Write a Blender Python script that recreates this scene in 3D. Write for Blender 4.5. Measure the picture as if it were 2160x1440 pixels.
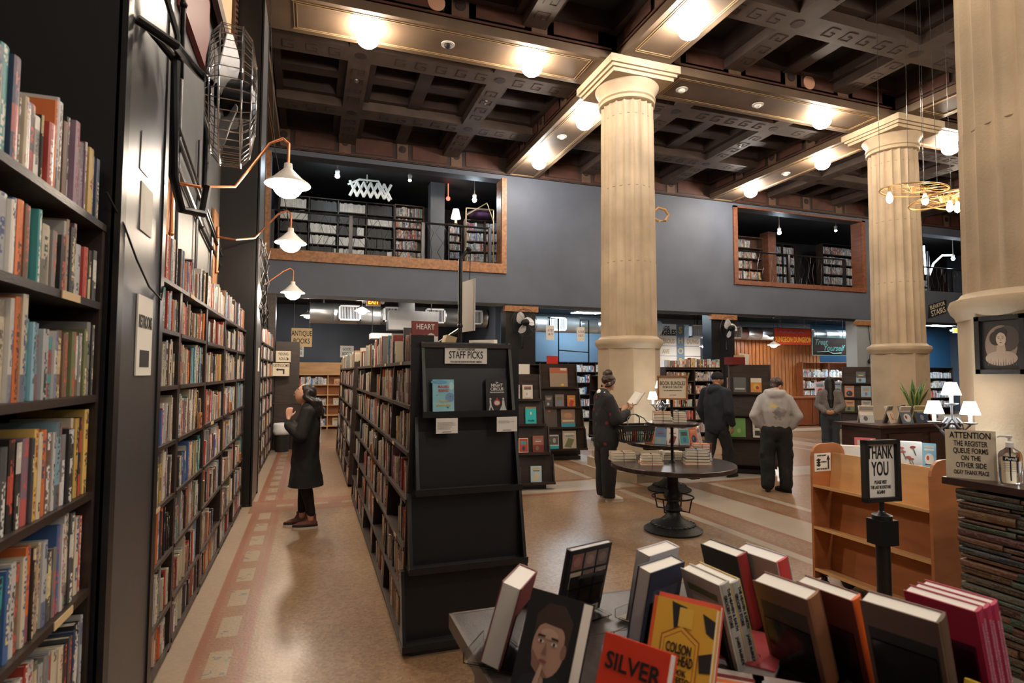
import bpy, math, random
from mathutils import Vector, Matrix, Euler, noise
PI = math.pi
for _o in list(bpy.data.objects): bpy.data.objects.remove(_o)
C = bpy.context.scene.collection
S = bpy.context.scene
R = math.radians

# ---------------------------------------------------------------- camera
H, F = 1.68, 1220.0
YAW, PITCH, ROLL = .33487, .0541, .0026
_f = Vector((math.sin(YAW)*math.cos(PITCH), math.cos(YAW)*math.cos(PITCH), math.sin(PITCH)))
_r0 = Vector((math.cos(YAW), -math.sin(YAW), 0)); _u0 = _r0.cross(_f)
_r = _r0*math.cos(ROLL) + _u0*math.sin(ROLL); _u = _u0*math.cos(ROLL) - _r0*math.sin(ROLL)
cam_d = bpy.data.cameras.new('camera'); cam = bpy.data.objects.new('camera', cam_d); C.objects.link(cam)
cam.matrix_world = Matrix(((_r.x, _u.x, -_f.x, 0), (_r.y, _u.y, -_f.y, 0), (_r.z, _u.z, -_f.z, H), (0, 0, 0, 1)))
cam_d.sensor_width = 36; cam_d.lens = 36*F/2160; cam_d.clip_start = .05; cam_d.clip_end = 200
cam_d.dof.use_dof = True; cam_d.dof.focus_distance = 6.5; cam_d.dof.aperture_fstop = 4.0
S.camera = cam
def proj(p):
    d = Vector(p) - Vector((0, 0, H)); z = d.dot(_f)
    if z < .2: return None
    return 1080 + F*d.dot(_r)/z, 720 - F*d.dot(_u)/z, z

# ---------------------------------------------------------------- world, exposure
w = bpy.data.worlds.new('world'); S.world = w; w.use_nodes = True
w.node_tree.nodes['Background'].inputs[0].default_value = (.010, .011, .013, 1)
w.node_tree.nodes['Background'].inputs[1].default_value = 1
S.view_settings.view_transform = 'Standard'; S.view_settings.look = 'None'
S.view_settings.exposure = 1.1; S.view_settings.gamma = 1
try: S.view_settings.use_curve_mapping = False
except Exception: pass
cy = S.cycles
cy.max_bounces = 5; cy.diffuse_bounces = 3; cy.glossy_bounces = 2; cy.transmission_bounces = 6; cy.transparent_max_bounces = 8
cy.use_denoising = True; cy.sample_clamp_indirect = 4; cy.caustics_reflective = False; cy.caustics_refractive = False
cy.use_adaptive_sampling = True; cy.adaptive_threshold = .03

WARM, NEUT, COOL = (1, .70, .42), (1, .84, .66), (.72, .88, 1)
def light(name, kind, loc, power, color, radius=.1, size=None, rot=None, spot=None):
    d = bpy.data.lights.new(name, kind); d.energy = power; d.color = color
    if kind == 'AREA':
        d.shape = 'RECTANGLE'; d.size, d.size_y = size
    else: d.shadow_soft_size = radius
    if kind == 'SPOT': d.spot_size = R(spot or 120); d.spot_blend = .6
    o = bpy.data.objects.new(name, d); C.objects.link(o); o.location = loc
    if rot: o.rotation_euler = rot
    return o

# ---------------------------------------------------------------- materials
MT = {}
def nodes(m):
    m.use_nodes = True; return m.node_tree.nodes, m.node_tree.links
def mat(name, col, rough=.5, metal=0., var=0., scale=6., bump=0., bscale=60., coat=0., stretch=None, trans=0., ior=1.45, spec=.5, sheen=0):
    m = bpy.data.materials.new(name); n, l = nodes(m); b = n['Principled BSDF']
    b.inputs['Base Color'].default_value = (*col, 1); b.inputs['Roughness'].default_value = rough
    b.inputs['Metallic'].default_value = metal; b.inputs['Coat Weight'].default_value = coat
    b.inputs['Transmission Weight'].default_value = trans; b.inputs['IOR'].default_value = ior
    b.inputs['Specular IOR Level'].default_value = spec
    if sheen: b.inputs['Sheen Weight'].default_value = sheen
    if var or bump:
        tc = n.new('ShaderNodeTexCoord'); mp = n.new('ShaderNodeMapping'); l.new(tc.outputs['Object'], mp.inputs[0])
        if stretch: mp.inputs['Scale'].default_value = stretch
    if var:
        nz = n.new('ShaderNodeTexNoise'); nz.inputs['Scale'].default_value = scale; nz.inputs['Detail'].default_value = 5
        l.new(mp.outputs[0], nz.inputs['Vector'])
        cr = n.new('ShaderNodeValToRGB'); cr.color_ramp.elements[0].position = .3; cr.color_ramp.elements[1].position = .7
        cr.color_ramp.elements[0].color = (*[c*(1-var) for c in col], 1); cr.color_ramp.elements[1].color = (*[min(1, c*(1+var)) for c in col], 1)
        l.new(nz.outputs['Fac'], cr.inputs[0]); l.new(cr.outputs[0], b.inputs['Base Color'])
    if bump:
        nb = n.new('ShaderNodeTexNoise'); nb.inputs['Scale'].default_value = bscale; l.new(mp.outputs[0], nb.inputs['Vector'])
        bp = n.new('ShaderNodeBump'); bp.inputs['Strength'].default_value = bump; bp.inputs['Distance'].default_value = .01
        l.new(nb.outputs['Fac'], bp.inputs['Height']); l.new(bp.outputs[0], b.inputs['Normal'])
    MT[name] = m; return m
def emit(name, col, strength, sample=True):
    m = bpy.data.materials.new(name); n, l = nodes(m); b = n['Principled BSDF']
    b.inputs['Base Color'].default_value = (*col, 1)
    b.inputs['Emission Color'].default_value = (*col, 1); b.inputs['Emission Strength'].default_value = strength
    if not sample: m.cycles.emission_sampling = 'NONE'
    MT[name] = m; return m
mat('dark_wood', (.030, .019, .015), .42, var=.35, scale=3, stretch=(1, 1, 8), bump=.15, bscale=40)
mat('brown_wood', (.085, .042, .027), .4, var=.3, scale=3, stretch=(1, 1, 6), bump=.1)
mat('black_paint', (.011, .011, .012), .33, bump=.08, bscale=8)
mat('black_metal', (.012, .012, .013), .35, metal=.6)
mat('gunmetal', (.05, .05, .055), .3, metal=.8)
mat('chrome', (.6, .6, .62), .18, metal=1)
mat('duct_metal', (.50, .51, .52), .33, metal=.85, var=.15, scale=2)
mat('wall_grey', (.085, .098, .128), .6, var=.12, scale=1.2, bump=.1, bscale=12)
mat('wall_slate', (.075, .088, .115), .7, var=.1, scale=1)
mat('wall_blue', (.15, .23, .32), .7, var=.08, scale=1)
mat('wall_deep_blue', (.04, .14, .28), .7)
mat('wall_left_grey', (.10, .10, .105), .55, var=.15, scale=1.5, bump=.15, bscale=14)
mat('pale_grey', (.26, .29, .31), .6)
mat('stone', (.47, .37, .255), .62, var=.14, scale=2.2, bump=.25, bscale=50)
mat('stone_groove', (.26, .18, .11), .8)
mat('beam', (.125, .082, .052), .6, var=.2, scale=1.5, bump=.1)
mat('beam_small', (.060, .040, .031), .65, var=.25, scale=3)
mat('beam_side', (.034, .020, .016), .6, var=.3, scale=2)
mat('frieze_red', (.075, .028, .018), .6, var=.25, scale=5)
mat('frieze_tan', (.12, .068, .042), .6, var=.2, scale=5)
mat('coffer', (.018, .016, .016), .7, var=.3, scale=2)
mat('key_pattern', (.024, .013, .011), .7)
mat('gold', (.60, .42, .24), .4, metal=.7)
mat('pine', (.30, .135, .055), .45, var=.35, scale=2.5, stretch=(6, 1, 6), bump=.1)
mat('pine_red', (.17, .06, .03), .45, var=.3, scale=2.5, stretch=(6, 1, 6))
mat('birch', (.62, .36, .16), .4, var=.15, scale=2, stretch=(1, 1, 5))
mat('birch_orange', (.42, .16, .06), .42, var=.2, scale=2, stretch=(1, 1, 5))
mat('slat_wood', (.40, .15, .05), .4, var=.25, scale=3, stretch=(8, 8, 1))
mat('counter_wood', (.26, .085, .038), .4, var=.2, scale=2, stretch=(3, 3, 1))
mat('dark_counter', (.045, .022, .018), .35, var=.3, scale=3, stretch=(1, 1, 6))
mat('table_dark', (.035, .024, .022), .22, var=.4, scale=4, stretch=(1, 8, 1), bump=.1)
mat('table_fore', (.050, .038, .034), .3, var=.35, scale=5, stretch=(8, 1, 1), bump=.15)
mat('table_edge', (.10, .075, .06), .4)
mat('copper', (.50, .20, .10), .35, metal=.9, var=.2)
mat('enamel_white', (.85, .83, .78), .35)
mat('paper', (.80, .77, .70), .7)
mat('sign_white', (.82, .80, .76), .55)
mat('sign_cream', (.70, .62, .48), .6)
mat('sign_tan', (.58, .43, .24), .6)
mat('ink', (.012, .011, .011), .6)
mat('red_paint', (.55, .06, .03), .5)
mat('dark_red', (.16, .02, .02), .5)
mat('teal_paint', (.06, .20, .21), .5)
mat('mint', (.30, .75, .68), .5)
mat('yellow', (.85, .50, .07), .5)
mat('purple', (.25, .15, .45), .5); mat('purple_dark', (.10, .04, .10), .8); mat('mauve', (.55, .35, .45), .5); mat('pinkish', (.70, .55, .62), .6)
mat('white', (.85, .85, .83), .5)
mat('red', (.60, .04, .03), .45)
mat('acrylic', (.95, .97, .98), .04, trans=1, ior=1.35)
mat('glass_clear', (.93, .96, .97), .05, trans=1, ior=1.33)
mat('skin_light', (.60, .33, .22), .5)
mat('skin_tan', (.42, .22, .14), .5)
mat('hair_black', (.010, .008, .008), .35, bump=.3, bscale=90)
mat('hair_brown', (.035, .018, .012), .4, bump=.3, bscale=90)
mat('cloth_black', (.010, .010, .011), .85, bump=.3, bscale=25)
mat('cloth_navy', (.012, .015, .024), .85, bump=.3, bscale=25)
mat('cloth_trouser', (.020, .021, .023), .9, bump=.3, bscale=25)
mat('cloth_jeans', (.035, .045, .055), .9, bump=.3, bscale=25)
mat('cloth_grey', (.36, .35, .35), .9, var=.08, bump=.3, bscale=25)
mat('cloth_tweed', (.16, .145, .13), .9, var=.4, scale=80)
mat('leather_brown', (.13, .045, .03), .5)
mat('shoe_black', (.012, .012, .012), .4)
mat('sole_white', (.7, .66, .6), .6)
mat('plant_green', (.03, .11, .04), .4, var=.5, scale=30)
mat('plant_edge', (.35, .38, .12), .5)
mat('pot_grey', (.20, .19, .18), .7)
mat('statue', (.16, .165, .18), .4, metal=.4); mat('blade_metal', (.55, .55, .57), .42, metal=.3)
mat('iron', (.035, .035, .036), .5, metal=.5, bump=.2)
mat('plastic_white', (.75, .76, .78), .4)
mat('rope', (.55, .30, .10), .7)
mat('plate_steel', (.13, .13, .14), .34, metal=.6, bump=.12, bscale=5)
emit('lamp_warm', (1, .84, .66), 92); emit('lamp_neutral', (1, .92, .83), 98)
emit('sconce_bulb', (1, .82, .62), 120); emit('edison', (1, .62, .26), 55)
emit('lamp_cool', (.78, .92, 1), 120)
emit('panel_cool', (.72, .90, 1), 32); emit('panel_fill', (1, .92, .82), 9); emit('shade_glow', (1, .97, .92), 4)
emit('exit_glow', (1, .22, .02), 3.0, False); emit('red_glow', (1, .05, .03), 4, False)
emit('strip_cool', (.8, .9, 1), 8)

def attr_mat(name, rough=.45, text=True):
    """cover colour from the face colour, small lettering bands on the spine"""
    m = bpy.data.materials.new(name); n, l = nodes(m); b = n['Principled BSDF']; b.inputs['Roughness'].default_value = rough
    a = n.new('ShaderNodeAttribute'); a.attribute_name = 'Col'
    if not text:
        l.new(a.outputs['Color'], b.inputs['Base Color']); MT[name] = m; return m
    a2 = n.new('ShaderNodeAttribute'); a2.attribute_name = 'Col2'
    uv = n.new('ShaderNodeUVMap'); uv.uv_map = 'UVMap'
    sp = n.new('ShaderNodeSeparateXYZ'); l.new(uv.outputs[0], sp.inputs[0])
    def mth(op, x, y=None, z=None):
        q = n.new('ShaderNodeMath'); q.operation = op
        for i, v in enumerate((x, y, z)):
            if v is None: continue
            if isinstance(v, (int, float)): q.inputs[i].default_value = v
            else: l.new(v, q.inputs[i])
        return q.outputs[0]
    u, v = sp.outputs[0], sp.outputs[1]
    inb = mth('LESS_THAN', mth('ABSOLUTE', mth('SUBTRACT', u, .5)), .26)
    wn = n.new('ShaderNodeTexWhiteNoise'); wn.noise_dimensions = '3D'
    cb = n.new('ShaderNodeCombineXYZ')
    l.new(mth('FLOOR', mth('MULTIPLY', v, 150)), cb.inputs[0]); l.new(mth('FLOOR', mth('MULTIPLY', u, 5)), cb.inputs[1])
    l.new(a2.outputs['Alpha'], cb.inputs[2]); l.new(cb.outputs[0], wn.inputs['Vector'])
    gl = mth('GREATER_THAN', wn.outputs['Value'], .45)
    # which stretches of the spine carry words
    wn2 = n.new('ShaderNodeTexWhiteNoise'); wn2.noise_dimensions = '2D'; cb2 = n.new('ShaderNodeCombineXYZ')
    l.new(mth('FLOOR', mth('MULTIPLY', v, 22)), cb2.inputs[0]); l.new(a2.outputs['Alpha'], cb2.inputs[1]); l.new(cb2.outputs[0], wn2.inputs['Vector'])
    band = mth('GREATER_THAN', wn2.outputs['Value'], .38)
    msk = mth('MULTIPLY', mth('MULTIPLY', inb, gl), band)
    mx = n.new('ShaderNodeMix'); mx.data_type = 'RGBA'; l.new(msk, mx.inputs[0]); l.new(a.outputs['Color'], mx.inputs[6]); l.new(a2.outputs['Color'], mx.inputs[7])
    # colour block on some spines
    wn3 = n.new('ShaderNodeTexWhiteNoise'); wn3.noise_dimensions = '2D'; cb3 = n.new('ShaderNodeCombineXYZ')
    l.new(mth('FLOOR', mth('MULTIPLY', v, 14)), cb3.inputs[0]); l.new(mth('ADD', a2.outputs['Alpha'], 3), cb3.inputs[1]); l.new(cb3.outputs[0], wn3.inputs['Vector'])
    blk = mth('MULTIPLY', mth('GREATER_THAN', wn3.outputs['Value'], .86), mth('LESS_THAN', u, 2))
    mx2 = n.new('ShaderNodeMix'); mx2.data_type = 'RGBA'; l.new(mth('MULTIPLY', blk, .75), mx2.inputs[0]); l.new(mx.outputs[2], mx2.inputs[6]); l.new(a2.outputs['Color'], mx2.inputs[7])
    l.new(mx2.outputs[2], b.inputs['Base Color']); MT[name] = m; return m
attr_mat('book_cover'); attr_mat('printed', .5, text=False)

# ---------------------------------------------------------------- mesh builder
class MB:
    def __init__(s): s.v, s.f, s.m, s.c, s.c2, s.uv = [], [], [], [], [], []
    def face(s, idx, mat=0, col=None, uv=None, c2=None):
        s.f.append(idx); s.m.append(mat); s.c.append(col); s.uv.append(uv); s.c2.append(c2)
    def add(s, verts, faces, mat=0, M=None, col=None):
        b = len(s.v)
        s.v += [tuple(M @ Vector(p)) if M else tuple(p) for p in verts]
        for f in faces: s.face([b+i for i in f], mat, col)
        return s
    def box(s, x0, x1, y0, y1, z0, z1, mat=0, M=None, col=None):
        v = [(x0, y0, z0), (x1, y0, z0), (x1, y1, z0), (x0, y1, z0), (x0, y0, z1), (x1, y0, z1), (x1, y1, z1), (x0, y1, z1)]
        return s.add(v, [(0, 3, 2, 1), (4, 5, 6, 7), (0, 1, 5, 4), (1, 2, 6, 5), (2, 3, 7, 6), (3, 0, 4, 7)], mat, M, col)
    def prism(s, poly, a, b, axis='z', mat=0, M=None, col=None):
        n = len(poly)
        mk = {'z': lambda p, t: (p[0], p[1], t), 'y': lambda p, t: (p[0], t, p[1]), 'x': lambda p, t: (t, p[0], p[1])}[axis]
        v = [mk(p, a) for p in poly] + [mk(p, b) for p in poly]
        fs = [tuple(range(n))[::-1], tuple(range(n, 2*n))] + [(i, (i+1) % n, n+(i+1) % n, n+i) for i in range(n)]
        return s.add(v, fs, mat, M, col)
    def lathe(s, prof, seg=24, c=(0, 0, 0), mat=0, M=None, caps=True, wob=None, a0=0, a1=2*PI, col=None):
        full = abs(a1-a0-2*PI) < 1e-6; n = seg if full else seg+1
        v = []
        for r, z in prof:
            for i in range(n):
                a = a0+(a1-a0)*i/seg; rr = r*(wob(a, z) if wob else 1)
                v.append((c[0]+rr*math.cos(a), c[1]+rr*math.sin(a), c[2]+z))
        fs = []
        for j in range(len(prof)-1):
            for i in range(seg):
                k = (i+1) % n
                fs.append((j*n+i, j*n+k, (j+1)*n+k, (j+1)*n+i))
        if caps and full:
            fs.append(tuple(range(n))[::-1]); fs.append(tuple(range((len(prof)-1)*n, len(prof)*n)))
        return s.add(v, fs, mat, M, col)
    def tube(s, pts, r, seg=8, mat=0, M=None, closed=False, col=None):
        pts = [Vector(p) for p in pts]; n = len(pts); rs = r if isinstance(r, (list, tuple)) else [r]*n
        v = []; up = None
        for i, p in enumerate(pts):
            if closed: t = pts[(i+1) % n]-pts[i-1]
            else: t = pts[min(i+1, n-1)]-pts[max(i-1, 0)]
            t = t.normalized() if t.length > 1e-9 else Vector((0, 0, 1))
            if up is None: up = Vector((0, 0, 1)) if abs(t.z) < .9 else Vector((1, 0, 0))
            a = t.cross(up)
            if a.length < 1e-4: up = Vector((1, 0, 0)) if abs(t.x) < .9 else Vector((0, 1, 0)); a = t.cross(up)
            a.normalize(); b = t.cross(a); up = -b if False else up
            for k in range(seg):
                q = 2*PI*k/seg; v.append(tuple(p + (a*math.cos(q)+b*math.sin(q))*rs[i]))
        fs = []
        for i in range(n if closed else n-1):
            j = (i+1) % n
            for k in range(seg): fs.append((i*seg+k, i*seg+(k+1) % seg, j*seg+(k+1) % seg, j*seg+k))
        if not closed: fs += [tuple(range(seg))[::-1], tuple(range((n-1)*seg, n*seg))]
        return s.add(v, fs, mat, M, col)
    def sphere(s, c, r, seg=12, rings=8, mat=0, M=None, col=None):
        rr = r if isinstance(r, (list, tuple)) else (r, r, r)
        v = [(c[0], c[1], c[2]-rr[2])]
        for j in range(1, rings):
            t = -PI/2+PI*j/rings
            for i in range(seg):
                a = 2*PI*i/seg; v.append((c[0]+rr[0]*math.cos(t)*math.cos(a), c[1]+rr[1]*math.cos(t)*math.sin(a), c[2]+rr[2]*math.sin(t)))
        v.append((c[0], c[1], c[2]+rr[2])); fs = []
        for i in range(seg): fs.append((0, 1+(i+1) % seg, 1+i))
        for j in range(rings-2):
            for i in range(seg):
                a = 1+j*seg; fs.append((a+i, a+(i+1) % seg, a+seg+(i+1) % seg, a+seg+i))
        a = 1+(rings-2)*seg
        for i in range(seg): fs.append((a+i, a+(i+1) % seg, len(v)-1))
        return s.add(v, fs, mat, M, col)
    def loft(s, rings, mat=0, caps=True, M=None, col=None):
        n = len(rings[0]); v = [p for r in rings for p in r]; fs = []
        for j in range(len(rings)-1):
            for i in range(n): fs.append((j*n+i, j*n+(i+1) % n, (j+1)*n+(i+1) % n, (j+1)*n+i))
        if caps: fs += [tuple(range(n))[::-1], tuple(range((len(rings)-1)*n, len(rings)*n))]
        return s.add(v, fs, mat, M, col)
    def mesh(s, name, mats, smooth=False):
        me = bpy.data.meshes.new(name); me.from_pydata(s.v, [], s.f)
        for m in mats: me.materials.append(MT[m])
        if len(mats) > 1: me.polygons.foreach_set('material_index', s.m)
        if any(c is not None for c in s.c):
            ca = me.color_attributes.new('Col', 'FLOAT_COLOR', 'CORNER'); dat = []
            for f, c in zip(s.f, s.c): dat += [*(c or (.5, .5, .5)), 1.]*len(f)
            ca.data.foreach_set('color', dat)
        if any(u is not None for u in s.uv):
            ul = me.uv_layers.new(name='UVMap'); dat = []
            for f, u in zip(s.f, s.uv):
                if u is None: dat += [9., 0.]*len(f)
                else:
                    for q in u: dat += [q[0], q[1]]
            ul.data.foreach_set('uv', dat)
            c2 = me.color_attributes.new('Col2', 'FLOAT_COLOR', 'CORNER'); dat = []
            for f, c in zip(s.f, s.c2): dat += list(c or (.5, .5, .5, 0))*len(f)
            c2.data.foreach_set('color', dat)
        if smooth:
            me.polygons.foreach_set('use_smooth', [True]*len(me.polygons))
            if smooth != 'all':
                try: me.set_sharp_from_angle(angle=R(38))
                except Exception: pass
        me.update(); return me
    def obj(s, name, mats, parent=None, smooth=False, loc=None):
        if isinstance(mats, str): mats = [mats]
        o = bpy.data.objects.new(name, s.mesh(name, mats, smooth)); C.objects.link(o)
        if parent: o.parent = parent
        if loc is not None: o.location = loc
        return o
def tag(o, label, cat, group=None):
    o['label'] = label; o['category'] = cat
    if group: o['group'] = group
    return o
def struct(o): o['kind'] = 'structure'; return o
def thing(name, label, cat, loc=(0, 0, 0), rz=0, group=None):
    o = bpy.data.objects.new(name, None); o.empty_display_size = .1; C.objects.link(o); o.location = loc; o.rotation_euler = (0, 0, rz)
    return tag(o, label, cat, group)
def dup(root, loc, rz=None, label=None):
    def cp(o, par):
        c = o.copy(); C.objects.link(c); c.parent = par
        for ch in o.children: cp(ch, c)
        return c
    r = cp(root, None); r.location = loc
    if rz is not None: r.rotation_euler = (0, 0, rz)
    if label: r['label'] = label
    return r
def T(x=0, y=0, z=0, rx=0, ry=0, rz=0):
    return Matrix.Translation((x, y, z)) @ Euler((rx, ry, rz)).to_matrix().to_4x4()
def words(s, size, mt, parent, M, sx=1., name='lettering', align='CENTER', depth=.0006, bold=0., shear=0.):
    cu = bpy.data.curves.new('t', 'FONT'); cu.body = s; cu.size = size; cu.extrude = depth; cu.align_x = align; cu.align_y = 'CENTER'
    cu.offset = bold; cu.shear = shear; cu.resolution_u = 3
    t = bpy.data.objects.new('t', cu); C.objects.link(t)
    dg = bpy.context.evaluated_depsgraph_get(); me = bpy.data.meshes.new_from_object(t.evaluated_get(dg)); bpy.data.objects.remove(t)
    me.transform(M @ Euler((PI/2, 0, 0)).to_matrix().to_4x4() @ Matrix.Diagonal((sx, 1, 1, 1)))
    me.materials.clear(); me.materials.append(MT[mt]); me.name = name
    o = bpy.data.objects.new(name, me); C.objects.link(o)
    if parent: o.parent = parent
    return o

def scribble(par, M, w_, h_, mt='ink', lines=1, seed=0, name='small_print'):
    """unreadable rows of small print"""
    g = MB(); r = random.Random(seed)
    for k in range(lines):
        z = h_/2-(k+.5)*h_/lines; x = -w_/2*r.uniform(.8, 1); hh = h_/lines*.55
        while x < w_/2:
            q = r.uniform(.25, .7)*hh
            g.box(x, x+q*.35, -.0006, 0, z-hh/2, z+hh/2)
            if r.random() < .6: g.box(x, x+q, -.0006, 0, z+hh/2-hh*.18, z+hh/2)
            if r.random() < .5: g.box(x, x+q, -.0006, 0, z-hh/2, z-hh/2+hh*.18)
            x += q+hh*.25
    me = g.mesh(name, [mt]); me.transform(M); o = bpy.data.objects.new(name, me); C.objects.link(o); o.parent = par; return o
# ================================================================ the room
GX = [-1.17, 5.03, 11.27, 17.5, 23.7]; GY = [-3.2, 2.68, 8.5, 13.78]
SOF, TOPZ = 6.73, 7.45
# floor: tan mosaic with red borders, motif tiles and pale strips laid along the column grid
def floor_mat():
    m = bpy.data.materials.new('floor_mosaic'); n, l = nodes(m); b = n['Principled BSDF']
    geo = n.new('ShaderNodeNewGeometry'); sp = n.new('ShaderNodeSeparateXYZ'); l.new(geo.outputs['Position'], sp.inputs[0])
    def mth(op, x, y=None):
        q = n.new('ShaderNodeMath'); q.operation = op
        for i, v in enumerate((x, y)):
            if v is None: continue
            if isinstance(v, (int, float)): q.inputs[i].default_value = v
            else: l.new(v, q.inputs[i])
        return q.outputs[0]
    def mix(f, a, c):
        q = n.new('ShaderNodeMix'); q.data_type = 'RGBA'
        for i, v in ((0, f), (6, a), (7, c)):
            if isinstance(v, (int, float)): q.inputs[i].default_value = v
            elif isinstance(v, tuple): q.inputs[i].default_value = (*v, 1)
            else: l.new(v, q.inputs[i])
        return q.outputs[2]
    X, Y = sp.outputs[0], sp.outputs[1]
    dx = mth('ABSOLUTE', mth('PINGPONG', mth('ADD', X, 1.17+62.2), 3.11))
    dy = mth('ABSOLUTE', mth('PINGPONG', mth('ADD', Y, -2.68-.55+58.2), 2.86))
    def rng(v, a, c): return mth('MULTIPLY', mth('GREATER_THAN', v, a), mth('LESS_THAN', v, c))
    def near(v, a, h): return mth('LESS_THAN', mth('ABSOLUTE', mth('SUBTRACT', v, a)), h)
    nz = n.new('ShaderNodeTexNoise'); nz.inputs['Scale'].default_value = 1.1; nz.inputs['Detail'].default_value = 6; l.new(geo.outputs['Position'], nz.inputs['Vector'])
    vo = n.new('ShaderNodeTexVoronoi'); vo.inputs['Scale'].default_value = 50; l.new(geo.outputs['Position'], vo.inputs['Vector'])
    vb = n.new('ShaderNodeSeparateColor'); l.new(vo.outputs['Color'], vb.inputs[0])
    base = mix(nz.outputs['Fac'], (.20, .115, .060), (.42, .285, .165))
    base = mix(mth('MULTIPLY', vb.outputs[0], .60), base, (.12, .055, .03))
    pale = mix(mth('MULTIPLY', nz.outputs['Fac'], .6), (.42, .36, .29), (.27, .21, .155))
    redd = mix(mth('MULTIPLY', vb.outputs[1], .5), (.26, .085, .050), (.20, .11, .07))
    left = mth('LESS_THAN', X, 2.)
    # bands running with the aisles
    col = mix(mth('MULTIPLY', mth('LESS_THAN', dx, .30), mth('SUBTRACT', 1, left)), base, pale)
    col = mix(mth('MULTIPLY', rng(dx, .72, .84), mth('SUBTRACT', 1, left)), col, pale)
    col = mix(mth('MULTIPLY', rng(dx, .30, .38), .7), col, redd)
    col = mix(mth('MULTIPLY', rng(dx, .64, .72), .5), col, redd)
    inner = mth('MULTIPLY', left, mth('LESS_THAN', dx, .55)); col = mix(inner, col, mix(.35, pale, base))
    lb = mth('MULTIPLY', left, rng(dx, .55, .86)); col = mix(lb, col, mix(.45, redd, base))
    lr = mth('MULTIPLY', left, mth('MAXIMUM', near(dx, .58, .022), near(dx, .83, .022))); col = mix(lr, col, redd)
    # motif tiles
    my = mth('LESS_THAN', mth('FRACT', mth('DIVIDE', Y, .52)), .62)
    mo = mth('MULTIPLY', mth('MULTIPLY', left, near(dx, .70, .062)), my)
    ck = n.new('ShaderNodeTexChecker'); ck.inputs['Scale'].default_value = 26; l.new(geo.outputs['Position'], ck.inputs['Vector'])
    cb = n.new('ShaderNodeTexVoronoi'); cb.inputs['Scale'].default_value = 9; l.new(geo.outputs['Position'], cb.inputs['Vector'])
    mtile = mix(mth('MULTIPLY', mth('MULTIPLY', ck.outputs['Fac'], mth('LESS_THAN', cb.outputs['Distance'], .33)), .7), (.33, .25, .17), (.06, .10, .13))
    col = mix(mo, col, mtile)
    # bands running across, on the column rows
    yb = mth('LESS_THAN', dy, .34); inx = mth('GREATER_THAN', dx, .40)
    yr = mth('MULTIPLY', yb, inx)
    col = mix(mth('MULTIPLY', yr, mth('GREATER_THAN', X, 2.)), col, pale)
    yl = mth('MULTIPLY', mth('MULTIPLY', yb, left), mth('GREATER_THAN', dx, .5)); col = mix(yl, col, mix(.5, redd, base))
    col = mix(mth('MULTIPLY', mth('MULTIPLY', left, near(dy, .30, .03)), mth('GREATER_THAN', dx, .5)), col, redd)
    mx_ = mth('MULTIPLY', mth('MULTIPLY', left, near(dy, .0, .06)), mth('MULTIPLY', mth('LESS_THAN', mth('FRACT', mth('DIVIDE', X, .42)), .6), mth('GREATER_THAN', dx, .8)))
    col = mix(mx_, col, mtile)
    col = mix(mth('MULTIPLY', rng(dy, .40, .47), mth('GREATER_THAN', X, 2.)), col, redd)
    l.new(col, b.inputs['Base Color'])
    # dull stone with worn shine
    rr = n.new('ShaderNodeMapRange'); l.new(nz.outputs['Fac'], rr.inputs[0]); rr.inputs[3].default_value = .22; rr.inputs[4].default_value = .42
    l.new(rr.outputs[0], b.inputs['Roughness'])
    bp = n.new('ShaderNodeBump'); bp.inputs['Strength'].default_value = .12; bp.inputs['Distance'].default_value = .004
    l.new(vo.outputs['Distance'], bp.inputs['Height']); l.new(bp.outputs[0], b.inputs['Normal'])
    MT['floor_mosaic'] = m
floor_mat()
struct(MB().box(-1.4, 28, -4.2, 19, -.2, 0).obj('floor', 'floor_mosaic'))

# walls
struct(MB().box(-1.42, -1.12, -4.2, 13.78, 0, TOPZ).obj('wall_left', 'wall_left_grey'))
struct(MB().box(-1.42, 28, -4.4, -4.2, 0, TOPZ).obj('wall_front', 'wall_left_grey'))
struct(MB().box(27.8, 28, -4.2, 19, 0, TOPZ).obj('wall_right', 'wall_grey'))
# balcony wall with three openings
wb = MB(); Y0, Y1 = 13.78, 14.12; ZB = 3.40
ops = [(-.92, 4.50, 4.42, 6.60), (11.82, 16.75, 4.42, 6.58), (18.0, 26.5, 4.5, 6.45)]
xs = [-1.42]
for a, b_, z0, z1 in ops:
    wb.box(xs[-1], a, Y0, Y1, ZB, TOPZ); wb.box(a, b_, Y0, Y1, ZB, z0); wb.box(a, b_, Y0, Y1, z1, TOPZ); xs.append(b_)
wb.box(xs[-1], 28, Y0, Y1, ZB, TOPZ)
struct(wb.obj('wall_back', 'wall_grey'))
# mezzanine floor slab and its ceiling, far walls of the rooms beneath
struct(MB().box(-1.42, 28, 14.12, 18.9, 3.72, 4.2).obj('ceiling_lower', 'coffer'))
struct(MB().box(-1.42, 28, 14.12, 18.9, 7.05, 7.3).obj('ceiling_mezzanine', 'coffer'))
struct(MB().box(-1.42, 4.9, 18.5, 18.9, 0, 3.72).obj('wall_back_left', 'wall_slate'))
struct(MB().box(4.9, 11.2, 18.5, 18.9, 0, 3.72).obj('wall_back_blue', 'wall_blue'))
struct(MB().box(11.2, 19.5, 18.5, 18.9, 0, 3.72).obj('wall_back_middle', 'pale_grey'))
struct(MB().box(19.5, 28, 18.5, 18.9, 0, 3.72).obj('wall_back_right', 'wall_deep_blue'))
struct(MB().box(-1.42, 28, 18.5, 18.9, 4.2, 7.3).obj('wall_back_mezzanine', 'beam_side'))
struct(MB().box(-1.42, -1.12, 14.12, 18.9, 0, 7.3).obj('wall_side_left', 'wall_slate'))
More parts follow.
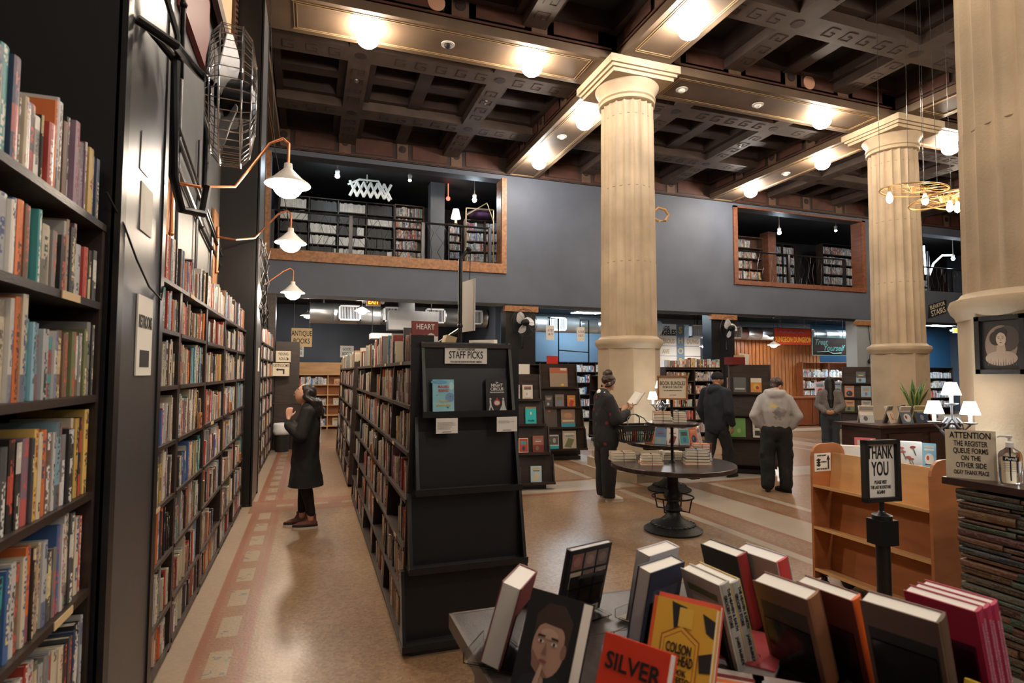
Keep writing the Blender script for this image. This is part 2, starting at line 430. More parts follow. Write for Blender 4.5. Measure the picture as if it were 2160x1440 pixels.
struct(MB().box(4.8, 4.95, 15.2, 18.5, 0, 3.72).obj('wall_partition', 'wall_slate'))
# piers that carry the balcony wall
for i, (a, b_, m_) in enumerate([(4.60, 5.40, 'black_paint'), (10.80, 11.60, 'black_paint'), (16.35, 17.25, 'pale_grey'), (-1.12, -.75, 'dark_wood')]):
    struct(MB().box(a, b_, 13.70, 14.1, 0, 3.40).obj('trim_%d' % (1+i), m_))
struct(MB().box(17.25, 17.9, 13.74, 14.4, 0, 3.40).obj('trim_5', 'black_paint'))
for i, (a, b_) in enumerate([(4.55, 5.45), (10.75, 11.65), (16.3, 17.9)]):
    struct(MB().box(a, b_, 13.62, 13.76, 3.22, 3.36).obj('trim_%d' % (6+i), 'pine'))
# wooden surrounds of the balcony openings
def surround(idx, a, b_, z0, z1, wb_, wt, wr, m_, top=False):
    g = MB(); g.box(a-wr, b_+wr, Y0-.05, Y0+.0, z0-wb_, z0); g.box(b_, b_+wr, Y0-.05, Y0, z0, z1+wt)
    g.box(a-wr, a, Y0-.05, Y0, z0, z1+wt)
    if top: g.box(a-wr, b_+wr, Y0-.05, Y0, z1, z1+wt)
    g.box(a, b_, Y0, Y1+.02, z0-.02, z0+.012); g.box(b_-.012, b_+.01, Y0, Y1+.02, z0, z1)
    struct(g.obj('window_%d' % idx, m_))
surround(1, -.92, 4.50, 4.42, 6.60, .24, .03, .13, 'pine')
surround(2, 11.82, 16.75, 4.42, 6.58, .13, .05, .14, 'pine_red', True)
struct(MB().box(-1.1, 28, Y0-.045, Y0, 3.34, 3.42).obj('trim_9', 'black_paint'))
# railings inside the openings
def railing(a, b_, yy, z0, label):
    t = thing('railing', label, 'railing', (a, yy, z0))
    MB().tube([(0, 0, 1.02), (b_-a, 0, 1.02)], .028).obj('handrail', 'gunmetal', t)
    k = max(2, round((b_-a)/2.0))
    for i in range(k+1): MB().box((b_-a)*i/k-.04, (b_-a)*i/k+.04, -.04, .04, 0, 1.02).obj('post', 'gunmetal', t)
    g = MB(); rd = random.Random(a)
    for i in range(int((b_-a)/.16)):
        x = i*.16+.08; p = [(x+rd.uniform(-.12, .12), 0, z) for z in (.05, .3, .55, .8, 1.0)]; g.tube(p, .006, 4)
    g.obj('wire_infill', 'gunmetal', t)
railing(-.9, 4.35, 14.3, 4.42, 'long metal railing inside the left balcony opening above the staff picks rack')
railing(11.9, 16.6, 14.3, 4.42, 'metal railing inside the middle balcony opening between the two far columns')
railing(18.0, 23.5, 14.3, 4.42, 'metal railing inside the dark balcony opening at far right')

# ---------------------------------------------------------------- ceiling
struct(MB().box(-1.42, 28, -4.4, 14.12, TOPZ, TOPZ+.2).obj('ceiling', 'coffer'))
ti = 20
def beam_box(g, x0, x1, y0, y1, z, mats3):  # soffit + sides + small gold lines
    g.box(x0, x1, y0, y1, z, TOPZ)
HB = .44
mb = MB()
for gx in GX: mb.box(gx-HB, gx+HB, -4.2, Y0, SOF, SOF+.14)
for j, gy in enumerate(GY[:-1]):
    for i in range(len(GX)-1): mb.box(GX[i]+HB, GX[i+1]-HB, gy-HB, gy+HB, SOF, SOF+.14)
struct(mb.obj('trim_20', 'beam'))
sd = MB()   # painted frieze sides
for gx in GX:
    for s in (-1, 1): sd.box(gx+s*HB-(.02 if s > 0 else -.02)*1, gx+s*(HB-.03), -4.2, Y0, SOF+.14, TOPZ)
for gy in GY[:-1]:
    for s in (-1, 1): sd.box(-1.1, 28, gy+s*(HB-.03)-.005, gy+s*(HB-.02)+.005, SOF+.14, TOPZ)
sd.box(-1.1, 28, Y0-.06, Y0-.003, SOF-.02, TOPZ)
struct(sd.obj('trim_21', 'beam_side'))
gd = MB()   # gilt lines on the soffits
for i in range(len(GX)-1):
    for gy in GY[:-1]:
        for o_ in (.30, .335):
            for s in (-1, 1): gd.box(GX[i]+.85+.02*(o_ > .31)*-1, GX[i+1]-.85, gy+s*o_-.006, gy+s*o_+.006, SOF-.008, SOF)
        for xx in (GX[i]+.85, GX[i+1]-.85):
            for k in (0, .04): gd.box(xx+k-.005, xx+k+.005, gy-.32, gy+.32, SOF-.008, SOF)
for gx in GX:
    for j in range(len(GY)-1):
        ya, yb = GY[j]+.85, GY[j+1]-(.85 if j < 2 else .12)
        for s in (-1, 1):
            for o_ in (.30, .335): gd.box(gx+s*o_-.006, gx+s*o_+.006, ya, yb, SOF-.008, SOF)
        for yy in (ya, yb):
            for k in (0, .04): gd.box(gx-.32, gx+.32, yy+k-.005, yy+k+.005, SOF-.008, SOF)
struct(gd.obj('trim_22', 'gold'))
# minor beams and stepped coffers of every bay
sm, kp, cf = MB(), MB(), MB()
ZS = 6.98
def glyph(g, x, y, along, s=.11):     # one painted key mark on a soffit
    def q(a0, a1, b0, b1):
        if along == 'x': g.box(x+a0, x+a1, y+b0, y+b1, ZS-.006, ZS)
        else: g.box(x+b0, x+b1, y+a0, y+a1, ZS-.006, ZS)
    t = .012
    q(-s, -s+t, -s, s); q(-s, s*.6, s-t, s); q(-s, s*.6, -s, -s+t); q(s*.6-t, s*.6, 0, s); q(-s*.2, s*.6, 0, t)
ycuts = {0: (-1.35, .83), 1: (4.55, 6.62), 2: (9.75, 12.0)}
for i in range(len(GX)-1):
    xa, xb = GX[i]+HB, GX[i+1]-HB
    bx = [GX[i]+1.86, GX[i+1]-1.88]
    for j in range(3):
        ya, yb = GY[j]+HB, GY[j+1]-(HB if j < 2 else .06)
        by = ycuts[j]
        for y in by: sm.box(xa, xb, y-.22, y+.22, ZS, TOPZ)
        for x in bx:
            e = [ya, by[0]-.22, by[0]+.22, by[1]-.22, by[1]+.22, yb]
            for k in (0, 2, 4): sm.box(x-.19, x+.19, e[k], e[k+1], ZS, TOPZ)
        if j > 0:
            for y in by:
                x = xa+.3
                while x < xb-.2:
                    if all(abs(x-q) > .34 for q in bx): glyph(kp, x, y, 'x')
                    x += .36
                for q in bx: kp.lathe([(.10, -.006), (.10, 0)], 12, (q, y, ZS)); 
            for q in bx:
                y = ya+.3
                while y < yb-.2:
                    if all(abs(y-p) > .36 for p in by): glyph(kp, q, y, 'y')
                    y += .36
        # stepped panels inside the coffers
        ex = [xa, bx[0]-.19, bx[0]+.19, bx[1]-.19, bx[1]+.19, xb]; ey = [ya, by[0]-.22, by[0]+.22, by[1]-.22, by[1]+.22, yb]
        for a in (0, 2, 4):
            for c in (0, 2, 4):
                x0, x1, y0, y1 = ex[a], ex[a+1], ey[c], ey[c+1]
                nx, ny = max(1, round((x1-x0)/1.1)), max(1, round((y1-y0)/1.1)); t = .13
                for k in range(nx+1):
                    xx = x0+(x1-x0)*k/nx; cf.box(max(x0, xx-t), min(x1, xx+t), y0, y1, ZS+.16, TOPZ)
                for k in range(ny+1):
                    yy = y0+(y1-y0)*k/ny; cf.box(x0, x1, max(y0, yy-t), min(y1, yy+t), ZS+.18, TOPZ)
struct(sm.obj('trim_23', 'beam_small')); struct(kp.obj('trim_24', 'key_pattern')); struct(cf.obj('trim_25', 'beam_side'))
# red and tan frieze panels with round medallions on the vertical faces
fr, ft, fc = MB(), MB(), MB()
def frieze(p0, d, L, nrm, z0, z1):     # runs from p0 along d
    n_ = max(1, round(L/1.22)); st = L/n_
    for k in range(n_):
        c0 = k*st
        def bx_(g, a, b_, za, zb, t):
            P = Vector(p0)+Vector(d)*a; Q = Vector(p0)+Vector(d)*b_+Vector(nrm)*t
            g.box(min(P.x, Q.x), max(P.x, Q.x), min(P.y, Q.y), max(P.y, Q.y), za, zb)
        bx_(fr, c0+.24, c0+st-.24, z0+.07, z1-.09, .012); bx_(ft, c0-.13, c0+.13, z0+.03, z1-.03, .014)
        bx_(fr, c0, c0+st, z0, z0+.03, .02)
        P = Vector(p0)+Vector(d)*c0+Vector(nrm)*.016
        Mx = Matrix.Translation(P+Vector((0, 0, (z0+z1)/2))) @ Vector((0, 0, 1)).rotation_difference(Vector(nrm)).to_matrix().to_4x4()
        fc.lathe([(.085, 0), (.085, .012), (.06, .016), (.02, .02)], 16, mat=0, M=Mx)
zf0, zf1 = SOF+.15, TOPZ-.16
for i in range(4):
    for gy in (2.68, 8.5):
        frieze((GX[i]+HB+.2, gy-HB-.005, 0), (1, 0, 0), 6.2-2*HB-.3, (0, -1, 0), zf0, zf1)
    frieze((GX[i]+.5, Y0-.065, 0), (1, 0, 0), 6.2-.9, (0, -1, 0), SOF-.0, zf1)
    frieze((GX[i+1]-HB-.005, 8.5+HB, 0), (0, 1, 0), 4.7, (-1, 0, 0), zf0, zf1)
    frieze((GX[i+1]-HB-.005, 2.68+HB, 0), (0, 1, 0), 4.9, (-1, 0, 0), zf0, zf1)
struct(fr.obj('trim_26', 'frieze_red')); struct(ft.obj('trim_27', 'frieze_tan')); struct(fc.obj('trim_28', 'key_pattern'))

# ---------------------------------------------------------------- columns
def column(x, y, label, detail=20):
    t = thing('fluted_column', label, 'column', (x, y, 0))
    oc = [(math.cos(PI/8+k*PI/4), math.sin(PI/8+k*PI/4)) for k in range(8)]
    g = MB()
    for r, z0, z1 in ((.76, 0, .16), (.70, .16, .30), (.62, .30, .40)): g.prism([(a*r, b_*r) for a, b_ in oc], z0, z1)
    g.obj('base', 'stone', t)
    g = MB(); g.prism([(a*.515, b_*.515) for a, b_ in oc], .40, 2.10); g.obj('pedestal', 'stone', t)
    g = MB(); g.lathe([(.515, 2.08), (.525, 2.11), (.55, 2.14), (.565, 2.185), (.55, 2.23), (.50, 2.25), (.48, 2.28)], 40); g.obj('ring_moulding', 'stone', t, smooth=True)
    nf = detail; seg = nf*8; g = MB()
    def fl(a, z):
        q = (a*nf/(2*PI)) % 1.0; q = abs(q-.5)*2
        return 1-.085*math.sqrt(max(0, 1-(q/.88)**2)) if q < .88 else 1.0
    zs = [2.27, 2.33, 2.9, 3.5, 3.505, 4.2, 4.75, 4.755, 5.3, 5.95, 5.955, 6.20]
    prof = [(.468-.028*(z-2.24)/4-(.004 if z in (3.505, 4.755, 5.955) else 0), z) for z in zs]
    g.lathe(prof, seg, wob=fl, caps=False); g.obj('shaft', 'stone', t, smooth=True)
    g = MB()
    for z in (3.5, 4.75, 5.95):
        r = .468-.028*(z-2.24)/4; g.lathe([(r*.90, z-.004), (r*.925, z-.004), (r*.925, z+.004), (r*.90, z+.004)], 40, caps=False)
    g.obj('joint', 'stone_groove', t)
    g = MB(); g.lathe([(.44, 6.18), (.47, 6.20), (.47, 6.24), (.455, 6.26), (.48, 6.28), (.48, 6.31), (.46, 6.33), (.475, 6.40), (.52, 6.46), (.54, 6.50), (.50, 6.52)], 48, wob=lambda a, z: 1+(.018*math.sin(a*24) if 6.32 < z < 6.49 else 0))
    g.obj('capital', 'stone', t, smooth=True)
    g = MB()
    for r, z0, z1 in ((.56, 6.50, 6.56), (.60, 6.56, 6.61), (.64, 6.61, SOF+.003)): g.box(-r, r, -r, r, z0, z1)
    g.obj('abacus', 'stone', t)
    return t
column(GX[1], GY[2], 'cream fluted stone column standing behind the round tables of book bundles')
column(GX[2], GY[2], 'cream fluted stone column behind the dark counter with the snake plant')
column(GX[1], GY[1], 'huge near fluted stone column carrying the black framed portrait, cut by right edge', 20)
# ---------------------------------------------------------------- ceiling lamps
def ceiling_lamp(x, y, label, m_='lamp_warm', z=SOF, r=.165, pw=None):
    t = thing('ceiling_lamp', label, 'ceiling light', (x, y, z), group='lamps along the ceiling beams')
    MB().lathe([(.10, -.06), (.16, -.04), (.18, 0)], 20).obj('trim_ring', 'enamel_white', t, smooth=True)
    MB().sphere((0, 0, -.13), (r, r, r*.85), 16, 10).obj('bulb', m_, t, smooth='all')
    return t
for x, y, m_, lb in [(.70, 8.52, 'lamp_warm', 'bright round lamp on the ceiling beam above the left aisle'),
    (3.28, 8.48, 'lamp_warm', 'bright round lamp on the beam just left of the middle column top'),
    (5.03, 6.75, 'lamp_neutral', 'brightest round lamp at top centre, on the beam nearer than the middle column'),
    (5.0, 10.05, 'lamp_neutral', 'bright round lamp on the beam touching the middle column from behind'),
    (4.98, 12.4, 'lamp_neutral', 'bright round lamp on the beam end next to the left balcony opening'),
    (9.35, 8.46, 'lamp_warm', 'upper bright round lamp in the pair left of the far column capital'),
    (11.26, 10.2, 'lamp_warm', 'lower bright round lamp in the pair left of the far column capital'),
    (11.22, 12.5, 'lamp_neutral', 'bright round lamp on the beam above the middle balcony opening'),
    (13.1, 8.55, 'lamp_warm', 'bright round lamp between the far column and the near column')]:
    ceiling_lamp(x, y, lb, m_)
for k, (x, y) in enumerate([(.7, 2.7), (3.3, 2.7), (5.0, -.9), (9.3, 2.7), (11.27, 5.6), (15.5, 8.5), (17.5, 11.), (17.5, 5.5), (.9, -3.1), (3.3, -3.1), (7.0, 2.7)]):
    ceiling_lamp(x, y, 'unseen round ceiling lamp added for fill, on a beam outside the picture', 'lamp_warm')  # unseen lamps continuing the beam rows, added as general fill
def downlight(x, y, label, z=SOF, lit=False, m_='enamel_white'):
    t = thing('recessed_fitting', label, 'ceiling fitting', (x, y, z))
    MB().lathe([(.06, -.012), (.105, -.012), (.105, 0), (.06, 0)], 20, caps=False).obj('trim_ring', 'enamel_white', t, smooth=True)
    MB().sphere((0, 0, -.02), (.06, .06, .045), 12, 8).obj('lens', m_, t, smooth='all')
downlight(6.15, 8.5, 'unlit white round fitting on the beam, first right of the middle column')
downlight(7.85, 8.52, 'unlit white round fitting on the beam, second right of the middle column')
downlight(4.98, 11.1, 'small unlit fitting between two lamps left of the middle column')
downlight(11.25, 11.3, 'small unlit fitting between lamps above the middle balcony opening')
downlight(1.9, 8.5, 'dark open round hole with metal rim in the ceiling beam', m_='ink')
for x, y, lb in [(.68, 10.6, 'small dark sprinkler on the narrow left ceiling beam'), (3.13, 10.6, 'small sprinkler on the narrow ceiling beam left of the column'), (9.3, 10.7, 'small sprinkler on narrow ceiling beam right of the middle column')]:
    o = MB().lathe([(.02, -.05), (.035, -.045), (.03, -.01), (.055, -.008), (.055, 0)], 12, (0, 0, 0)).obj('sprinkler_head', 'chrome', None, smooth=True, loc=(x, y, ZS)); tag(o, lb, 'sprinkler')
for x, y, z, lb in [(1.62, 8.5-HB-.015, 7.05, 'round peach disc on the beam side at top left'), (8.6, 8.5-HB-.015, 7.05, 'round peach disc on the beam side above the right hand lamps')]:
    o = MB().lathe([(.13, 0), (.13, .015), (.10, .02)], 24, M=T(rx=PI/2)).obj('speaker_disc', 'skin_light', None, smooth=True, loc=(x, y, z)); tag(o, lb, 'speaker')
# ================================================================ books
PAL = [('cream', (.62, .56, .43)), ('cream', (.55, .48, .36)), ('white', (.70, .68, .64)), ('white', (.62, .61, .60)), ('pale grey', (.40, .41, .42)),
       ('black', (.018, .017, .018)), ('black', (.03, .028, .03)), ('dark blue', (.03, .05, .11)), ('charcoal', (.07, .07, .075)), ('brown', (.16, .09, .06)),
       ('tan', (.38, .26, .16)), ('red', (.45, .05, .035)), ('dark red', (.20, .03, .03)), ('orange', (.68, .18, .05)), ('yellow', (.62, .42, .12)),
       ('teal', (.06, .30, .32)), ('light blue', (.25, .42, .52)), ('grey', (.22, .21, .21)), ('olive green', (.16, .18, .08)), ('pink', (.55, .25, .24)), ('blue', (.06, .14, .35)), ('mauve', (.25, .16, .22))]
WT = [10, 8, 10, 8, 7, 9, 7, 3, 6, 5, 5, 5, 4, 4, 3, 2, 3, 5, 2, 1, 2, 2]
ORD = ['first', 'second', 'third', 'fourth', 'fifth', 'sixth', 'seventh', 'eighth', 'ninth', 'tenth']
def nth(k): return ORD[k] if k < 10 else '%d%s' % (k+1, 'th' if 10 <= (k+1) % 100 <= 20 else {1: 'st', 2: 'nd', 3: 'rd'}.get((k+1) % 10, 'th'))
BOOKS = []      # every upright shelf book: matrix (spine to local -y, base at 0), w, h, d, colours, shelf words
def fill(P, d, nrm, L, hmax, rd, where, refname, fillf=.93, dep=.15, pal=None, wt=None, hr=(.62, .95), minh=.17, thick=(.012, .045), far=False, order=0):
    """stand books along d from P (shelf front), spines towards nrm"""
    P, d, nrm = Vector(P), Vector(d), Vector(nrm); s = .008; k = 0
    pal = pal or PAL; wt = wt or WT; run = 0; gap_at = rd.random()
    end = L*(1 if rd.random() < fillf else rd.uniform(.6, .9))
    hb = None; ra = 0
    plain = len(pal) == 3
    while s < end-.014:
        if run <= 0:
            run = rd.randint(8, 22) if plain else rd.randint(2, 6); hb = rd.uniform(*hr)*hmax; pc = rd.choices(pal, wt)[0]
        run -= 1
        t = rd.uniform(*thick)*(1 if not far else 1.3)
        if s+t > end: break
        h = min(hmax*.97, max(minh, hb*rd.uniform(.93, 1.06)))
        nm, c = pc if plain or rd.random() < .22 else rd.choices(pal, wt)[0]
        v = rd.uniform(.82, 1.15); c = tuple(min(.85, q*v) for q in c)
        lum = sum(c)/3; tc = rd.choice([(.75, .72, .65), (.7, .6, .35), (.6, .1, .07), (.7, .7, .7)]) if lum < .22 else rd.choice([(.02, .02, .02), (.3, .04, .03), (.04, .07, .2), (.08, .06, .05)])
        if plain: tc = tuple(q*.8 for q in c)
        dd = min(dep, h*.68)*rd.uniform(.92, 1)
        lean = 0
        if s+t*2 > end and end < L*.95 and L-end > .08: lean = rd.uniform(.08, .30)
        off = rd.uniform(0, .018)
        c0 = P+d*(s+t/2)-nrm*off
        M = Matrix(((d.x, -nrm.x, 0, c0.x), (d.y, -nrm.y, 0, c0.y), (d.z, -nrm.z, 1, c0.z), (0, 0, 0, 1)))
        if d.cross(-nrm).z < 0:    # keep the frame right handed
            M = Matrix(((-d.x, -nrm.x, 0, c0.x), (-d.y, -nrm.y, 0, c0.y), (-d.z, -nrm.z, 1, c0.z), (0, 0, 0, 1)))
        if lean:
            sg = 1 if d.cross(-nrm).z < 0 else -1
            M = M @ T(x=-sg*t*.5) @ Matrix.Rotation(sg*-lean, 4, 'Y') @ T(x=sg*t*.5) @ T(x=-sg*h*math.sin(lean)*.0, z=.002)
        BOOKS.append([M, t, h, dd, c, (*tc, rd.random()*40), nm, where, k, refname, far])
        k += 1; s += t+rd.uniform(.0005, .002)+(.02 if rd.random() < .02 else 0)
    return k
def book_geo(g, M, t, h, d, c, tc, far):
    """a bound book: two boards, rounded spine and the page block set back"""
    def bx(x0, x1, y0, y1, z0, z1, col, mi=0): g.box(x0, x1, y0, y1, z0, z1, mi, M, col)
    if far:
        b = len(g.f); bx(-t/2, t/2, 0, d, 0, h, c); g.c[b+1] = (.62, .57, .47)
        g.uv[b+2] = [(0, 0), (1, 0), (1, h), (0, h)]; g.c2[b+2] = tc
    else:
        bt = .0022
        bx(-t/2, -t/2+bt, .002, d, 0, h, c); bx(t/2-bt, t/2, .002, d, 0, h, c)
        bx(-t/2+bt, t/2-bt, .004, d-.004, .003, h-.004, (.66, .61, .51))
        v = []; n = 4
        for z in (0, h):
            for i in range(n+1):
                a = i/n; v.append((-t/2+t*a, .002-.0035*math.sin(PI*a), z))
            v.append((t/2, .005, z)); v.append((-t/2, .005, z))
        m = n+3; b = len(g.f)
        fs = [(i, i+1, m+i+1, m+i) for i in range(n)]+[tuple(range(m))[::-1], tuple(range(m, 2*m))]
        g.add(v, fs, 0, M, c)
        for i in range(n): g.uv[b+i] = [(i/n, 0), ((i+1)/n, 0), ((i+1)/n, h), (i/n, h)]; g.c2[b+i] = tc
def finish_books():
    sc = []
    for i, b in enumerate(BOOKS):
        c = b[0] @ Vector((0, 0, b[2]/2)); q = proj(c)
        a = -1
        if q and -15 < q[0] < 2175 and -10 < q[1] < 1450:
            # width seen across the spine
            e = proj(b[0] @ Vector((-b[1]/2, 0, b[2]/2))); f_ = proj(b[0] @ Vector((b[1]/2, 0, b[2]/2)))
            a = abs(e[0]-f_[0])*b[2]/q[2]*F if e and f_ else -1
        sc.append((a, i))
    sc.sort(reverse=True); top = set(i for a, i in sc[:296] if a > 0)
    rest = MB()
    for i, (M, t, h, d, c, tc, nm, where, k, ref, far) in enumerate(BOOKS):
        if i in top:
            g = MB(); book_geo(g, Matrix.Identity(4), t, h, d, c, tc, False)
            o = g.obj('shelf_book', 'book_cover'); o.matrix_world = M
            th = 'thick ' if t > .035 else 'slim ' if t < .02 else ''
            tag(o, ('%s%s book, %s, %s from %s' % (th if len(where.split()) < 8 else '', nm, where, nth(k), ref)), 'book', 'books standing on the shelves')
        else: book_geo(rest, M, t, h, d, c, tc, far)
    o = rest.obj('shelved_books', 'book_cover'); o['kind'] = 'stuff'
    tag(o, 'the many further books standing in rows along all the shelves', 'books')

# ================================================================ left wall
rd = random.Random(7)
ZB7 = [.055, .30, .625, .945, 1.27, 1.60, 1.92, 2.20]
def wall_case(y0, y1, xf, xb, label, where, seedk, zs=ZB7, far=False, ref='its near end', n=0, dirn=1):
    t = thing('bookcase', label, 'bookcase', (xb, y0, 0)); W = y1-y0; D = xf-xb
    for y in (0, W-.028): MB().box(0, D, y, y+.028, 0, zs[-1]-.011).obj('side_panel', 'dark_wood', t)
    MB().box(0, .012, .028, W-.028, .02, zs[-1]).obj('back_panel', 'brown_wood', t)
    for i, z in enumerate(zs):
        MB().box(.012 if i < len(zs)-1 else 0, D+.004, .028 if i < len(zs)-1 else -.0, W-(.028 if i < len(zs)-1 else 0), z-.024, z).obj('shelf', 'dark_wood', t)
    MB().box(D-.03, D-.012, .028, W-.028, 0, .03).obj('kick_board', 'dark_wood', t)
    r = random.Random(seedk)
    for i, z in enumerate(zs):
        hm = (zs[i+1]-z-.03) if i < len(zs)-1 else .29
        lv = len(zs)-1-i
        wh = ('top row of %s' if lv == 0 else nth(lv)+' shelf down in %s') % where
        if dirn > 0: fill((xf-.006, y0+.03, z+.001), (0, 1, 0), (1, 0, 0), W-.06, hm, r, wh, ref, far=far, dep=D-.06)
        else: fill((xf-.006, y1-.03, z+.001), (0, -1, 0), (1, 0, 0), W-.06, hm, r, wh, ref, far=far, dep=D-.06)
    return t
XF, XB = -.77, -1.10
# near unit beside the black pilaster (only its far end shows)
wall_case(1.30, 2.40, -.70, -1.10, 'near dark bookcase full of books at the left edge of the picture', 'nearest left case', 11, ref='the pilaster', dirn=-1)
ys = [3.12, 4.08, 5.04, 6.08, 7.06, 7.94]
nmz = [('second left case', 'dark wall bookcase just past the black pilaster with the restrooms sign'), ('third left case', 'dark wall bookcase holding the wooden letter C tag'),
       ('fourth left case', 'dark wall bookcase between the letter C and letter D tags'), ('fifth left case', 'dark wall bookcase holding the wooden letter D tag'), ('sixth left case', 'dark wall bookcase ending at the second black pilaster')]
for i in range(5): wall_case(ys[i], ys[i+1]-.004, XF, XB, nmz[i][1], nmz[i][0], 20+i, far=i > 1)
ys = [8.95, 9.9, 10.85, 11.8, 12.75, 13.6]
nmy = ['first bookcase beyond the second black pilaster', 'second bookcase beyond the second black pilaster', 'third bookcase beyond the second black pilaster', 'fourth bookcase beyond second pilaster, before the yellow signs', 'last dark wall bookcase, beside the restrooms direction sign']
for i in range(5): wall_case(ys[i], ys[i+1]-.004, XF, XB, nmy[i], 'far left cases', 40+i, far=True)
# pilasters
def pilaster(y0, y1, xf, idx):
    g = MB(); g.box(-1.12, xf-.02, y0, y1, 0, SOF); g.box(xf-.03, xf, y0, y0+.06, 0, SOF); g.box(xf-.03, xf, y1-.06, y1, 0, SOF)
    o = struct(g.obj('wall_pilaster' if idx == 0 else 'wall_pilaster_far', 'black_paint'))
    s = MB().box(0, .012, y0+.06, y1-.06, .04, SOF-.05).obj('steel_plate', 'plate_steel', o); s.location = (xf-.02, 0, 0)
pilaster(2.42, 3.10, -.66, 0); pilaster(8.0, 8.9, -.66, 1)
# letter tags and small labels on shelf edges
def letter_tag(y, z, s, label, x=XF+.012, rz=PI/2, nm='letter_tag'):
    t = thing(nm, label, 'sign', (x, y, z), rz); MB().box(-.05, .05, -.008, .004, 0, .11).obj('block', 'birch_orange', t)
    words(s, .10, 'ink', t, T(0, -.009, .052), bold=.002); return t
letter_tag(4.77, 1.272, 'C', 'wooden block with letter C standing on the left shelf edge')
letter_tag(6.49, 1.272, 'D', 'wooden block with letter D standing on the left shelf edge')
letter_tag(7.5, .627, 'E', 'wooden block with letter E low on the left shelves')
for y, z, n_ in [(2.1, 1.92, 0), (2.15, .945, 1), (3.5, 1.27, 2), (3.6, .945, 3), (5.4, 1.27, 4), (4.4, 2.2, 5)]:
    x = -.70 if y < 2.4 else XF
    o = MB().box(0, .003, -.07, .07, -.024, .0).obj('shelf_label', 'sign_tan', None, loc=(x+.005, y, z))
    tag(o, ['shelf edge label strip under the second row of the nearest left case', 'shelf edge label strip low in the nearest left case', 'shelf label at waist height just past the black pilaster', 'second shelf label just past the black pilaster', 'shelf label between the letter C and D blocks', 'shelf label under the top row by the first pilaster'][n_], 'label')

# signs on the first pilaster (faces the aisle: lettering towards +x)
def flat_sign(name, label, cat, loc, rz, w_, h_, board, lines, frame=None, mt='ink', th=.006, arrow=None, hang=None):
    t = thing(name, label, cat, loc, rz)
    MB().box(-w_/2, w_/2, 0, th, -h_/2, h_/2).obj('board', board, t)
    if frame:
        g = MB(); f_ = .018
        for a in ((-w_/2-f_, w_/2+f_, h_/2, h_/2+f_), (-w_/2-f_, w_/2+f_, -h_/2-f_, -h_/2), (-w_/2-f_, -w_/2, -h_/2, h_/2), (w_/2, w_/2+f_, -h_/2, h_/2)): g.box(a[0], a[1], -.012, th+.004, a[2], a[3])
        g.obj('frame', frame, t)
    for s, z, size, sx in lines: words(s, size, mt, t, T(0, -.001, z), sx=sx, bold=size*.012)
    if arrow:
        g = MB(); 
        for pl in arrow: g.prism(pl, -.0015, -.0002, 'y')
        g.obj('arrow', mt, t)
    if hang:
        for x in (-w_*.38, w_*.38): MB().tube([(x, 0, h_/2), (x, 0, h_/2+hang)], .004, 5).obj('hanger', 'gunmetal', t)
    return t
flat_sign('restrooms_sign', 'white restrooms sheet with black arrow on the near black pilaster', 'sign', (-.660, 2.80, 1.83), PI/2, .23, .33, 'paper',
          [('RESTROOMS', .055, .075, .48)], arrow=[[(-.07, -.13), (.07, -.13), (.07, -.06), (-.07, -.06)]])
o = MB().box(0, .002, -.09, .09, -.10, .10).obj('torn_paper', 'paper', None, loc=(-.667, 2.78, 2.36)); tag(o, 'torn white paper patch on the shiny pilaster above the restrooms sheet', 'paper')
o = MB().prism([(-.08, 0), (.05, 0), (.03, .05), (-.02, .10), (-.07, .16)], 0, .002, 'x').obj('glue_patch', 'statue', None, loc=(-.667, 2.74, 2.50)); tag(o, 'grey patch of old glue on the shiny pilaster', 'patch')
# hanging cord
o = MB().tube([(-.69, 2.36, 2.31), (-.66, 2.46, 2.22), (-.655, 2.62, 2.12), (-.652, 2.80, 2.04), (-.652, 3.02, 2.01), (-.66, 3.09, 2.08)], .004, 6).obj('cable', 'ink'); tag(o, 'thin dark cable drooping across the near pilaster above the restrooms sheet', 'cable')
# conduits on the wall above the shelves
def conduit(pts, r, label, m_='gunmetal'):
    t = thing('conduit', label, 'pipe', pts[0]); P0 = Vector(pts[0])
    MB().tube([Vector(p)-P0 for p in pts], r, 8).obj('pipe', m_, t, smooth=True)
    for p in pts[1:-1]: MB().sphere(Vector(p)-P0, r*1.5, 8, 6).obj('coupling', m_, t, smooth=True)
conduit([(-1.09, 3.3, 3.72), (-1.09, 4.6, 3.55), (-1.09, 6.6, 3.18), (-1.09, 7.9, 3.0)], .022, 'sloping dark conduit running down the left wall above the shelves')
conduit([(-1.07, 3.3, 3.95), (-1.07, 5.2, 3.62), (-1.07, 7.9, 3.12)], .016, 'second sloping dark conduit on the left wall')
conduit([(-1.09, 3.3, 4.12), (-1.08, 5.0, 3.8), (-1.08, 7.9, 3.2)], .012, 'thin sloping cable run above the left shelves')
for k, (y, z1) in enumerate([(4.35, 4.2), (5.5, 6.4), (6.4, 4.0), (7.3, 3.4), (3.35, 6.0), (3.9, 6.3)]):
    conduit([(-1.095, y, 2.42), (-1.095, y, z1)], .014, ['vertical conduit behind the caged fan', 'tall vertical conduit on the left wall centre', 'short vertical conduit on the left wall', 'vertical conduit nearest the second pilaster', 'vertical conduit beside the near pilaster', 'tall thin conduit near the red frame'][k])
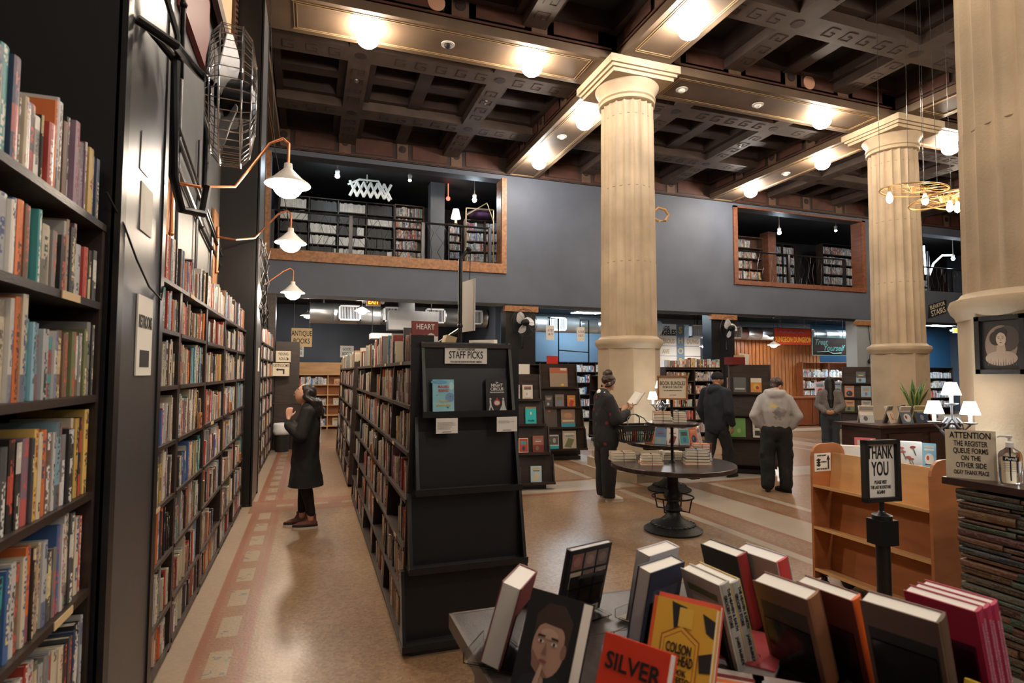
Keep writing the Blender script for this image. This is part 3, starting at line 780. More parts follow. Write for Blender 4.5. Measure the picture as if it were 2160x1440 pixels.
# copper sconces
def sconce(y, z, label, xs, ys_, zs_, board=True):
    t = thing('wall_sconce', label, 'wall lamp', (-1.1, y, z), group='copper pipe sconces above the left shelves')
    if board: MB().box(-.01, .012, -.16, .16, -.62, .30).obj('back_board', 'pine', t)
    g = MB(); g.tube([(.03, 0, -.42), (.03, 0, .12)], .016, 8); g.tube([(.03, 0, 0), (.22, 0, -.02), (xs-.42, (ys_)*.6, .08), (xs-.16, ys_, zs_+.34), (xs-.05, ys_, zs_+.40), (xs, ys_, zs_+.36), (xs, ys_, zs_+.16)], .013, 8)
    g.sphere((.03, 0, 0), .026, 8, 6); g.sphere((.03, 0, -.42), .022, 8, 6); g.obj('pipe_arm', 'copper', t, smooth=True)
    g = MB(); g.lathe([(.035, .17), (.04, .12), (.07, .09), (.13, .03), (.195, -.015), (.20, -.03), (.19, -.028), (.12, .018), (.06, .08), (.03, .11)], 28, (xs, ys_, zs_), caps=False); g.obj('shade', 'enamel_white', t, smooth=True)
    MB().sphere((xs, ys_, zs_-.055), (.125, .125, .095), 14, 10).obj('bulb', 'sconce_bulb', t, smooth='all')
sconce(5.2, 3.20, 'nearest copper sconce with glowing bulb under a white enamel shade', .87, .4, .22)
sconce(7.55, 3.28, 'middle copper sconce glowing on the left wall', .82, .5, .12)
sconce(10.2, 3.1, 'farthest copper sconce glowing low above the antique books sign', .78, .6, .0, board=False)
# wall fan on the near pilaster
def cage_fan(loc, rz, label, Rr=.36, ang=0, cage=True, off=(0, .42)):
    t = thing('wall_fan', label, 'fan', loc, rz); ox, oy = off
    g = MB(); g.tube([(0, .0, .04), (ox*.15, oy*.45, .0), (ox*.8, oy*.55, .06), (ox, oy-.08, .06)], .020, 8); g.tube([(ox*.3, .0, .10), (ox*.35, .10, -.02), (ox*.4, .10, -.50), (ox*.55, .12, -.62), (ox*.8, oy*.7, -.60), (ox, oy-.08, -.45)], .019, 8)
    g.tube([(ox*.3, .0, .45), (ox*.38, .10, .10), (ox*.4, .10, -.1)], .012, 8); g.tube([(ox, oy-.09, .10), (ox, oy-.09, -.45)], .014, 8)
    g.obj('bracket', 'black_metal', t, smooth=True)
    hb = T(ox, oy, 0, rz=ang)
    MB().lathe([(.05, -.12), (.09, -.10), (.09, .02), (.05, .06)], 16, M=hb @ T(rx=PI/2)).obj('motor', 'black_metal', t, smooth=True)
    for k in range(3):
        g = MB(); a0 = k*2*PI/3+.55; rings = []
        for i in range(6):
            r = .05+(Rr*.88-.05)*i/5; wv = .045+.075*math.sin(PI*min(1, (i+.6)/5.5)); a = a0+.10*i
            c = Vector((r*math.cos(a), 0, r*math.sin(a))); tt = Vector((-math.sin(a), 0, math.cos(a)))
            tw = .45-.05*i; u_ = tt*math.cos(tw)+Vector((0, 1, 0))*math.sin(tw)
            rings.append([tuple(c+u_*wv), tuple(c+u_*wv+Vector((0, .004, 0))), tuple(c-u_*wv+Vector((0, .004, 0))), tuple(c-u_*wv)])
        g.loft(rings, M=hb); g.obj('blade', 'blade_metal', t, smooth=True)
    if cage == 'ring':
        g = MB()
        for yy in (-.06, .06): g.tube([(Rr*1.02*math.cos(a*2*PI/40), yy, Rr*1.02*math.sin(a*2*PI/40)) for a in range(40)], .006, 5, M=hb, closed=True)
        for k in range(8): g.tube([(0, .11, 0), (Rr*1.02*math.cos(k*PI/4), .06, Rr*1.02*math.sin(k*PI/4))], .003, 4, M=hb)
        g.obj('wire_cage', 'gunmetal', t)
    elif cage:
        g = MB()
        for yy, rr in ((-.09, Rr*.55), (-.07, Rr*.85), (-.03, Rr), (.06, Rr), (.10, Rr*.85), (.12, Rr*.5)):
            g.tube([(rr*math.cos(a*2*PI/40), yy, rr*math.sin(a*2*PI/40)) for a in range(40)], .0042 if abs(rr-Rr) < .01 else .003, 5, M=hb, closed=True)
        for k in range(44):
            a = k*2*PI/44; pr = [(.06, -.10), (Rr*.55, -.09), (Rr*.85, -.07), (Rr, -.03), (Rr, .06), (Rr*.85, .10), (Rr*.5, .12), (.06, .125)]
            g.tube([(r*math.cos(a), yy, r*math.sin(a)) for r, yy in pr], .0022, 4, M=hb)
        g.obj('wire_cage', 'chrome', t, smooth=True)
    return t
cage_fan((-.66, 2.52, 3.0), -PI/2, 'caged wall fan on black arms high on the near pilaster', Rr=.32, ang=.1, off=(-.50, .26))
# pipes and dark brackets above, red hanging frame and gilt mirror at the top edge
conduit([(-.60, 2.60, 4.3), (-.56, 2.78, 3.75), (-.60, 2.80, 3.55)], .022, 'bent black pipe on the near pilaster above the caged fan bracket', 'black_metal')
conduit([(-.62, 2.62, 3.9), (-.58, 2.9, 3.35), (-.60, 3.0, 3.05)], .012, 'thin black rod slanting down the near pilaster', 'black_metal')
t = thing('framed_mirror', 'ornate dark frame with a tan panel leaning out at top left', 'picture', (-1.05, 7.25, 6.55), PI/2)
g = MB()
for a in ((-.75, -.60, -.9, .9), (.60, .75, -.9, .9), (-.75, .75, -1.0, -.85), (-.75, .75, .85, 1.)): g.box(a[0], a[1], -.06, 0, a[2], a[3])
for k in range(26):
    for x in (-.675, .675): g.sphere((x, -.06, -.9+k*.072), (.05, .03, .03), 6, 4)
g.obj('carved_frame', 'brown_wood', t)
MB().box(-.6, .6, -.02, 0, -.85, .85).obj('panel', 'sign_tan', t)
o = MB().box(0, .05, -.6, .6, -1.2, 1.2).obj('red_banner', 'dark_red', None, loc=(-1.115, 5.95, 5.95)); tag(o, 'dark red banner high on the wall behind the caged fan', 'banner')
o = MB().tube([(-.60, 7.9, 6.7), (-.50, 7.95, 4.6), (-.3, 8.1, 3.62)], .005, 5).obj('cable', 'ink'); tag(o, 'thin cable dropping from the ceiling to the sconces', 'cable')
# tangled cables at the second pilaster
g = MB(); r_ = random.Random(3)
for k in range(10):
    p = [(-.64+r_.uniform(0, .1), 7.95+r_.uniform(-.1, .5), 3.35-.18*i+r_.uniform(-.05, .05)) for i in range(7)]; g.tube(p, .006, 5)
g.obj('x', 'ink'); o = bpy.context.scene.objects['x']; o.name = 'cable_tangle'; tag(o, 'tangle of dark cables on the second black pilaster', 'cables')
o = MB().box(0, .003, -.10, .10, -.16, .16).obj('notice_sheet', 'paper', None, loc=(-.667, 8.55, 1.85)); tag(o, 'small white notice taped on the second black pilaster', 'paper')
# ================================================================ free-standing books with covers
def book(name, label, cat, M, w_, h_, t_, col, art=(), text=(), spine='-x', pages=(.70, .66, .58), group=None, soft=False, back=None, spine_col=None):
    """M places the book: local x across the cover, z up, front cover towards -y, origin at bottom centre"""
    t = thing(name, label, cat, (0, 0, 0), group=group); t.matrix_world = M
    bt = .0012 if soft else .003; ov = 0 if soft else .003; sx = -1 if spine == '-x' else 1
    g = MB(); g.box(-w_/2, w_/2, -t_/2, -t_/2+bt, 0, h_, 0, None, col); g.box(-w_/2, w_/2, t_/2-bt, t_/2, 0, h_, 0, None, back or col)
    prof = [(sx*(w_/2-.002), -t_/2)]+[(sx*(w_/2+.003*math.sin(PI*i/5)), -t_/2+t_*i/5) for i in range(1, 5)]+[(sx*(w_/2-.002), t_/2)]+[(sx*(w_/2-.005), t_/2-.001), (sx*(w_/2-.005), -t_/2+.001)]
    g.prism(prof, 0, h_, 'z', 0, None, spine_col or col); g.obj('cover', 'printed', t)
    g = MB(); xa, xb = (-w_/2+.005, w_/2-ov) if sx < 0 else (-w_/2+ov, w_/2-.005)
    g.box(xa, xb, -t_/2+bt, t_/2-bt, ov, h_-ov, 0, None, pages); g.obj('page_block', 'printed', t)
    if art:
        g = MB()
        for k, (poly, c) in enumerate(art):
            y = -t_/2-.0004-.00025*k
            g.prism([(p[0]*w_, p[1]*h_) for p in poly], y, y+.0003, 'y', 0, None, c)
        g.obj('cover_art', 'printed', t)
    for s, z, size, sx_, m_ in text: words(s, size, m_, t, T(0, -t_/2-.0005-.0003*len(art)-.0006, z*h_), sx=sx_, bold=size*.015)
    return t
def ell(cx, cz, rx, rz, n=16, rot=0): return [(cx+rx*math.cos(2*PI*k/n+rot), cz+rz*math.sin(2*PI*k/n+rot)) for k in range(n)]
def rc(x0, x1, z0, z1): return [(x0, z0), (x1, z0), (x1, z1), (x0, z1)]
def gen_art(kind, r):
    p = lambda: r.choice(PAL)[1]
    if kind == 0: return [(rc(-.42, .42, .68, .9), p()), (ell(0, .35, .26, .20), p()), (ell(.05, .38, .12, .12), p())]
    if kind == 1: return [(rc(-.5, .5, 0, .45), p()), (rc(-.35, .35, .74, .80), p()), (rc(-.28, .28, .64, .69), p()), (ell(-.1, .25, .16, .14), p())]
    if kind == 2: return [([(-.4, .1), (.1, .05), (.35, .5), (-.1, .6)], p()), (rc(-.38, .38, .78, .86), p()), (rc(-.3, .3, .68, .73), p())]
    if kind == 3: return [(rc(-.44, .44, .06, .94), p()), (rc(-.3, .3, .55, .8), p()), (ell(0, .3, .15, .16), p())]
    return [(rc(-.36, .36, .80, .88), p()), (rc(-.36, .36, .68, .76), p()), (ell(.0, .32, .34, .24), p()), (ell(-.1, .36, .1, .1), p()), (rc(-.3, .3, .06, .10), p())]
TITLES = 'NOVEL|STORY|LIGHT|HOUSE|NIGHT|RIVER|OCEAN|CITY'.split('|')

# ================================================================ display ends: tiers of leaning panels with side wings and lips
def tiers(t, w0, w1, z_levels, ztop, d0, d1, m_='black_paint', panel=None, top=True):
    """face towards -y; tier k has its lip at z_levels[k]; set back from d0 (bottom) to d1 (top)"""
    n = len(z_levels)
    for k, z in enumerate(z_levels):
        za = z; zb = (z_levels[k+1]-.03) if k < n-1 else ztop
        f = k/(n-1) if n > 1 else 0; wv = w0+(w1-w0)*f; d = d0+(d1-d0)*f
        g = MB(); g.box(-wv/2-.015, wv/2+.015, -d-.01, -d+.13, za-.022, za); g.box(-wv/2-.015, wv/2+.015, -d-.014, -d-.004, za-.026, za+.012)
        g.obj('lip', m_, t)
        g = MB(); y0, y1 = -d+.085, -d+.125; g.add([(-wv/2, y0, za), (wv/2, y0, za), (wv/2, y1, zb), (-wv/2, y1, zb), (-wv/2, y0+.015, za), (wv/2, y0+.015, za), (wv/2, y1+.015, zb), (-wv/2, y1+.015, zb)],
              [(0, 1, 2, 3), (7, 6, 5, 4), (0, 4, 5, 1), (3, 2, 6, 7), (1, 5, 6, 2), (0, 3, 7, 4)])
        g.obj('display_panel', panel or m_, t)
        for s in (-1, 1):
            g = MB(); x = s*wv/2; g.prism([(-d, za), (-d+.13, za), (-d+.14, zb), (-d+.10, zb)], x-.010, x+.010, 'x')
            g.obj('side_wing', m_, t)
def tier_pose(z, d, k_lean=.085, x=0, t_=.03, tw=0):
    return T(x, -d+.085-.012-t_/2-.012, z+.002) @ Matrix.Rotation(-k_lean, 4, 'X') @ Matrix.Rotation(tw, 4, 'Z')

def island(x0, y0, y1, label, where, sd_, front_end, near_name, far=False, tilt=.035):
    """tall double shelf; its left face leans slightly, carrying books that face the left aisle"""
    W0, Ht = .80, 1.75; zs = [.06, .31, .60, .89, 1.18, 1.47, 1.755]
    t = thing('island_bookcase', label, 'bookcase', (x0, y0, 0)); L = y1-y0; nb = max(2, round(L/.93)); r = random.Random(sd_)
    xf = lambda z: tilt*z   # left face shifts right with height
    for k in range(nb+1):
        y = L*k/nb; g = MB(); g.prism([(xf(0), .04), (W0-xf(0), .04), (W0-xf(1.85), 1.84), (xf(1.85), 1.84)] if k in (0, nb) else [(xf(0), .04), (W0, .04), (W0-xf(1.85), 1.755), (xf(1.85), 1.755)], y-.014, y+.014, 'y'); g.obj('upright', 'dark_wood', t)
    MB().box(W0/2-.01, W0/2+.01, 0, L, .05, 1.8).obj('centre_panel', 'dark_wood', t)
    for z in zs: MB().box(xf(z)-.008, W0-xf(z)+.008, 0, L, z-.024, z).obj('shelf', 'dark_wood', t)
    for yy in (.25, L-.25):
        for xx in (.1, W0-.1): MB().lathe([(.035, -.02), (.035, .02)], 14, M=T(xx, yy, .036, ry=PI/2)).obj('castor', 'black_metal', t)
    for i, z in enumerate(zs):
        for k in range(nb):
            hm = (zs[i+1]-z-.03) if i < len(zs)-1 else .27
            a = L*k/nb+.02+(.07 if front_end and k == 0 and i == len(zs)-1 else 0); ww = L/nb-.04-(.07 if front_end and k == 0 and i == len(zs)-1 else 0)
            ww2 = ww*(r.uniform(.35, .8) if r.random() < .25 else 1)
            wh = '%s, %s' % ('top row' if i == len(zs)-1 else nth(len(zs)-2-i)+' shelf down', where)
            fill((x0+xf(z)+.012+W0*0, y0+a, z+.001), (0, 1, 0), (-1, 0, 0), ww2, hm, r, wh+' bay %s' % nth(k), 'its near end', far=far or k > 1, dep=.2)
    return t, xf, W0
ISX = .55
ti_, xf_, W0_ = island(ISX, 3.66, 8.1, 'long dark double bookcase behind the staff picks display, facing the left aisle', 'staff picks rack', 101, True, '')
island(ISX, 8.9, 13.0, 'second long dark bookcase beyond the staff picks rack in the left aisle', 'farther aisle rack', 102, False, '', far=True)
# staff picks display end
E = thing('display_stand', 'tall black tiered display end with the staff picks sign', 'display stand', (ISX+.405, 3.645, 0))
tiers(E, .80, .575, [.06, .50, .96, 1.43], 1.875, .135, .115)
MB().box(-.36, .36, -.005, .0, .05, 1.84).obj('rear_board', 'black_paint', E)
MB().box(-.30, .30, -.03, -.004, 1.84, 1.865).obj('top_rail', 'dark_wood', E)
MB().box(-.36, .36, -.12, -.01, .0, .036).obj('plinth', 'black_paint', E)
ex, ey = ISX+.405, 3.645
flat_sign('staff_picks_sign', 'white staff picks sign with black lettering on the black display end', 'sign', (ex-.008, ey-.018-.006, 1.79), 0, .28, .105, 'sign_white',
          [('THE LAST BOOKSTORE', .038, .018, .62), ('STAFF PICKS', .002, .066, .62), ('YOU\'LL ENJOY BECAUSE WE ARE AWESOME + AMAZING', -.040, .015, .55)])
W_ = lambda x, y, z, rz=0: T(x, y, z, rz=rz)
book('display_book', 'light blue novel standing on the left of the staff picks tier', 'book', W_(ex, ey, 0) @ tier_pose(1.43, .115, x=-.165), .135, .205, .024, (.25, .55, .66),
     [(rc(-.5, .5, 0, .3), (.30, .62, .70)), (ell(.3, .45, .22, .14), (.16, .30, .52)), (ell(-.2, .92, .4, .06), (.12, .38, .62)), (ell(.38, .8, .12, .12), (.45, .72, .80)), (ell(-.38, .90, .03, .02), (.6, .1, .12)),
      (ell(-.3, .52, .05, .008), (.05, .08, .1)), (ell(.32, .48, .05, .008), (.05, .08, .1)), (ell(.2, .14, .05, .012), (.05, .08, .1))],
     [('MALIBU', .78, .020, 1.05, 'red'), ('RISING', .66, .020, 1.05, 'red'), ('TAYLOR', .34, .017, .9, 'yellow'), ('JENKINS REID', .22, .017, .9, 'yellow')], soft=True)
book('display_book', 'black novel with white silhouettes on the right of the staff picks tier', 'book', W_(ex, ey, 0) @ tier_pose(1.43, .115, x=.185), .135, .205, .030, (.010, .010, .012),
     [(ell(0, .27, .17, .10), (.5, .05, .04)), (ell(0, .26, .13, .07), (.65, .62, .58)), ([(-.42, .02), (-.36, .2), (-.38, .34), (-.30, .34), (-.28, .2), (-.16, .02), (-.22, .02), (-.31, .15), (-.36, .02)], (.62, .6, .57)), (ell(-.33, .385, .05, .035), (.62, .6, .57)),
      ([(.12, .03), (.46, .03), (.38, .2), (.36, .34), (.26, .34), (.25, .2)], (.62, .6, .57)), (ell(.31, .385, .05, .035), (.62, .6, .57)), (rc(-.5, .5, .0, .015), (.3, .02, .02)), ([(-.08, .34), (.08, .34), (0, .44)], (.5, .05, .04))],
     [('The', .90, .012, 1, 'white'), ('NIGHT', .81, .028, .92, 'white'), ('CIRCUS', .69, .028, .92, 'white'), ('ERIN MORGENSTERN', .59, .011, .9, 'white')], spine_col=(.5, .03, .03), spine='+x')
for x, lb in ((-.155, 'left'), (.235, 'right')):
    t = thing('note_card', 'white typed note card hanging below the %s staff pick book' % lb, 'card', (ex+x, ey-.133, 1.352))
    MB().box(-.068, .068, 0, .002, -.045, .048).obj('card', 'sign_white', t)
    g = MB(); rr = random.Random(x)
    for k in range(8 if x < 0 else 3): g.box(-.060, .04+rr.uniform(-.03, .018), -.0006, 0, .022-k*.006, .0235-k*.006)
    g.box(-.028, .028, -.0006, 0, -.038, -.034); g.obj('typed_lines', 'statue', t)
# things on top of the rack end: comic, easel, paperbacks, pole with hanging sign
book('comic_book', 'red comic with two white faces leaning on the rack top above staff picks', 'book', W_(ISX+.150, 3.715, 1.758, .10) @ Matrix.Rotation(-.06, 4, 'X'), .175, .255, .012, (.22, .03, .025),
     [(rc(-.48, .48, .02, .62), (.10, .07, .07)), (ell(-.05, .55, .16, .10), (.70, .68, .62)), (ell(.22, .60, .15, .10), (.70, .68, .62)), (ell(-.08, .57, .02, .012), (.02, .02, .02)), (ell(.02, .57, .02, .012), (.02, .02, .02)), (ell(.2, .62, .02, .012), (.02, .02, .02)), (ell(.3, .62, .02, .012), (.02, .02, .02)),
      (rc(.25, .48, .48, .62), (.75, .75, .72)), (rc(.1, .48, .1, .42), (.5, .33, .05))], [('HEART', .85, .05, .8, 'paper')])
o = MB().box(-.075, .075, -.008, .004, 0, .16).obj('comic_easel', 'ink', None, loc=(ISX+.125, 3.690, 1.76)); tag(o, 'black plastic easel panel in front of the red comic', 'stand')
for k, (x, c, w1, h1, a, lb) in enumerate([(.30, 'sign_tan', .07, .17, .5, 'tan paperback leaning open on the rack top beside the black pole'), (.42, 'dark_red', .05, .075, 0, 'small red box lying on the rack top right of the black pole')]):
    o = MB().box(-w1/2, w1/2, 0, .13, 0, h1).obj('paperback', c, None, loc=(ISX+x, 3.78, 1.76)); o.rotation_euler = (0, a*.5, 0); tag(o, lb, 'book')
t = thing('open_book', 'open cream book of printed pages standing on the rack top, right side', 'book', (ISX+.60, 3.80, 1.757))
g = MB(); g.add([(-.13, .0, 0), (.04, -.03, 0), (.04, .0, .15), (-.13, .03, .145)], [(0, 1, 2, 3)]); g.add([(.04, -.03, 0), (.09, .07, 0), (.09, .08, .155), (.04, .0, .15)], [(0, 1, 2, 3)])
g.box(-.13, .09, .03, .08, 0, .12); g.obj('pages', 'paper', t)
g = MB()
for k in range(9): g.add([(-.115, -.004+.0002*k, .03+k*.012), (.02, -.028+.0022*k, .03+k*.012), (.02, -.028+.0022*k, .033+k*.012), (-.115, -.004+.0002*k, .033+k*.012)], [(0, 1, 2, 3)])
g.obj('printed_lines', 'statue', t)
t = thing('sign_pole', 'black pipe pole on the rack end carrying a chained white sign', 'pole', (ISX+.40, 3.80, 1.755))
g = MB(); g.tube([(0, 0, 0), (0, 0, .70)], .014, 10); g.tube([(0, 0, .70), (.05, .0, .76)], .014, 10); g.sphere((.055, 0, .765), .022, 10, 8); g.sphere((0, 0, .24), .020, 10, 8)
g.tube([(0, 0, .22), (-.18, .9, .02)], .012, 8); g.obj('pole', 'gunmetal', t, smooth=True)
g = MB()
for x in (.015, .07): g.tube([(x, 0, .74), (x, .02, .56)], .0025, 4)
g.obj('chain', 'black_metal', t)
s = MB().box(-.12, .12, -.003, .003, -.175, .175); o = s.obj('hanging_sign', 'sign_white', None); o.location = (ISX+.455, 3.82, 2.135); o.rotation_euler = (0, 0, R(100)); tag(o, 'white sign seen edge-on, chained to the pole above staff picks', 'sign')
scribble(o, T(0, -.0031, 0), .18, .26, 'ink', 4, 3)
# letter block M, wooden
letter_tag(5.75, .892, 'M', 'wooden block with letter M on the staff picks rack shelf', x=ISX+.02, rz=-PI/2)
for k, (yy, zz) in enumerate([(4.1, 1.755), (5.0, 1.755), (5.9, 1.755), (4.3, 1.18), (5.1, .60), (4.0, .60)]):
    o = MB().box(-.003, 0, -.05, .05, -.022, 0).obj('shelf_label', 'sign_tan', None, loc=(ISX+.035*zz-.009, yy, zz)); tag(o, 'small tan label on the %s aisle shelf edge of the staff picks rack' % ['nearest top', 'second top', 'third top', 'upper middle', 'lower', 'lowest near'][k], 'label')

# ================================================================ tiered towers of face-out books
def tower(x, y, rz, label, zs, ztop, w0, w1, picks, sd_, sides=True, topstuff=None, wherel='', depth=.55):
    t = thing('display_tower', label, 'display stand', (x, y, 0), rz)
    tiers(t, w0, w1, zs, ztop, .30, .16, 'dark_wood', 'dark_wood')
    hw = w1/2-.02
    g = MB(); g.prism([(-w0/2+.05, .07), (w0/2-.05, .07), (hw, ztop), (-hw, ztop)], -.06, -.02, 'y'); g.obj('core_panel', 'dark_wood', t)
    for k, z in enumerate(zs+[ztop]): MB().box(-w0/2+.04+(w0-w1)/2*k/len(zs), w0/2-.04-(w0-w1)/2*k/len(zs), -.02, depth, z-.022, z).obj('shelf', 'dark_wood', t)
    g = MB(); g.prism([(-w0/2+.05, .07), (w0/2-.05, .07), (hw, ztop), (-hw, ztop)], depth-.02, depth, 'y'); g.obj('end_panel', 'dark_wood', t)
    MB().box(-.012, .012, 0, depth-.02, .07, ztop).obj('divider', 'dark_wood', t)
    MB().box(-w0/2+.1, w0/2-.1, -.2, depth-.05, 0, .07).obj('base', 'black_paint', t)
    r = random.Random(sd_); Mt = T(x, y, 0, rz=rz); n = len(zs)
    for (lv, xx, w_, h_, c, kind, lb, txt) in picks:
        d = .30+(.16-.30)*lv/(n-1)
        book('display_book', lb, 'book', Mt @ tier_pose(zs[lv], d, x=xx, k_lean=.10), w_, h_, .022, c, gen_art(kind, r) if isinstance(kind, int) else kind, txt, soft=True)
    if sides:   # upright books on the right hand side
        for lv in range(n):
            d_ = Mt.to_3x3() @ Vector((0, 1, 0)); nn = Mt.to_3x3() @ Vector((1, 0, 0)); hwz = w0/2-.05-(w0-w1)/2*lv/n
            p = Mt @ Vector((hwz, .0, zs[lv]+.001)); fill(p, d_, nn, depth-.06, min(.26, (zs+[ztop])[lv+1]-zs[lv]-.03), r, 'tower side', 'its end', far=True, fillf=.6)
            d2 = Mt.to_3x3() @ Vector((0, 1, 0)); p = Mt @ Vector((-hwz, .0, zs[lv]+.001)); fill(p, d2, -nn, depth-.06, min(.26, (zs+[ztop])[lv+1]-zs[lv]-.03), r, 'tower side', 'its end', far=True, fillf=.6)
    return t
Z4 = [.12, .50, .88, 1.24]
tower(3.0, 8.15, -.16, 'dark tiered display just right of the staff picks end', [.10, .52, .93, 1.29], 1.66, .84, .50,
      [(0, -.14, .15, .21, (.05, .04, .04), 4, 'dark novel with pale lettering low on the first tiered tower', [('GIRL', .72, .04, .9, 'paper'), ('GLASS', .22, .035, .9, 'paper')]), (0, .16, .16, .23, (.42, .60, .68), 2, 'light blue novel low on the first tiered tower', ()),
       (1, -.18, .14, .21, (.60, .48, .30), 1, 'tan novel, lower middle tier of the first tower', ()), (1, -.02, .14, .21, (.66, .57, .42), 3, 'cream novel, centre of the lower middle tier of first tower', ()), (1, .20, .16, .24, (.33, .12, .09), 1, 'red brown novel, right of the lower middle tier of first tower', ()),
       (2, .10, .16, .25, (.02, .50, .52), [(ell(0, .62, .07, .09), (.75, .72, .55)), (rc(-.5, .5, .9, 1), (.35, .22, .08))], 'bright turquoise book on the first tiered tower', [('tracks', .2, .045, .9, 'ink')]), (2, -.17, .10, .10, (.55, .42, .22), 0, 'small tan booklet on the first tiered tower', ()),
       (3, -.13, .14, .21, (.60, .56, .50), 2, 'grey and white novel on the upper tier of the first tower', ()), (3, .06, .15, .21, (.68, .60, .52), 4, 'cream illustrated novel on the upper tier of the first tower', ())], 5)
tower(4.62, 10.55, -.10, 'dark tiered display tower left of the woman with the hair bun', [.22, .63, 1.02, 1.40], 1.86, 1.02, .74,
      [(0, -.20, .30, .27, (.55, .55, .52), [(rc(-.5, .5, 0, .22), (.02, .42, .55)), (rc(-.46, .46, .3, .9), (.10, .10, .10)), (ell(-.2, .6, .12, .2), (.5, .5, .48)), (ell(.2, .6, .1, .18), (.4, .4, .38))], 'photo book with a blue stripe on the lowest tier of the second tower', ()), (0, .17, .27, .34, (.50, .44, .38), 2, 'tan photo book on the lowest tier of the second tower', ()),
       (1, -.22, .30, .36, (.09, .075, .07), [(ell(0, .86, .1, .05), (.5, .12, .05))], 'large dark brown book with orange emblem on the second tower', ()), (1, .16, .28, .34, (.30, .20, .15), [(rc(-.5, .5, 0, .2), (.05, .35, .48)), (rc(-.42, .42, .3, .4), (.6, .5, .35)), (ell(0, .65, .3, .15), (.45, .25, .15))], 'brown and blue book on the second tower beside the dark one', ()),
       (2, -.22, .15, .22, (.10, .09, .09), 1, 'dark paperback left on the second tower, third tier', ()), (2, .0, .18, .24, (.16, .17, .17), 3, 'grey black photo book in the middle of the second tower', ()), (2, .24, .16, .22, (.58, .22, .05), 2, 'orange paperback right on the second tower, third tier', ()),
       (3, .0, .36, .38, (.33, .25, .18), [(rc(-.5, .5, .72, 1), (.40, .12, .07)), (ell(.2, .12, .1, .07), (.70, .42, .08)), (rc(.1, .45, .86, .98), (.6, .56, .48))], 'large tan cookbook on the top tier of the second tower', ())], 6, depth=.9)
tower(7.15, 8.10, -.62, 'dark tiered display tower directly behind the man in the grey hoodie', [.18, .60, .98, 1.35], 1.83, .92, .66,
      [(1, -.22, .26, .32, (.16, .36, .10), [(ell(.1, .35, .12, .12), (.3, .5, .2))], 'bright green book beside the grey hoodie man', ()), (1, .10, .15, .30, (.66, .64, .60), [(rc(-.3, .3, .55, .85), (.03, .03, .03)), (rc(-.3, .3, .12, .4), (.03, .03, .03))], 'white book with black blocks beside the green one', ()),
       (3, -.16, .20, .26, (.10, .11, .11), [(rc(-.4, .4, .2, .3), (.5, .48, .42))], 'charcoal book with cream lettering on the tower behind the hoodie man', ()),
       (3, .10, .17, .25, (.60, .25, .05), [(rc(-.5, .5, .7, 1), (.65, .6, .5)), (ell(0, .4, .3, .2), (.6, .42, .05)), (ell(.1, .35, .15, .12), (.4, .03, .03))], 'orange and red comic on the tower behind the hoodie man', ())], 8, depth=.8)
# boxes and loose books standing on top of the towers
def topper(name, x, y, z, dx, dy, dz, m_, label, rz=0, cat='book', lean=0):
    o = MB().box(-dx/2, dx/2, -dy/2, dy/2, 0, dz).obj(name, m_, None, loc=(x, y, z)); o.rotation_euler = (0, lean, rz); return tag(o, label, cat)
topper('picture_book', 3.02, 8.25, 1.662, .26, .03, .15, 'paper', 'pale sheet standing on top of the first tiered tower')
topper('picture_book', 4.60, 10.75, 1.862, .22, .06, .16, 'red', 'red box standing on top of the second tower', cat='box')
topper('paperback', 6.98, 8.25, 1.832, .28, .2, .13, 'dark_red', 'stack of red paperbacks on top of the tower behind the hoodie man')
topper('paperback', 7.30, 8.40, 1.832, .20, .03, .20, 'paper', 'white book leaning on top of the tower behind the hoodie man', lean=.1)
topper('paperback', 7.12, 8.30, 1.832, .10, .15, .17, 'sign_tan', 'tan paperback on top of the tower behind the hoodie man')
# tall sign frames on the second tower
for k, (x, y, lb) in enumerate([(4.85, 11.0, 'black sign frame with a white card rising over the second tower'), (5.62, 11.15, 'black sign frame with a card hidden partly by the middle column')]):
    t = thing('sign_stand', lb, 'sign frame', (x, y, 1.86)); MB().tube([(0, 0, 0), (0, 0, .95), (-.20, 0, .95), (-.20, 0, .80)], .014, 8).obj('frame', 'black_metal', t)
    MB().box(-.28, -.10, -.005, .005, .50, .80).obj('card', 'sign_white', t)
    scribble(t, T(-.19, -.006, .66), .12, .16, 'dark_red', 2, 1)
o = MB().tube([(4.86, 11.0, 2.15), (5.61, 11.15, 2.12)], .012, 8).obj('cross_rail', 'black_metal'); tag(o, 'thin black rail joining the two sign frames over the tower', 'rail')
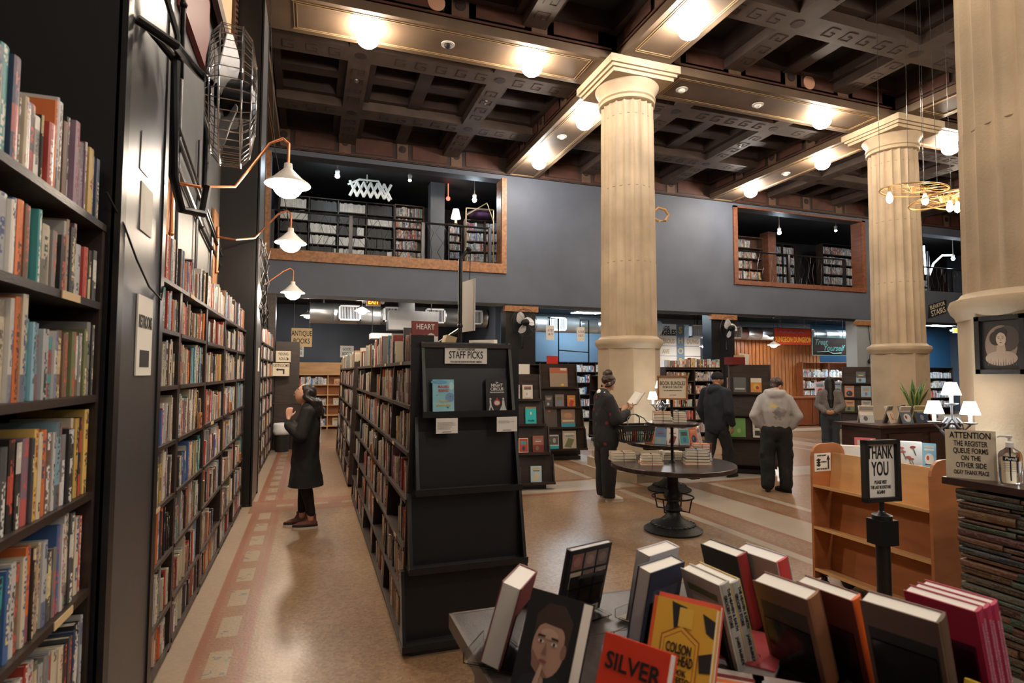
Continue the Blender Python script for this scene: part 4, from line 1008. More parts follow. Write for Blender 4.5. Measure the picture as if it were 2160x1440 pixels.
# ================================================================ round tables
def round_table(x, y, rad, zt, label, ring=True, base=.30):
    t = thing('round_table', label, 'table', (x, y, 0))
    MB().lathe([(rad-.03, zt-.055), (rad, zt-.045), (rad, zt-.006), (rad-.006, zt)], 56).obj('tabletop', 'table_dark', t, smooth=True)
    g = MB(); g.lathe([(base, 0), (base+.01, .02), (base-.04, .05), (base*.72, .075), (base*.45, .12), (.085, .16), (.07, .20), (.10, .23), (.075, .26), (.06, .30), (.085, .34), (.10, .37), (.085, .40), (.062, .43), (.055, .60), (.05, zt-.16)], 32)
    for k in range(24):
        a = k*PI/12; g.sphere((base*.72*math.cos(a), base*.72*math.sin(a), .075), (.03, .018, .012), 6, 4)
    g.obj('pedestal', 'iron', t, smooth=True)
    g = MB(); g.lathe([(.05, zt-.16), (.10, zt-.12), (.10, zt-.11), (.05, zt-.1)], 20); g.box(-.40, .40, -.05, .05, zt-.11, zt-.055); g.box(-.05, .05, -.40, .40, zt-.11, zt-.055); g.obj('support', 'black_metal', t)
    if ring:
        g = MB(); rr = .215; zr = .36; g.tube([(rr*math.cos(k*PI/18), rr*math.sin(k*PI/18), zr) for k in range(36)], .009, 8, closed=True)
        for k in range(4):
            a = k*PI/2+.5; c, s_ = math.cos(a), math.sin(a)
            g.tube([(rr*c, rr*s_, zr), (rr*.86*c, rr*.86*s_, .22), (.08*c, .08*s_, .225)], .008, 6)
        g.obj('foot_ring', 'iron', t, smooth=True)
    return t
TX, TY = 3.70, 5.37
RT = round_table(TX, TY, .655, .72, 'round dark table with iron pedestal holding tied stacks of books')
MB().lathe([(.016, .72), (.016, 1.42)], 12).obj('centre_pole', 'black_metal', RT, smooth=True)
MB().lathe([(.05, .72), (.03, .735), (.016, .75)], 16).obj('pole_flange', 'black_metal', RT, smooth=True)
MB().lathe([(.25, 1.115), (.275, 1.125), (.275, 1.148), (.27, 1.153)], 40).obj('upper_shelf', 'table_dark', RT, smooth=True)
flat_sign('book_bundles_sign', 'framed book bundles sign on the pole of the round table', 'sign', (TX+.0, TY-.02, 1.525), -.45, .285, .225, 'sign_cream',
          [('BOOK BUNDLES', .045, .058, .62), ('FROM OUR CURATORS', .004, .032, .62), ("YOU'LL FIND SOMETHING YOU'VE NEVER TRIED", -.032, .014, .62), ('THE LAST BOOKSTORE', -.080, .010, .7)], frame='pine')
RT2 = round_table(4.92, 7.22, .60, .70, 'second round table between the bundles table and the column, with face-out books', ring=True)
def bundle(x, y, z, rz, n, label, cols, w_=.15, l_=.22, tie='ink', tmul=1, sd_=0):
    t = thing('book_bundle', label, 'books', (x, y, z), rz, group='tied book bundles on the round tables'); r = random.Random(sd_+n); zz = 0
    for k in range(n):
        th = r.uniform(.020, .034)*tmul; f = 1-.05*k*(n > 3); a, b_ = w_*f/2, l_*f/2; o = T(r.uniform(-.006, .006), r.uniform(-.006, .006), zz, rz=r.uniform(-.08, .08)); c = cols[k % len(cols)]
        g = MB(); g.box(-b_, b_, -a, a, 0, .003, 0, o, c); g.box(-b_, b_, -a, a, th-.003, th, 0, o, c); g.box(-b_, b_, a-.003, a, 0, th, 0, o, c); g.box(-b_+.003, b_-.003, -a+.003, a-.003, .003, th-.003, 0, o, (.66, .60, .50)); g.obj('book', 'printed', t); zz += th+.0005
    g = MB(); a, b_ = w_/2+.004, l_/2+.004
    g.tube([(0, -a, 0.001), (0, -a, zz), (0, a, zz), (0, a, 0.001)], .0025, 4); g.tube([(-b_, 0, .001), (-b_, 0, zz+.002), (b_, 0, zz+.002), (b_, 0, .001)], .0025, 4); g.sphere((0, 0, zz+.004), .008, 6, 4); g.obj('twine', tie, t)
    return t
cr, wh, bk, gy, rdc, blc, orc, tn = (.52, .42, .30), (.60, .55, .47), (.03, .03, .03), (.30, .29, .28), (.50, .06, .04), (.12, .22, .42), (.62, .24, .08), (.40, .28, .18)
bundle(TX-.43, TY+.32, .72, -.25, 3, 'low pale bundle at the back left of the round table', [cr, wh, tn], .17, .26, sd_=2)
bundle(TX-.28, TY-.02, .72, -.4, 4, 'cream bundle tied with dark twine at the front left of the round table', [orc, cr, wh, tn], .17, .23, sd_=5)
bundle(TX+.20, TY-.14, .72, -.45, 5, 'dark and orange bundle at the front right of the round table', [orc, bk, bk, wh, gy], .18, .27, tmul=1.3, sd_=9)
bundle(TX+.43, TY+.09, .72, -.4, 6, 'red and blue patterned bundle at the right of the round table', [blc, (.45, .40, .55), blc, rdc, rdc, orc], .16, .23, 'red', sd_=4)
bundle(TX+.14, TY+.22, .72, -.2, 3, 'low grey bundle at the back right of the round table', [gy, wh, cr], .16, .24, sd_=7)
bundle(TX-.13, TY-.02, 1.153, -.5, 4, 'pale bundle on the left of the small upper shelf', [cr, wh, cr, orc], .14, .20, sd_=1)
bundle(TX+.10, TY+.06, 1.153, -.3, 4, 'tall pale bundle on the right of the small upper shelf', [wh, cr, (.55, .35, .28), wh], .15, .20, sd_=3)
r = random.Random(12); n_ = 9
for k in range(n_):
    a = R(200)+R(170)*k/(n_-1); rr = .45; px, py = 4.92+rr*math.cos(a), 7.22+rr*math.sin(a)
    M = T(px, py, .701, rz=a+PI/2) @ Matrix.Rotation(-.22, 4, 'X')
    cc, lb = [((.62, .22, .08), 'orange book face-out, leftmost'), ((.12, .22, .40), 'blue book face-out, second from left'), ((.60, .58, .56), 'pale grey book face-out, third'), ((.42, .42, .43), 'grey photo book face-out, fourth'), ((.55, .16, .08), 'red orange book face-out, middle'),
              ((.50, .48, .46), 'grey white book face-out, sixth'), ((.66, .64, .60), 'white book face-out, seventh'), ((.62, .20, .08), 'orange patterned book face-out, second from right'), ((.10, .32, .42), 'blue and orange book face-out, rightmost')][k]
    book('face_out_book', lb+' on the second round table', 'book', M, .15, .22, .02, cc, gen_art(k % 5, r), soft=True)
    t = thing('book_stand', 'small wire stand behind the '+lb.split(' face-out')[0]+lb[lb.index('face-out')+8:]+' on the second round table', 'stand', (px, py, .701), a+PI/2)
    MB().tube([(-.04, .09, 0), (-.04, .03, .13), (.04, .03, .13), (.04, .09, 0)], .003, 5).obj('wire', 'black_metal', t)
bundle(4.85, 7.35, .70, .3, 5, 'tall pale bundle in the middle of the second round table', [cr, wh, tn, wh, cr], .18, .24, sd_=20)
# three armed lamp in front of the middle column
def cand_lamp(x, y, z, label, s=1., rz=0, strong=1):
    t = thing('table_lamp', label, 'lamp', (x, y, z), rz)
    g = MB(); g.lathe([(.075*s, 0), (.08*s, .02*s), (.05*s, .035*s), (.03*s, .06*s)], 20); g.obj('base', 'statue', t, smooth=True)
    g = MB()   # small robed figure holding up the arms
    g.lathe([(.045*s, .05*s), (.055*s, .10*s), (.05*s, .17*s), (.036*s, .24*s), (.030*s, .27*s), (.042*s, .32*s), (.040*s, .35*s), (.018*s, .375*s), (.016*s, .385*s)], 20, wob=lambda a, q: 1+.10*math.sin(a*7+q*60))
    g.sphere((0, 0, .41*s), (.024*s, .026*s, .030*s), 12, 8)
    for sx in (-1, 1): g.tube([(sx*.038*s, 0, .345*s), (sx*.075*s, -.01*s, .39*s), (sx*.06*s, -.01*s, .45*s), (sx*.03*s, 0, .49*s)], [.015*s, .012*s, .010*s, .008*s], 8)
    g.obj('figure', 'statue', t, smooth=True)
    g = MB()
    for sx in (-1, 1): g.tube([(0, 0, .49*s), (sx*.04*s, 0, .42*s), (sx*.08*s, 0, .40*s), (sx*.115*s, 0, .44*s)], .007*s, 8); g.lathe([(.012*s, .44*s), (.045*s, .452*s), (.048*s, .458*s)], 16, (sx*.115*s, 0, 0))
    g.tube([(0, 0, .49*s), (0, 0, .60*s)], .008*s, 8); g.lathe([(.012*s, .59*s), (.045*s, .602*s), (.048*s, .608*s)], 16); g.obj('arms', 'statue', t, smooth=True)
    for (sx, zz) in ((-.115, .458), (.115, .458), (0, .608)):
        MB().lathe([(.013*s, zz*s), (.013*s, (zz+.085)*s)], 12, (sx*s, 0, 0)).obj('candle_tube', 'enamel_white', t)
        MB().lathe([(.068*s, (zz+.065)*s), (.038*s, (zz+.165)*s)], 24, (sx*s, 0, 0), caps=False).obj('shade', 'shade_glow', t, smooth='all')
        MB().sphere((sx*s, 0, (zz+.115)*s), (.020*s,)*3, 10, 8).obj('bulb', 'lamp_cool', t, smooth='all')
    return t
cand_lamp(5.02, 7.58, .702, 'glowing three armed lamp on the second round table before the middle column', 1.12)

# ================================================================ book cart
CX0, CX1, CY0, CY1, CH = 3.72, 4.06, 2.62, 3.56, 1.13
t = thing('book_cart', 'light wooden book cart with three sloping shelves and a donation notice', 'cart', (CX0, CY0, 0))
W, L = CX1-CX0, CY1-CY0
def panel_poly(): 
    p = [(0, .10), (0, CH-.10)]; p += [(.10-.10*math.cos(a), CH-.10+.10*math.sin(a)) for a in (PI/8, PI/4, 3*PI/8, PI/2)]
    p += [(W-.10+.10*math.cos(a), CH-.10+.10*math.sin(a)) for a in (PI/2, 3*PI/8, PI/4, PI/8, 0)]+[(W, .10)]; return p
for y in (0, L-.02):
    MB().prism(panel_poly(), y, y+.02, 'y').obj('end_panel', 'birch_orange', t)
for z in (.18, .50, .82):
    g = MB(); g.add([(.0, .02, z), (W*.5, .02, z-.035), (W*.5, L-.02, z-.035), (0, L-.02, z), (.0, .02, z-.02), (W*.5, .02, z-.055), (W*.5, L-.02, z-.055), (0, L-.02, z-.02)], [(0, 1, 2, 3), (7, 6, 5, 4), (0, 4, 5, 1), (1, 5, 6, 2), (2, 6, 7, 3), (3, 7, 4, 0)]); g.obj('shelf', 'birch', t)
    g = MB(); zt_ = z+.235 if z > .8 else z+.29
    g.add([(W*.5, .02, z-.05), (W*.5, L-.02, z-.05), (W*.60, L-.02, zt_), (W*.60, .02, zt_), (W*.5+.012, .02, z-.05), (W*.5+.012, L-.02, z-.05), (W*.60+.012, L-.02, zt_), (W*.60+.012, .02, zt_)], [(0, 1, 2, 3), (7, 6, 5, 4), (3, 2, 6, 7), (0, 4, 5, 1)]); g.obj('back_board', 'birch' if z > .8 else 'birch_orange', t)
for x in (.05, W-.05):
    for y in (.06, L-.06): MB().lathe([(.05, -.014), (.05, .014)], 18, M=T(x, y, .05, ry=PI/2)).box(x-.01, x+.01, y-.02, y+.02, .05, .12).obj('castor', 'black_metal', t)
n = flat_sign('donation_notice', 'white notice with book drawing and up arrow taped inside the cart end', 'sign', (CX0+.10, CY1-.026, .985), 0, .165, .14, 'sign_white', [], arrow=[[(.050, -.055), (.062, -.055), (.062, .02), (.050, .02)], [(.038, .018), (.074, .018), (.056, .055)]])
words('DECIDED AGAINST', .017, 'ink', n, T(-.01, -.001, .052), sx=.62, bold=.0004); words('BUYING IT?', .017, 'ink', n, T(.012, -.001, .002), sx=.62, bold=.0004); words('LEAVE IT ON THIS SHELF', .017, 'ink', n, T(-.01, -.001, -.052), sx=.58, bold=.0004)
g = MB()
for k in range(3): g.prism([(-.068, -.022+k*.020), (-.040, -.034+k*.020), (-.018, -.020+k*.020), (-.044, -.008+k*.020)], -.0016, -.0003, 'y')
g.obj('book_drawing', 'ink', n)
# stand with the thank you frame
t = thing('sign_stand', 'black floor stand with the framed thank you sign', 'sign stand', (2.66, 2.12, -.03), -.10)
g = MB(); g.lathe([(.17, 0), (.17, .015), (.05, .03), (.032, .05), (.032, .93), (.045, .94), (.045, 1.02), (.02, 1.03), (.012, 1.04), (.012, 1.10)], 24); g.box(-.05, .05, -.045, .045, .88, 1.0); g.obj('post', 'black_paint', t, smooth=True)
g = MB(); w2, h2 = .105, .150; f_ = .020
for a in ((-w2, w2, h2-f_, h2), (-w2, w2, -h2, -h2+f_), (-w2, -w2+f_, -h2, h2), (w2-f_, w2, -h2, h2)): g.box(a[0], a[1], -.018, .012, a[2], a[3])
g.box(-w2, w2, .008, .012, -h2, h2)
o = g.obj('frame', 'ink', t); o.location = (0, 0, 1.235)
o = MB().box(-w2+f_, w2-f_, .002, .006, -h2+f_, h2-f_).obj('sign_sheet', 'sign_white', t); o.location = (0, 0, 1.235)
for s, z, sz, sx in (('THANK', .085, .088, .50), ('YOU', .005, .095, .50), ('PLEASE VISIT', -.058, .024, .55), ('THE LAST BOOKSTORE', -.082, .022, .52), ('AGAIN!', -.106, .024, .6)):
    words(s, sz, 'ink', t, T(0, .0012, 1.235+z), sx=sx, bold=sz*.018)
# table behind the cart with boxed stationery
t = thing('display_table', 'dark table behind the cart carrying boxes and calendars', 'table', (4.10, 2.75, 0))
MB().box(-.02, .36, .42, .92, .90, .94).obj('tabletop', 'dark_counter', t); MB().box(.0, .33, .44, .90, 0, .90).obj('body', 'dark_counter', t)
MB().box(-.02, .28, -.05, .42, .90, .94).obj('side_top', 'dark_counter', t); MB().box(.0, .15, .0, .42, 0, .90).obj('side_body', 'dark_counter', t)
def carton(x, y, z, dx, dy, dz, m_, label, rz=0, nm='box', cat='box', extra=None):
    t = thing(nm, label, cat, (x, y, z), rz); MB().box(-dx/2, dx/2, -dy/2, dy/2, 0, dz).obj('body', m_, t)
    if extra: extra(t)
    return t
def flo(t):
    g = MB(); rr = random.Random(4)
    for k in range(10):
        cx, cz = rr.uniform(-.12, .12), rr.uniform(.10, .22); g.prism(ell(cx, cz, .018, .009, 8, rr.random()*3), -.0325, -.0315, 'y', 0, None, (.5, .12, .10)); g.prism([(cx, cz-.005), (cx+.003, cz-.005), (cx+.02, cz-.06), (cx+.016, cz-.06)], -.0325, -.0315, 'y', 0, None, (.12, .20, .12))
    g.obj('printed_pattern', 'printed', t)
carton(4.17, 3.53, .94, .26, .05, .16, 'sign_white', 'white boxed card set behind the thank you sign', -.75)
def acr(t): MB().box(-.17, .17, -.033, -.031, 0, .22).obj('front_sheet', 'acrylic', t)
t = carton(4.18, 3.20, .94, .32, .06, .235, 'sign_white', 'white box printed with red flowers behind the cart', -.80, extra=flo)
for k in range(4):
    o = MB().box(-.10, .10, -.006, .006, 0, .20).obj('notebook', 'mauve' if 'mauve' in MT else 'plastic_white', None, loc=(4.36+k*.022, 3.25-k*.012, .94)); o.rotation_euler = (-.35, 0, -.7); tag(o, ['pale pink notebook at the front of four behind the flower box', 'pale pink notebook second of four behind the flower box', 'pale pink notebook third of four behind flower box', 'pale pink notebook at the back of four behind the flower box'][k], 'notebook', 'pale pink notebooks')
for k in range(6):
    o = MB().box(-.06, .06, -.09, .09, 0, .012).obj('postcard_stack', 'pinkish' if 'pinkish' in MT else 'plastic_white', None, loc=(4.21, 2.96, .94+k*.0125)); o.rotation_euler = (0, 0, -.5+.03*k); tag(o, 'pale pink card pack in the low pile beside the blue pack, %s from bottom' % nth(k), 'cards')
book('boxed_cards', 'light blue boxed card pack leaning beside the silver lamp', 'box', T(4.19, 2.96, 1.016, rz=-1.0) @ Matrix.Rotation(-.35, 4, 'X'), .08, .17, .03, (.22, .48, .66), gen_art(4, random.Random(2)), spine_col=(.7, .72, .75))
book('picture_book', 'red framed portrait drawing book standing behind the cart', 'book', T(4.36, 3.60, .94, rz=-.75) @ Matrix.Rotation(-.2, 4, 'X'), .15, .21, .02, (.50, .10, .10), [(rc(-.38, .38, .10, .90), (.42, .38, .32)), (ell(0, .52, .22, .24), (.52, .48, .42)), (ell(-.08, .56, .04, .02), (.2, .17, .15)), (ell(.08, .56, .04, .02), (.2, .17, .15)), (ell(0, .40, .08, .02), (.3, .2, .18))], [])
book('yellow_book', 'small tan card folder standing behind the thank you sign', 'book', T(4.34, 3.44, .94, rz=-.8) @ Matrix.Rotation(-.4, 4, 'X'), .13, .15, .01, (.50, .28, .08))
cand_lamp(4.26, 2.84, .94, 'tall silver figure lamp with three lit white shades beside the near column', .88, -.9)

# ================================================================ register counter faced with old books
RX, RY0, RY1, RH = 3.13, .7, 2.10, 1.15
t = thing('register_counter', 'register counter whose front is a wall of old dark books', 'counter', (RX, RY0, 0))
MB().box(-.03, .75, -.0, RY1-RY0+.03, RH-.035, RH).obj('counter_top', 'dark_counter', t)
MB().box(.16, .70, .02, RY1-RY0-.02, 0, RH-.035).obj('body', 'dark_counter', t)
r = random.Random(77); DP = [(.02, .035, .033), (.05, .018, .013), (.07, .028, .015), (.025, .025, .025), (.04, .012, .012), (.02, .04, .03), (.09, .045, .02), (.015, .02, .03), (.06, .06, .05), (.11, .05, .03), (.03, .02, .015)]
for row in range(1, 40):
    pass
z = .02; row = 0; rows = []
while z < RH-.06:
    y = RY1-.02; hh = r.uniform(.018, .042); 
    if z+hh > RH-.037: hh = RH-.037-z
    while y > 1.30:
        L_ = r.uniform(.20, .30); h_ = hh-r.choice([0, 0, .003, .006])
        if y-L_ < 1.2: L_ = y-1.2
        rows.append((y, L_, z, h_, r.uniform(-.012, .012))); y -= L_+.002
        if L_ < .05: break
    z += hh+.0015; row += 1
cnt = 0
for (y, L_, z, h_, of) in rows:
    q = proj((RX, y-L_/2, z+h_/2)); c = r.choice(DP); v = r.uniform(.8, 1.6); c = tuple(k*v for k in c)
    g = MB(); hh = h_/2; pr = [(.012*(1-math.cos(PI*i/6-PI/2)) if False else -.006*math.sin(PI*i/6)+.0, hh-hh*math.cos(PI*i/6)) for i in range(7)]+[(.13, 2*hh), (.13, 0)]
    b = len(g.f); n = len(pr); v_ = [(p[0], 0, p[1]) for p in pr]+[(p[0], -L_, p[1]) for p in pr]
    g.add(v_, [tuple(range(n)), tuple(range(n, 2*n))[::-1]]+[(i, n+i, n+(i+1) % n, (i+1) % n) for i in range(n)], 0, None, c)
    for i in range(6): g.uv[b+2+i] = [(i/6, 0), (i/6, L_), ((i+1)/6, L_), ((i+1)/6, 0)]; g.c2[b+2+i] = (c[0]+.09, c[1]+.075, c[2]+.05, r.random()*40)
    o = g.obj('old_book', 'book_cover', t); o.location = (of+.012, y-RY0, z)
# items on the counter
t = thing('attention_sign', 'cream attention sign about the register queue standing on the counter', 'sign', (3.17, 2.03, RH), -.98); t.scale = (.86,)*3
o = MB().box(-.118, .118, -.002, .002, 0, .285).obj('sheet', 'sign_cream', t)
MB().box(-.118, .118, .0, .06, 0, .004).obj('foot', 'acrylic', t)
for s, z, sz, sx in (('ATTENTION', .252, .052, .66), ('THE REGISTER', .204, .044, .56), ('QUEUE FORMS', .162, .044, .56), ('ON THE', .120, .040, .62), ('OTHER SIDE', .078, .042, .62), ('OKAY THANX PEACE', .036, .034, .50)):
    words(s, sz, 'ink', t, T(0, -.003, z), sx=sx, bold=sz*.014)
t = thing('sanitizer_bottle', 'clear pump bottle of hand sanitizer beside the attention sign', 'bottle', (3.24, 1.895, RH+.001), -.98)
def sq(a, b_, z, k=.8): return [(a*math.copysign(abs(math.cos(q))**k, math.cos(q)), b_*math.copysign(abs(math.sin(q))**k, math.sin(q)), z) for q in [2*PI*i/24 for i in range(24)]]
MB().loft([sq(.040, .026, 0), sq(.045, .030, .008), sq(.046, .031, .10), sq(.046, .031, .135), sq(.040, .026, .152), sq(.018, .016, .168), sq(.014, .014, .175)]).obj('bottle_body', 'glass_clear', t, smooth=True)
MB().lathe([(.016, .172), (.016, .195), (.008, .20), (.006, .215)], 16).obj('pump_collar', 'plastic_white', t, smooth=True)
g = MB(); g.lathe([(.010, .215), (.012, .228)], 12); g.tube([(0, 0, .224), (-.038, 0, .224), (-.046, 0, .218)], .005, 8); g.obj('pump_nozzle', 'plastic_white', t, smooth=True)
MB().tube([(0, 0, .012), (0, 0, .17)], .003, 6).obj('dip_tube', 'plastic_white', t)
MB().box(-.030, .030, -.0335, -.0325, .108, .130).obj('brand_label', 'cloth_navy', t); words('Purell', .019, 'white', t, T(0, -.034, .119), sx=1, bold=.0004, shear=.2)
g = MB()
for k in range(5): g.box(-.026, .026-.006*(k % 2), -.0335, -.033, .095-k*.009, .0965-k*.009)
g.obj('fine_print', 'ink', t)
# portrait on the near column pedestal
pa = R(202.5+0)  # facet towards the camera
t = thing('framed_portrait', 'black glitter frame with an old oval portrait of a woman, on the near column', 'picture', (0, 0, 0))
fa = math.atan2(0-2.68, 0-5.03); oc_n = [R(180+45*k) for k in range(8)]
na = min(oc_n, key=lambda a: abs(((a-fa-0.16+PI) % (2*PI))-PI)); na = PI; nv = Vector((math.cos(na), math.sin(na), 0))
apo = .515*math.cos(PI/8)
pc = Vector((5.03, 2.68, 0))+nv*(apo+.012); tdir = Vector((-nv.y, nv.x, 0))
pc += tdir*(0.0); t.location = (pc.x, pc.y, 1.885); t.rotation_euler = (0, 0, na+PI/2)
g = MB(); w2, h2, f_ = .155, .205, .032
for a in ((-w2, w2, h2-f_, h2), (-w2, w2, -h2, -h2+f_), (-w2, -w2+f_, -h2, h2), (w2-f_, w2, -h2, h2)): g.box(a[0], a[1], -.03, 0, a[2], a[3])
g.obj('frame', 'ink', t)
g = MB(); rr = random.Random(9)
for k in range(260):
    x, z = rr.uniform(-w2, w2), rr.uniform(-h2, h2)
    if abs(x) > w2-f_ or abs(z) > h2-f_: g.box(x-.0009, x+.0009, -.0315, -.030, z-.0009, z+.0009)
g.obj('glitter', 'chrome', t)
g = MB(); W2, H2 = w2-f_, h2-f_
def A(poly, c, k): g.prism(poly, -.004-.0006*k, -.0034-.0006*k, 'y', 0, None, c)
A(rc(-W2, W2, -H2, H2), (.012, .010, .010), 0)
A([p for p in ell(0, -.005, .100, .140, 28)], (.22, .15, .11), 1); A(ell(.04, .04, .075, .09, 20), (.05, .035, .03), 2); A(ell(0, -.095, .100, .052, 24), (.34, .25, .19), 3)
A([(-.030, -.06), (.030, -.06), (.026, .0), (-.024, .0)], (.36, .26, .19), 4); A(ell(-.030, .045, .040, .050, 18), (.02, .014, .012), 5); A(ell(0, .088, .040, .028, 18), (.02, .014, .012), 6)
A(ell(.003, .038, .031, .047, 20), (.46, .34, .25), 7); A([(-.026, .07), (.0, .088), (.03, .07), (.02, .095), (-.02, .095)], (.02, .014, .012), 8)
for x in (-.011, .015): A(ell(x, .045, .006, .0025, 10), (.04, .03, .025), 9); A(ell(x, .055, .008, .0016, 8), (.06, .04, .03), 9)
A([(.001, .045), (.006, .024), (-.003, .024)], (.34, .24, .17), 9); A(ell(.002, .014, .009, .0035, 10), (.14, .06, .05), 10)
for k in range(12): A([(-.085+.0155*k, -.145), (-.079+.0155*k, -.145), (-.082+.0155*k, -.105+.012*math.sin(k*2.1))], (.10, .07, .055), 4)
g.obj('portrait_print', 'printed', t)
o = MB().box(-.06, .06, -.012, 0, -.08, .08).obj('wall_box', 'plastic_white', None); pq = Vector((5.03, 2.68, 0))+Vector((math.cos(na+PI/4), math.sin(na+PI/4), 0))*(apo+.004); o.location = (pq.x, pq.y, 1.55); o.rotation_euler = (0, 0, na+PI/4+PI/2); tag(o, 'pale sheet fixed to the near column at the right picture edge', 'paper')

# ================================================================ dark counter by the far column
t = thing('dark_counter', 'long dark wooden counter with books and a snake plant on top', 'counter', (6.95, 5.50, 0), 0)
MB().prism([(-.08, .66), (-.08, -.04), (3.2, -.04), (3.2, .66)], .985, 1.02).obj('counter_top', 'dark_counter', t)
MB().box(0, 3.1, .02, .60, .05, .985).obj('body', 'dark_counter', t)
MB().box(.04, 3.1, .06, .60, 0, .05).obj('plinth', 'ink', t)
for k in range(4): MB().box(.12+k*.75, .72+k*.75, 0.0, .02, .15, .90).obj('raised_panel', 'dark_counter', t)
def atent(x, y, z, rz, c1, c2, label, txt=(), k=0):   # a book standing half open like a tent
    t = thing('tented_book', label, 'book', (x, y, z), rz); r = random.Random(k)
    for s, c in ((-1, c1), (1, c2)):
        M = T(0, s*.055, 0, rx=s*.34); g = MB(); g.box(-.085, .085, -.008, .008, 0, .24, 0, M, c)
        o = g.obj('cover', 'printed', t)
        if s < 0:
            g = MB(); [g.prism([(p[0]*.165, p[1]*.24) for p in pl], -.0090-.0003*i, -.0087-.0003*i, 'y', 0, M, cc) for i, (pl, cc) in enumerate(gen_art(k, r))]; g.obj('cover_art', 'printed', t)
    g = MB(); g.box(-.08, .08, -.012, .012, .15, .215, 0, None, (.62, .56, .46)); g.obj('pages', 'printed', t)
atent(7.10, 5.85, 1.02, -.55, (.62, .58, .52), (.50, .46, .42), 'white book standing at the left end of the dark counter', k=1)
atent(7.40, 5.75, 1.02, .35, (.60, .55, .47), (.20, .18, .16), 'cream book opened like a tent on the dark counter', k=0)
atent(7.52, 5.62, 1.02, -.1, (.12, .15, .20), (.55, .50, .44), 'blue and orange covered book on the dark counter left of the plant', k=4)
atent(7.78, 5.80, 1.02, .4, (.05, .045, .04), (.55, .40, .16), 'black and yellow tented book behind the dark green one', k=2)
atent(7.86, 5.66, 1.02, -.3, (.06, .07, .05), (.45, .38, .18), 'dark green book leaning just left of the plant pot', k=3)
atent(8.45, 5.86, 1.02, -.35, (.62, .20, .08), (.06, .04, .04), 'orange book leaning right of the plant pot', k=1)
t = thing('snake_plant', 'snake plant with upright striped leaves in a grey pot', 'plant', (7.98, 5.82, 1.02))
MB().lathe([(.075, 0), (.085, .01), (.125, .20), (.13, .21), (.115, .21), (.11, .19)], 24).obj('pot', 'pot_grey', t, smooth=True)
MB().lathe([(.0, .185), (.112, .19)], 20, caps=False).obj('soil', 'ink', t)
r = random.Random(5)
for k in range(9):
    a = k*2*PI/9+r.uniform(-.2, .2); h_ = r.uniform(.24, .42); ln = r.uniform(.05, .16); w_ = r.uniform(.028, .038); M = T(.045*math.cos(a), .045*math.sin(a), .18, rz=a)
    for mt_, sc_, off in (('plant_edge', 1., 0), ('plant_green', .78, .0025)):
        rings = []
        for i in range(9):
            q = i/8; ww = w_*sc_*(.6+1.1*q-1.7*max(0, q-.45)**1.5*1.35) if q < .98 else .002; ww = max(.002, ww*(1 if q < .7 else (1-q)/.3))
            x = ln*q**1.5; z = h_*q; rings.append([(x+.3*ww, -ww, z), (x-off-.003, 0, z), (x+.3*ww, ww, z), (x+off+.006+.3*ww*.3, 0, z)])
        MB().loft(rings, M=M).obj('leaf' if sc_ == 1. else 'leaf_stripe', mt_, t, smooth='all')
# ================================================================ wheel chandelier
def wheel(x, y, z, rad, label, bulbs, tilt=(0, 0)):
    t = thing('wheel_pendant', label, 'pendant lamp', (x, y, z))
    Mx = Euler((tilt[0], tilt[1], 0)).to_matrix().to_4x4()
    g = MB(); g.tube([(rad*math.cos(k*PI/24), rad*math.sin(k*PI/24), 0) for k in range(48)], .010, 6, M=Mx, closed=True); g.obj('rim', 'gold', t, smooth=True)
    g = MB()
    for k in range(28):
        a = k*2*PI/28; b_ = a+(.5 if k % 2 else -.5); g.tube([(rad*math.cos(a), rad*math.sin(a), 0), (.03*math.cos(b_), .03*math.sin(b_), .03 if k % 2 else -.03)], .0018, 4, M=Mx)
    g.lathe([(.025, -.04), (.025, .04)], 12, M=Mx); g.obj('spokes', 'gold', t)
    g = MB()
    for k in range(3):
        a = k*2*PI/3+.3; g.tube([Mx @ Vector((rad*math.cos(a), rad*math.sin(a), 0)), (rad*.9*math.cos(a), rad*.9*math.sin(a), TOPZ-z-.5)], .003, 4)
    g.obj('suspension_wire', 'gunmetal', t)
    for (bx_, by_) in bulbs:
        p = Mx @ Vector((bx_, by_, 0)); MB().lathe([(.016, -.07), (.018, -.02), (.008, 0)], 10, tuple(p)).obj('socket', 'gold', t)
        MB().lathe([(.006, -.20), (.026, -.185), (.036, -.155), (.030, -.12), (.016, -.08), (.014, -.065)], 14, tuple(p)).obj('bulb', 'edison', t, smooth='all')
wheel(6.72, 4.82, 3.86, .34, 'upper spoked wheel pendant with glowing bulbs left of the near column', [(-.33, .05), (.02, -.12)], (.10, .05))
wheel(7.02, 4.70, 3.74, .33, 'lower spoked wheel pendant with two hanging bulbs beside the near column', [(-.08, -.14), (.08, -.12)], (-.10, -.08))
wheel(7.45, 4.80, 3.80, .34, 'third spoked wheel pendant mostly hidden behind the near column', [(.1, 0)], (.05, .15))
# pale rope loop on the middle column
o = MB().tube([(5.45+.02, 8.42, 4.42), (5.56, 8.38, 4.50), (5.68, 8.36, 4.47), (5.74, 8.36, 4.38), (5.68, 8.36, 4.28), (5.56, 8.38, 4.27), (5.47, 8.42, 4.33)], .022, 8).obj('rope_loop', 'rope', None, smooth=True); tag(o, 'pale tan loop sticking out from the right side of the middle column', 'loop')
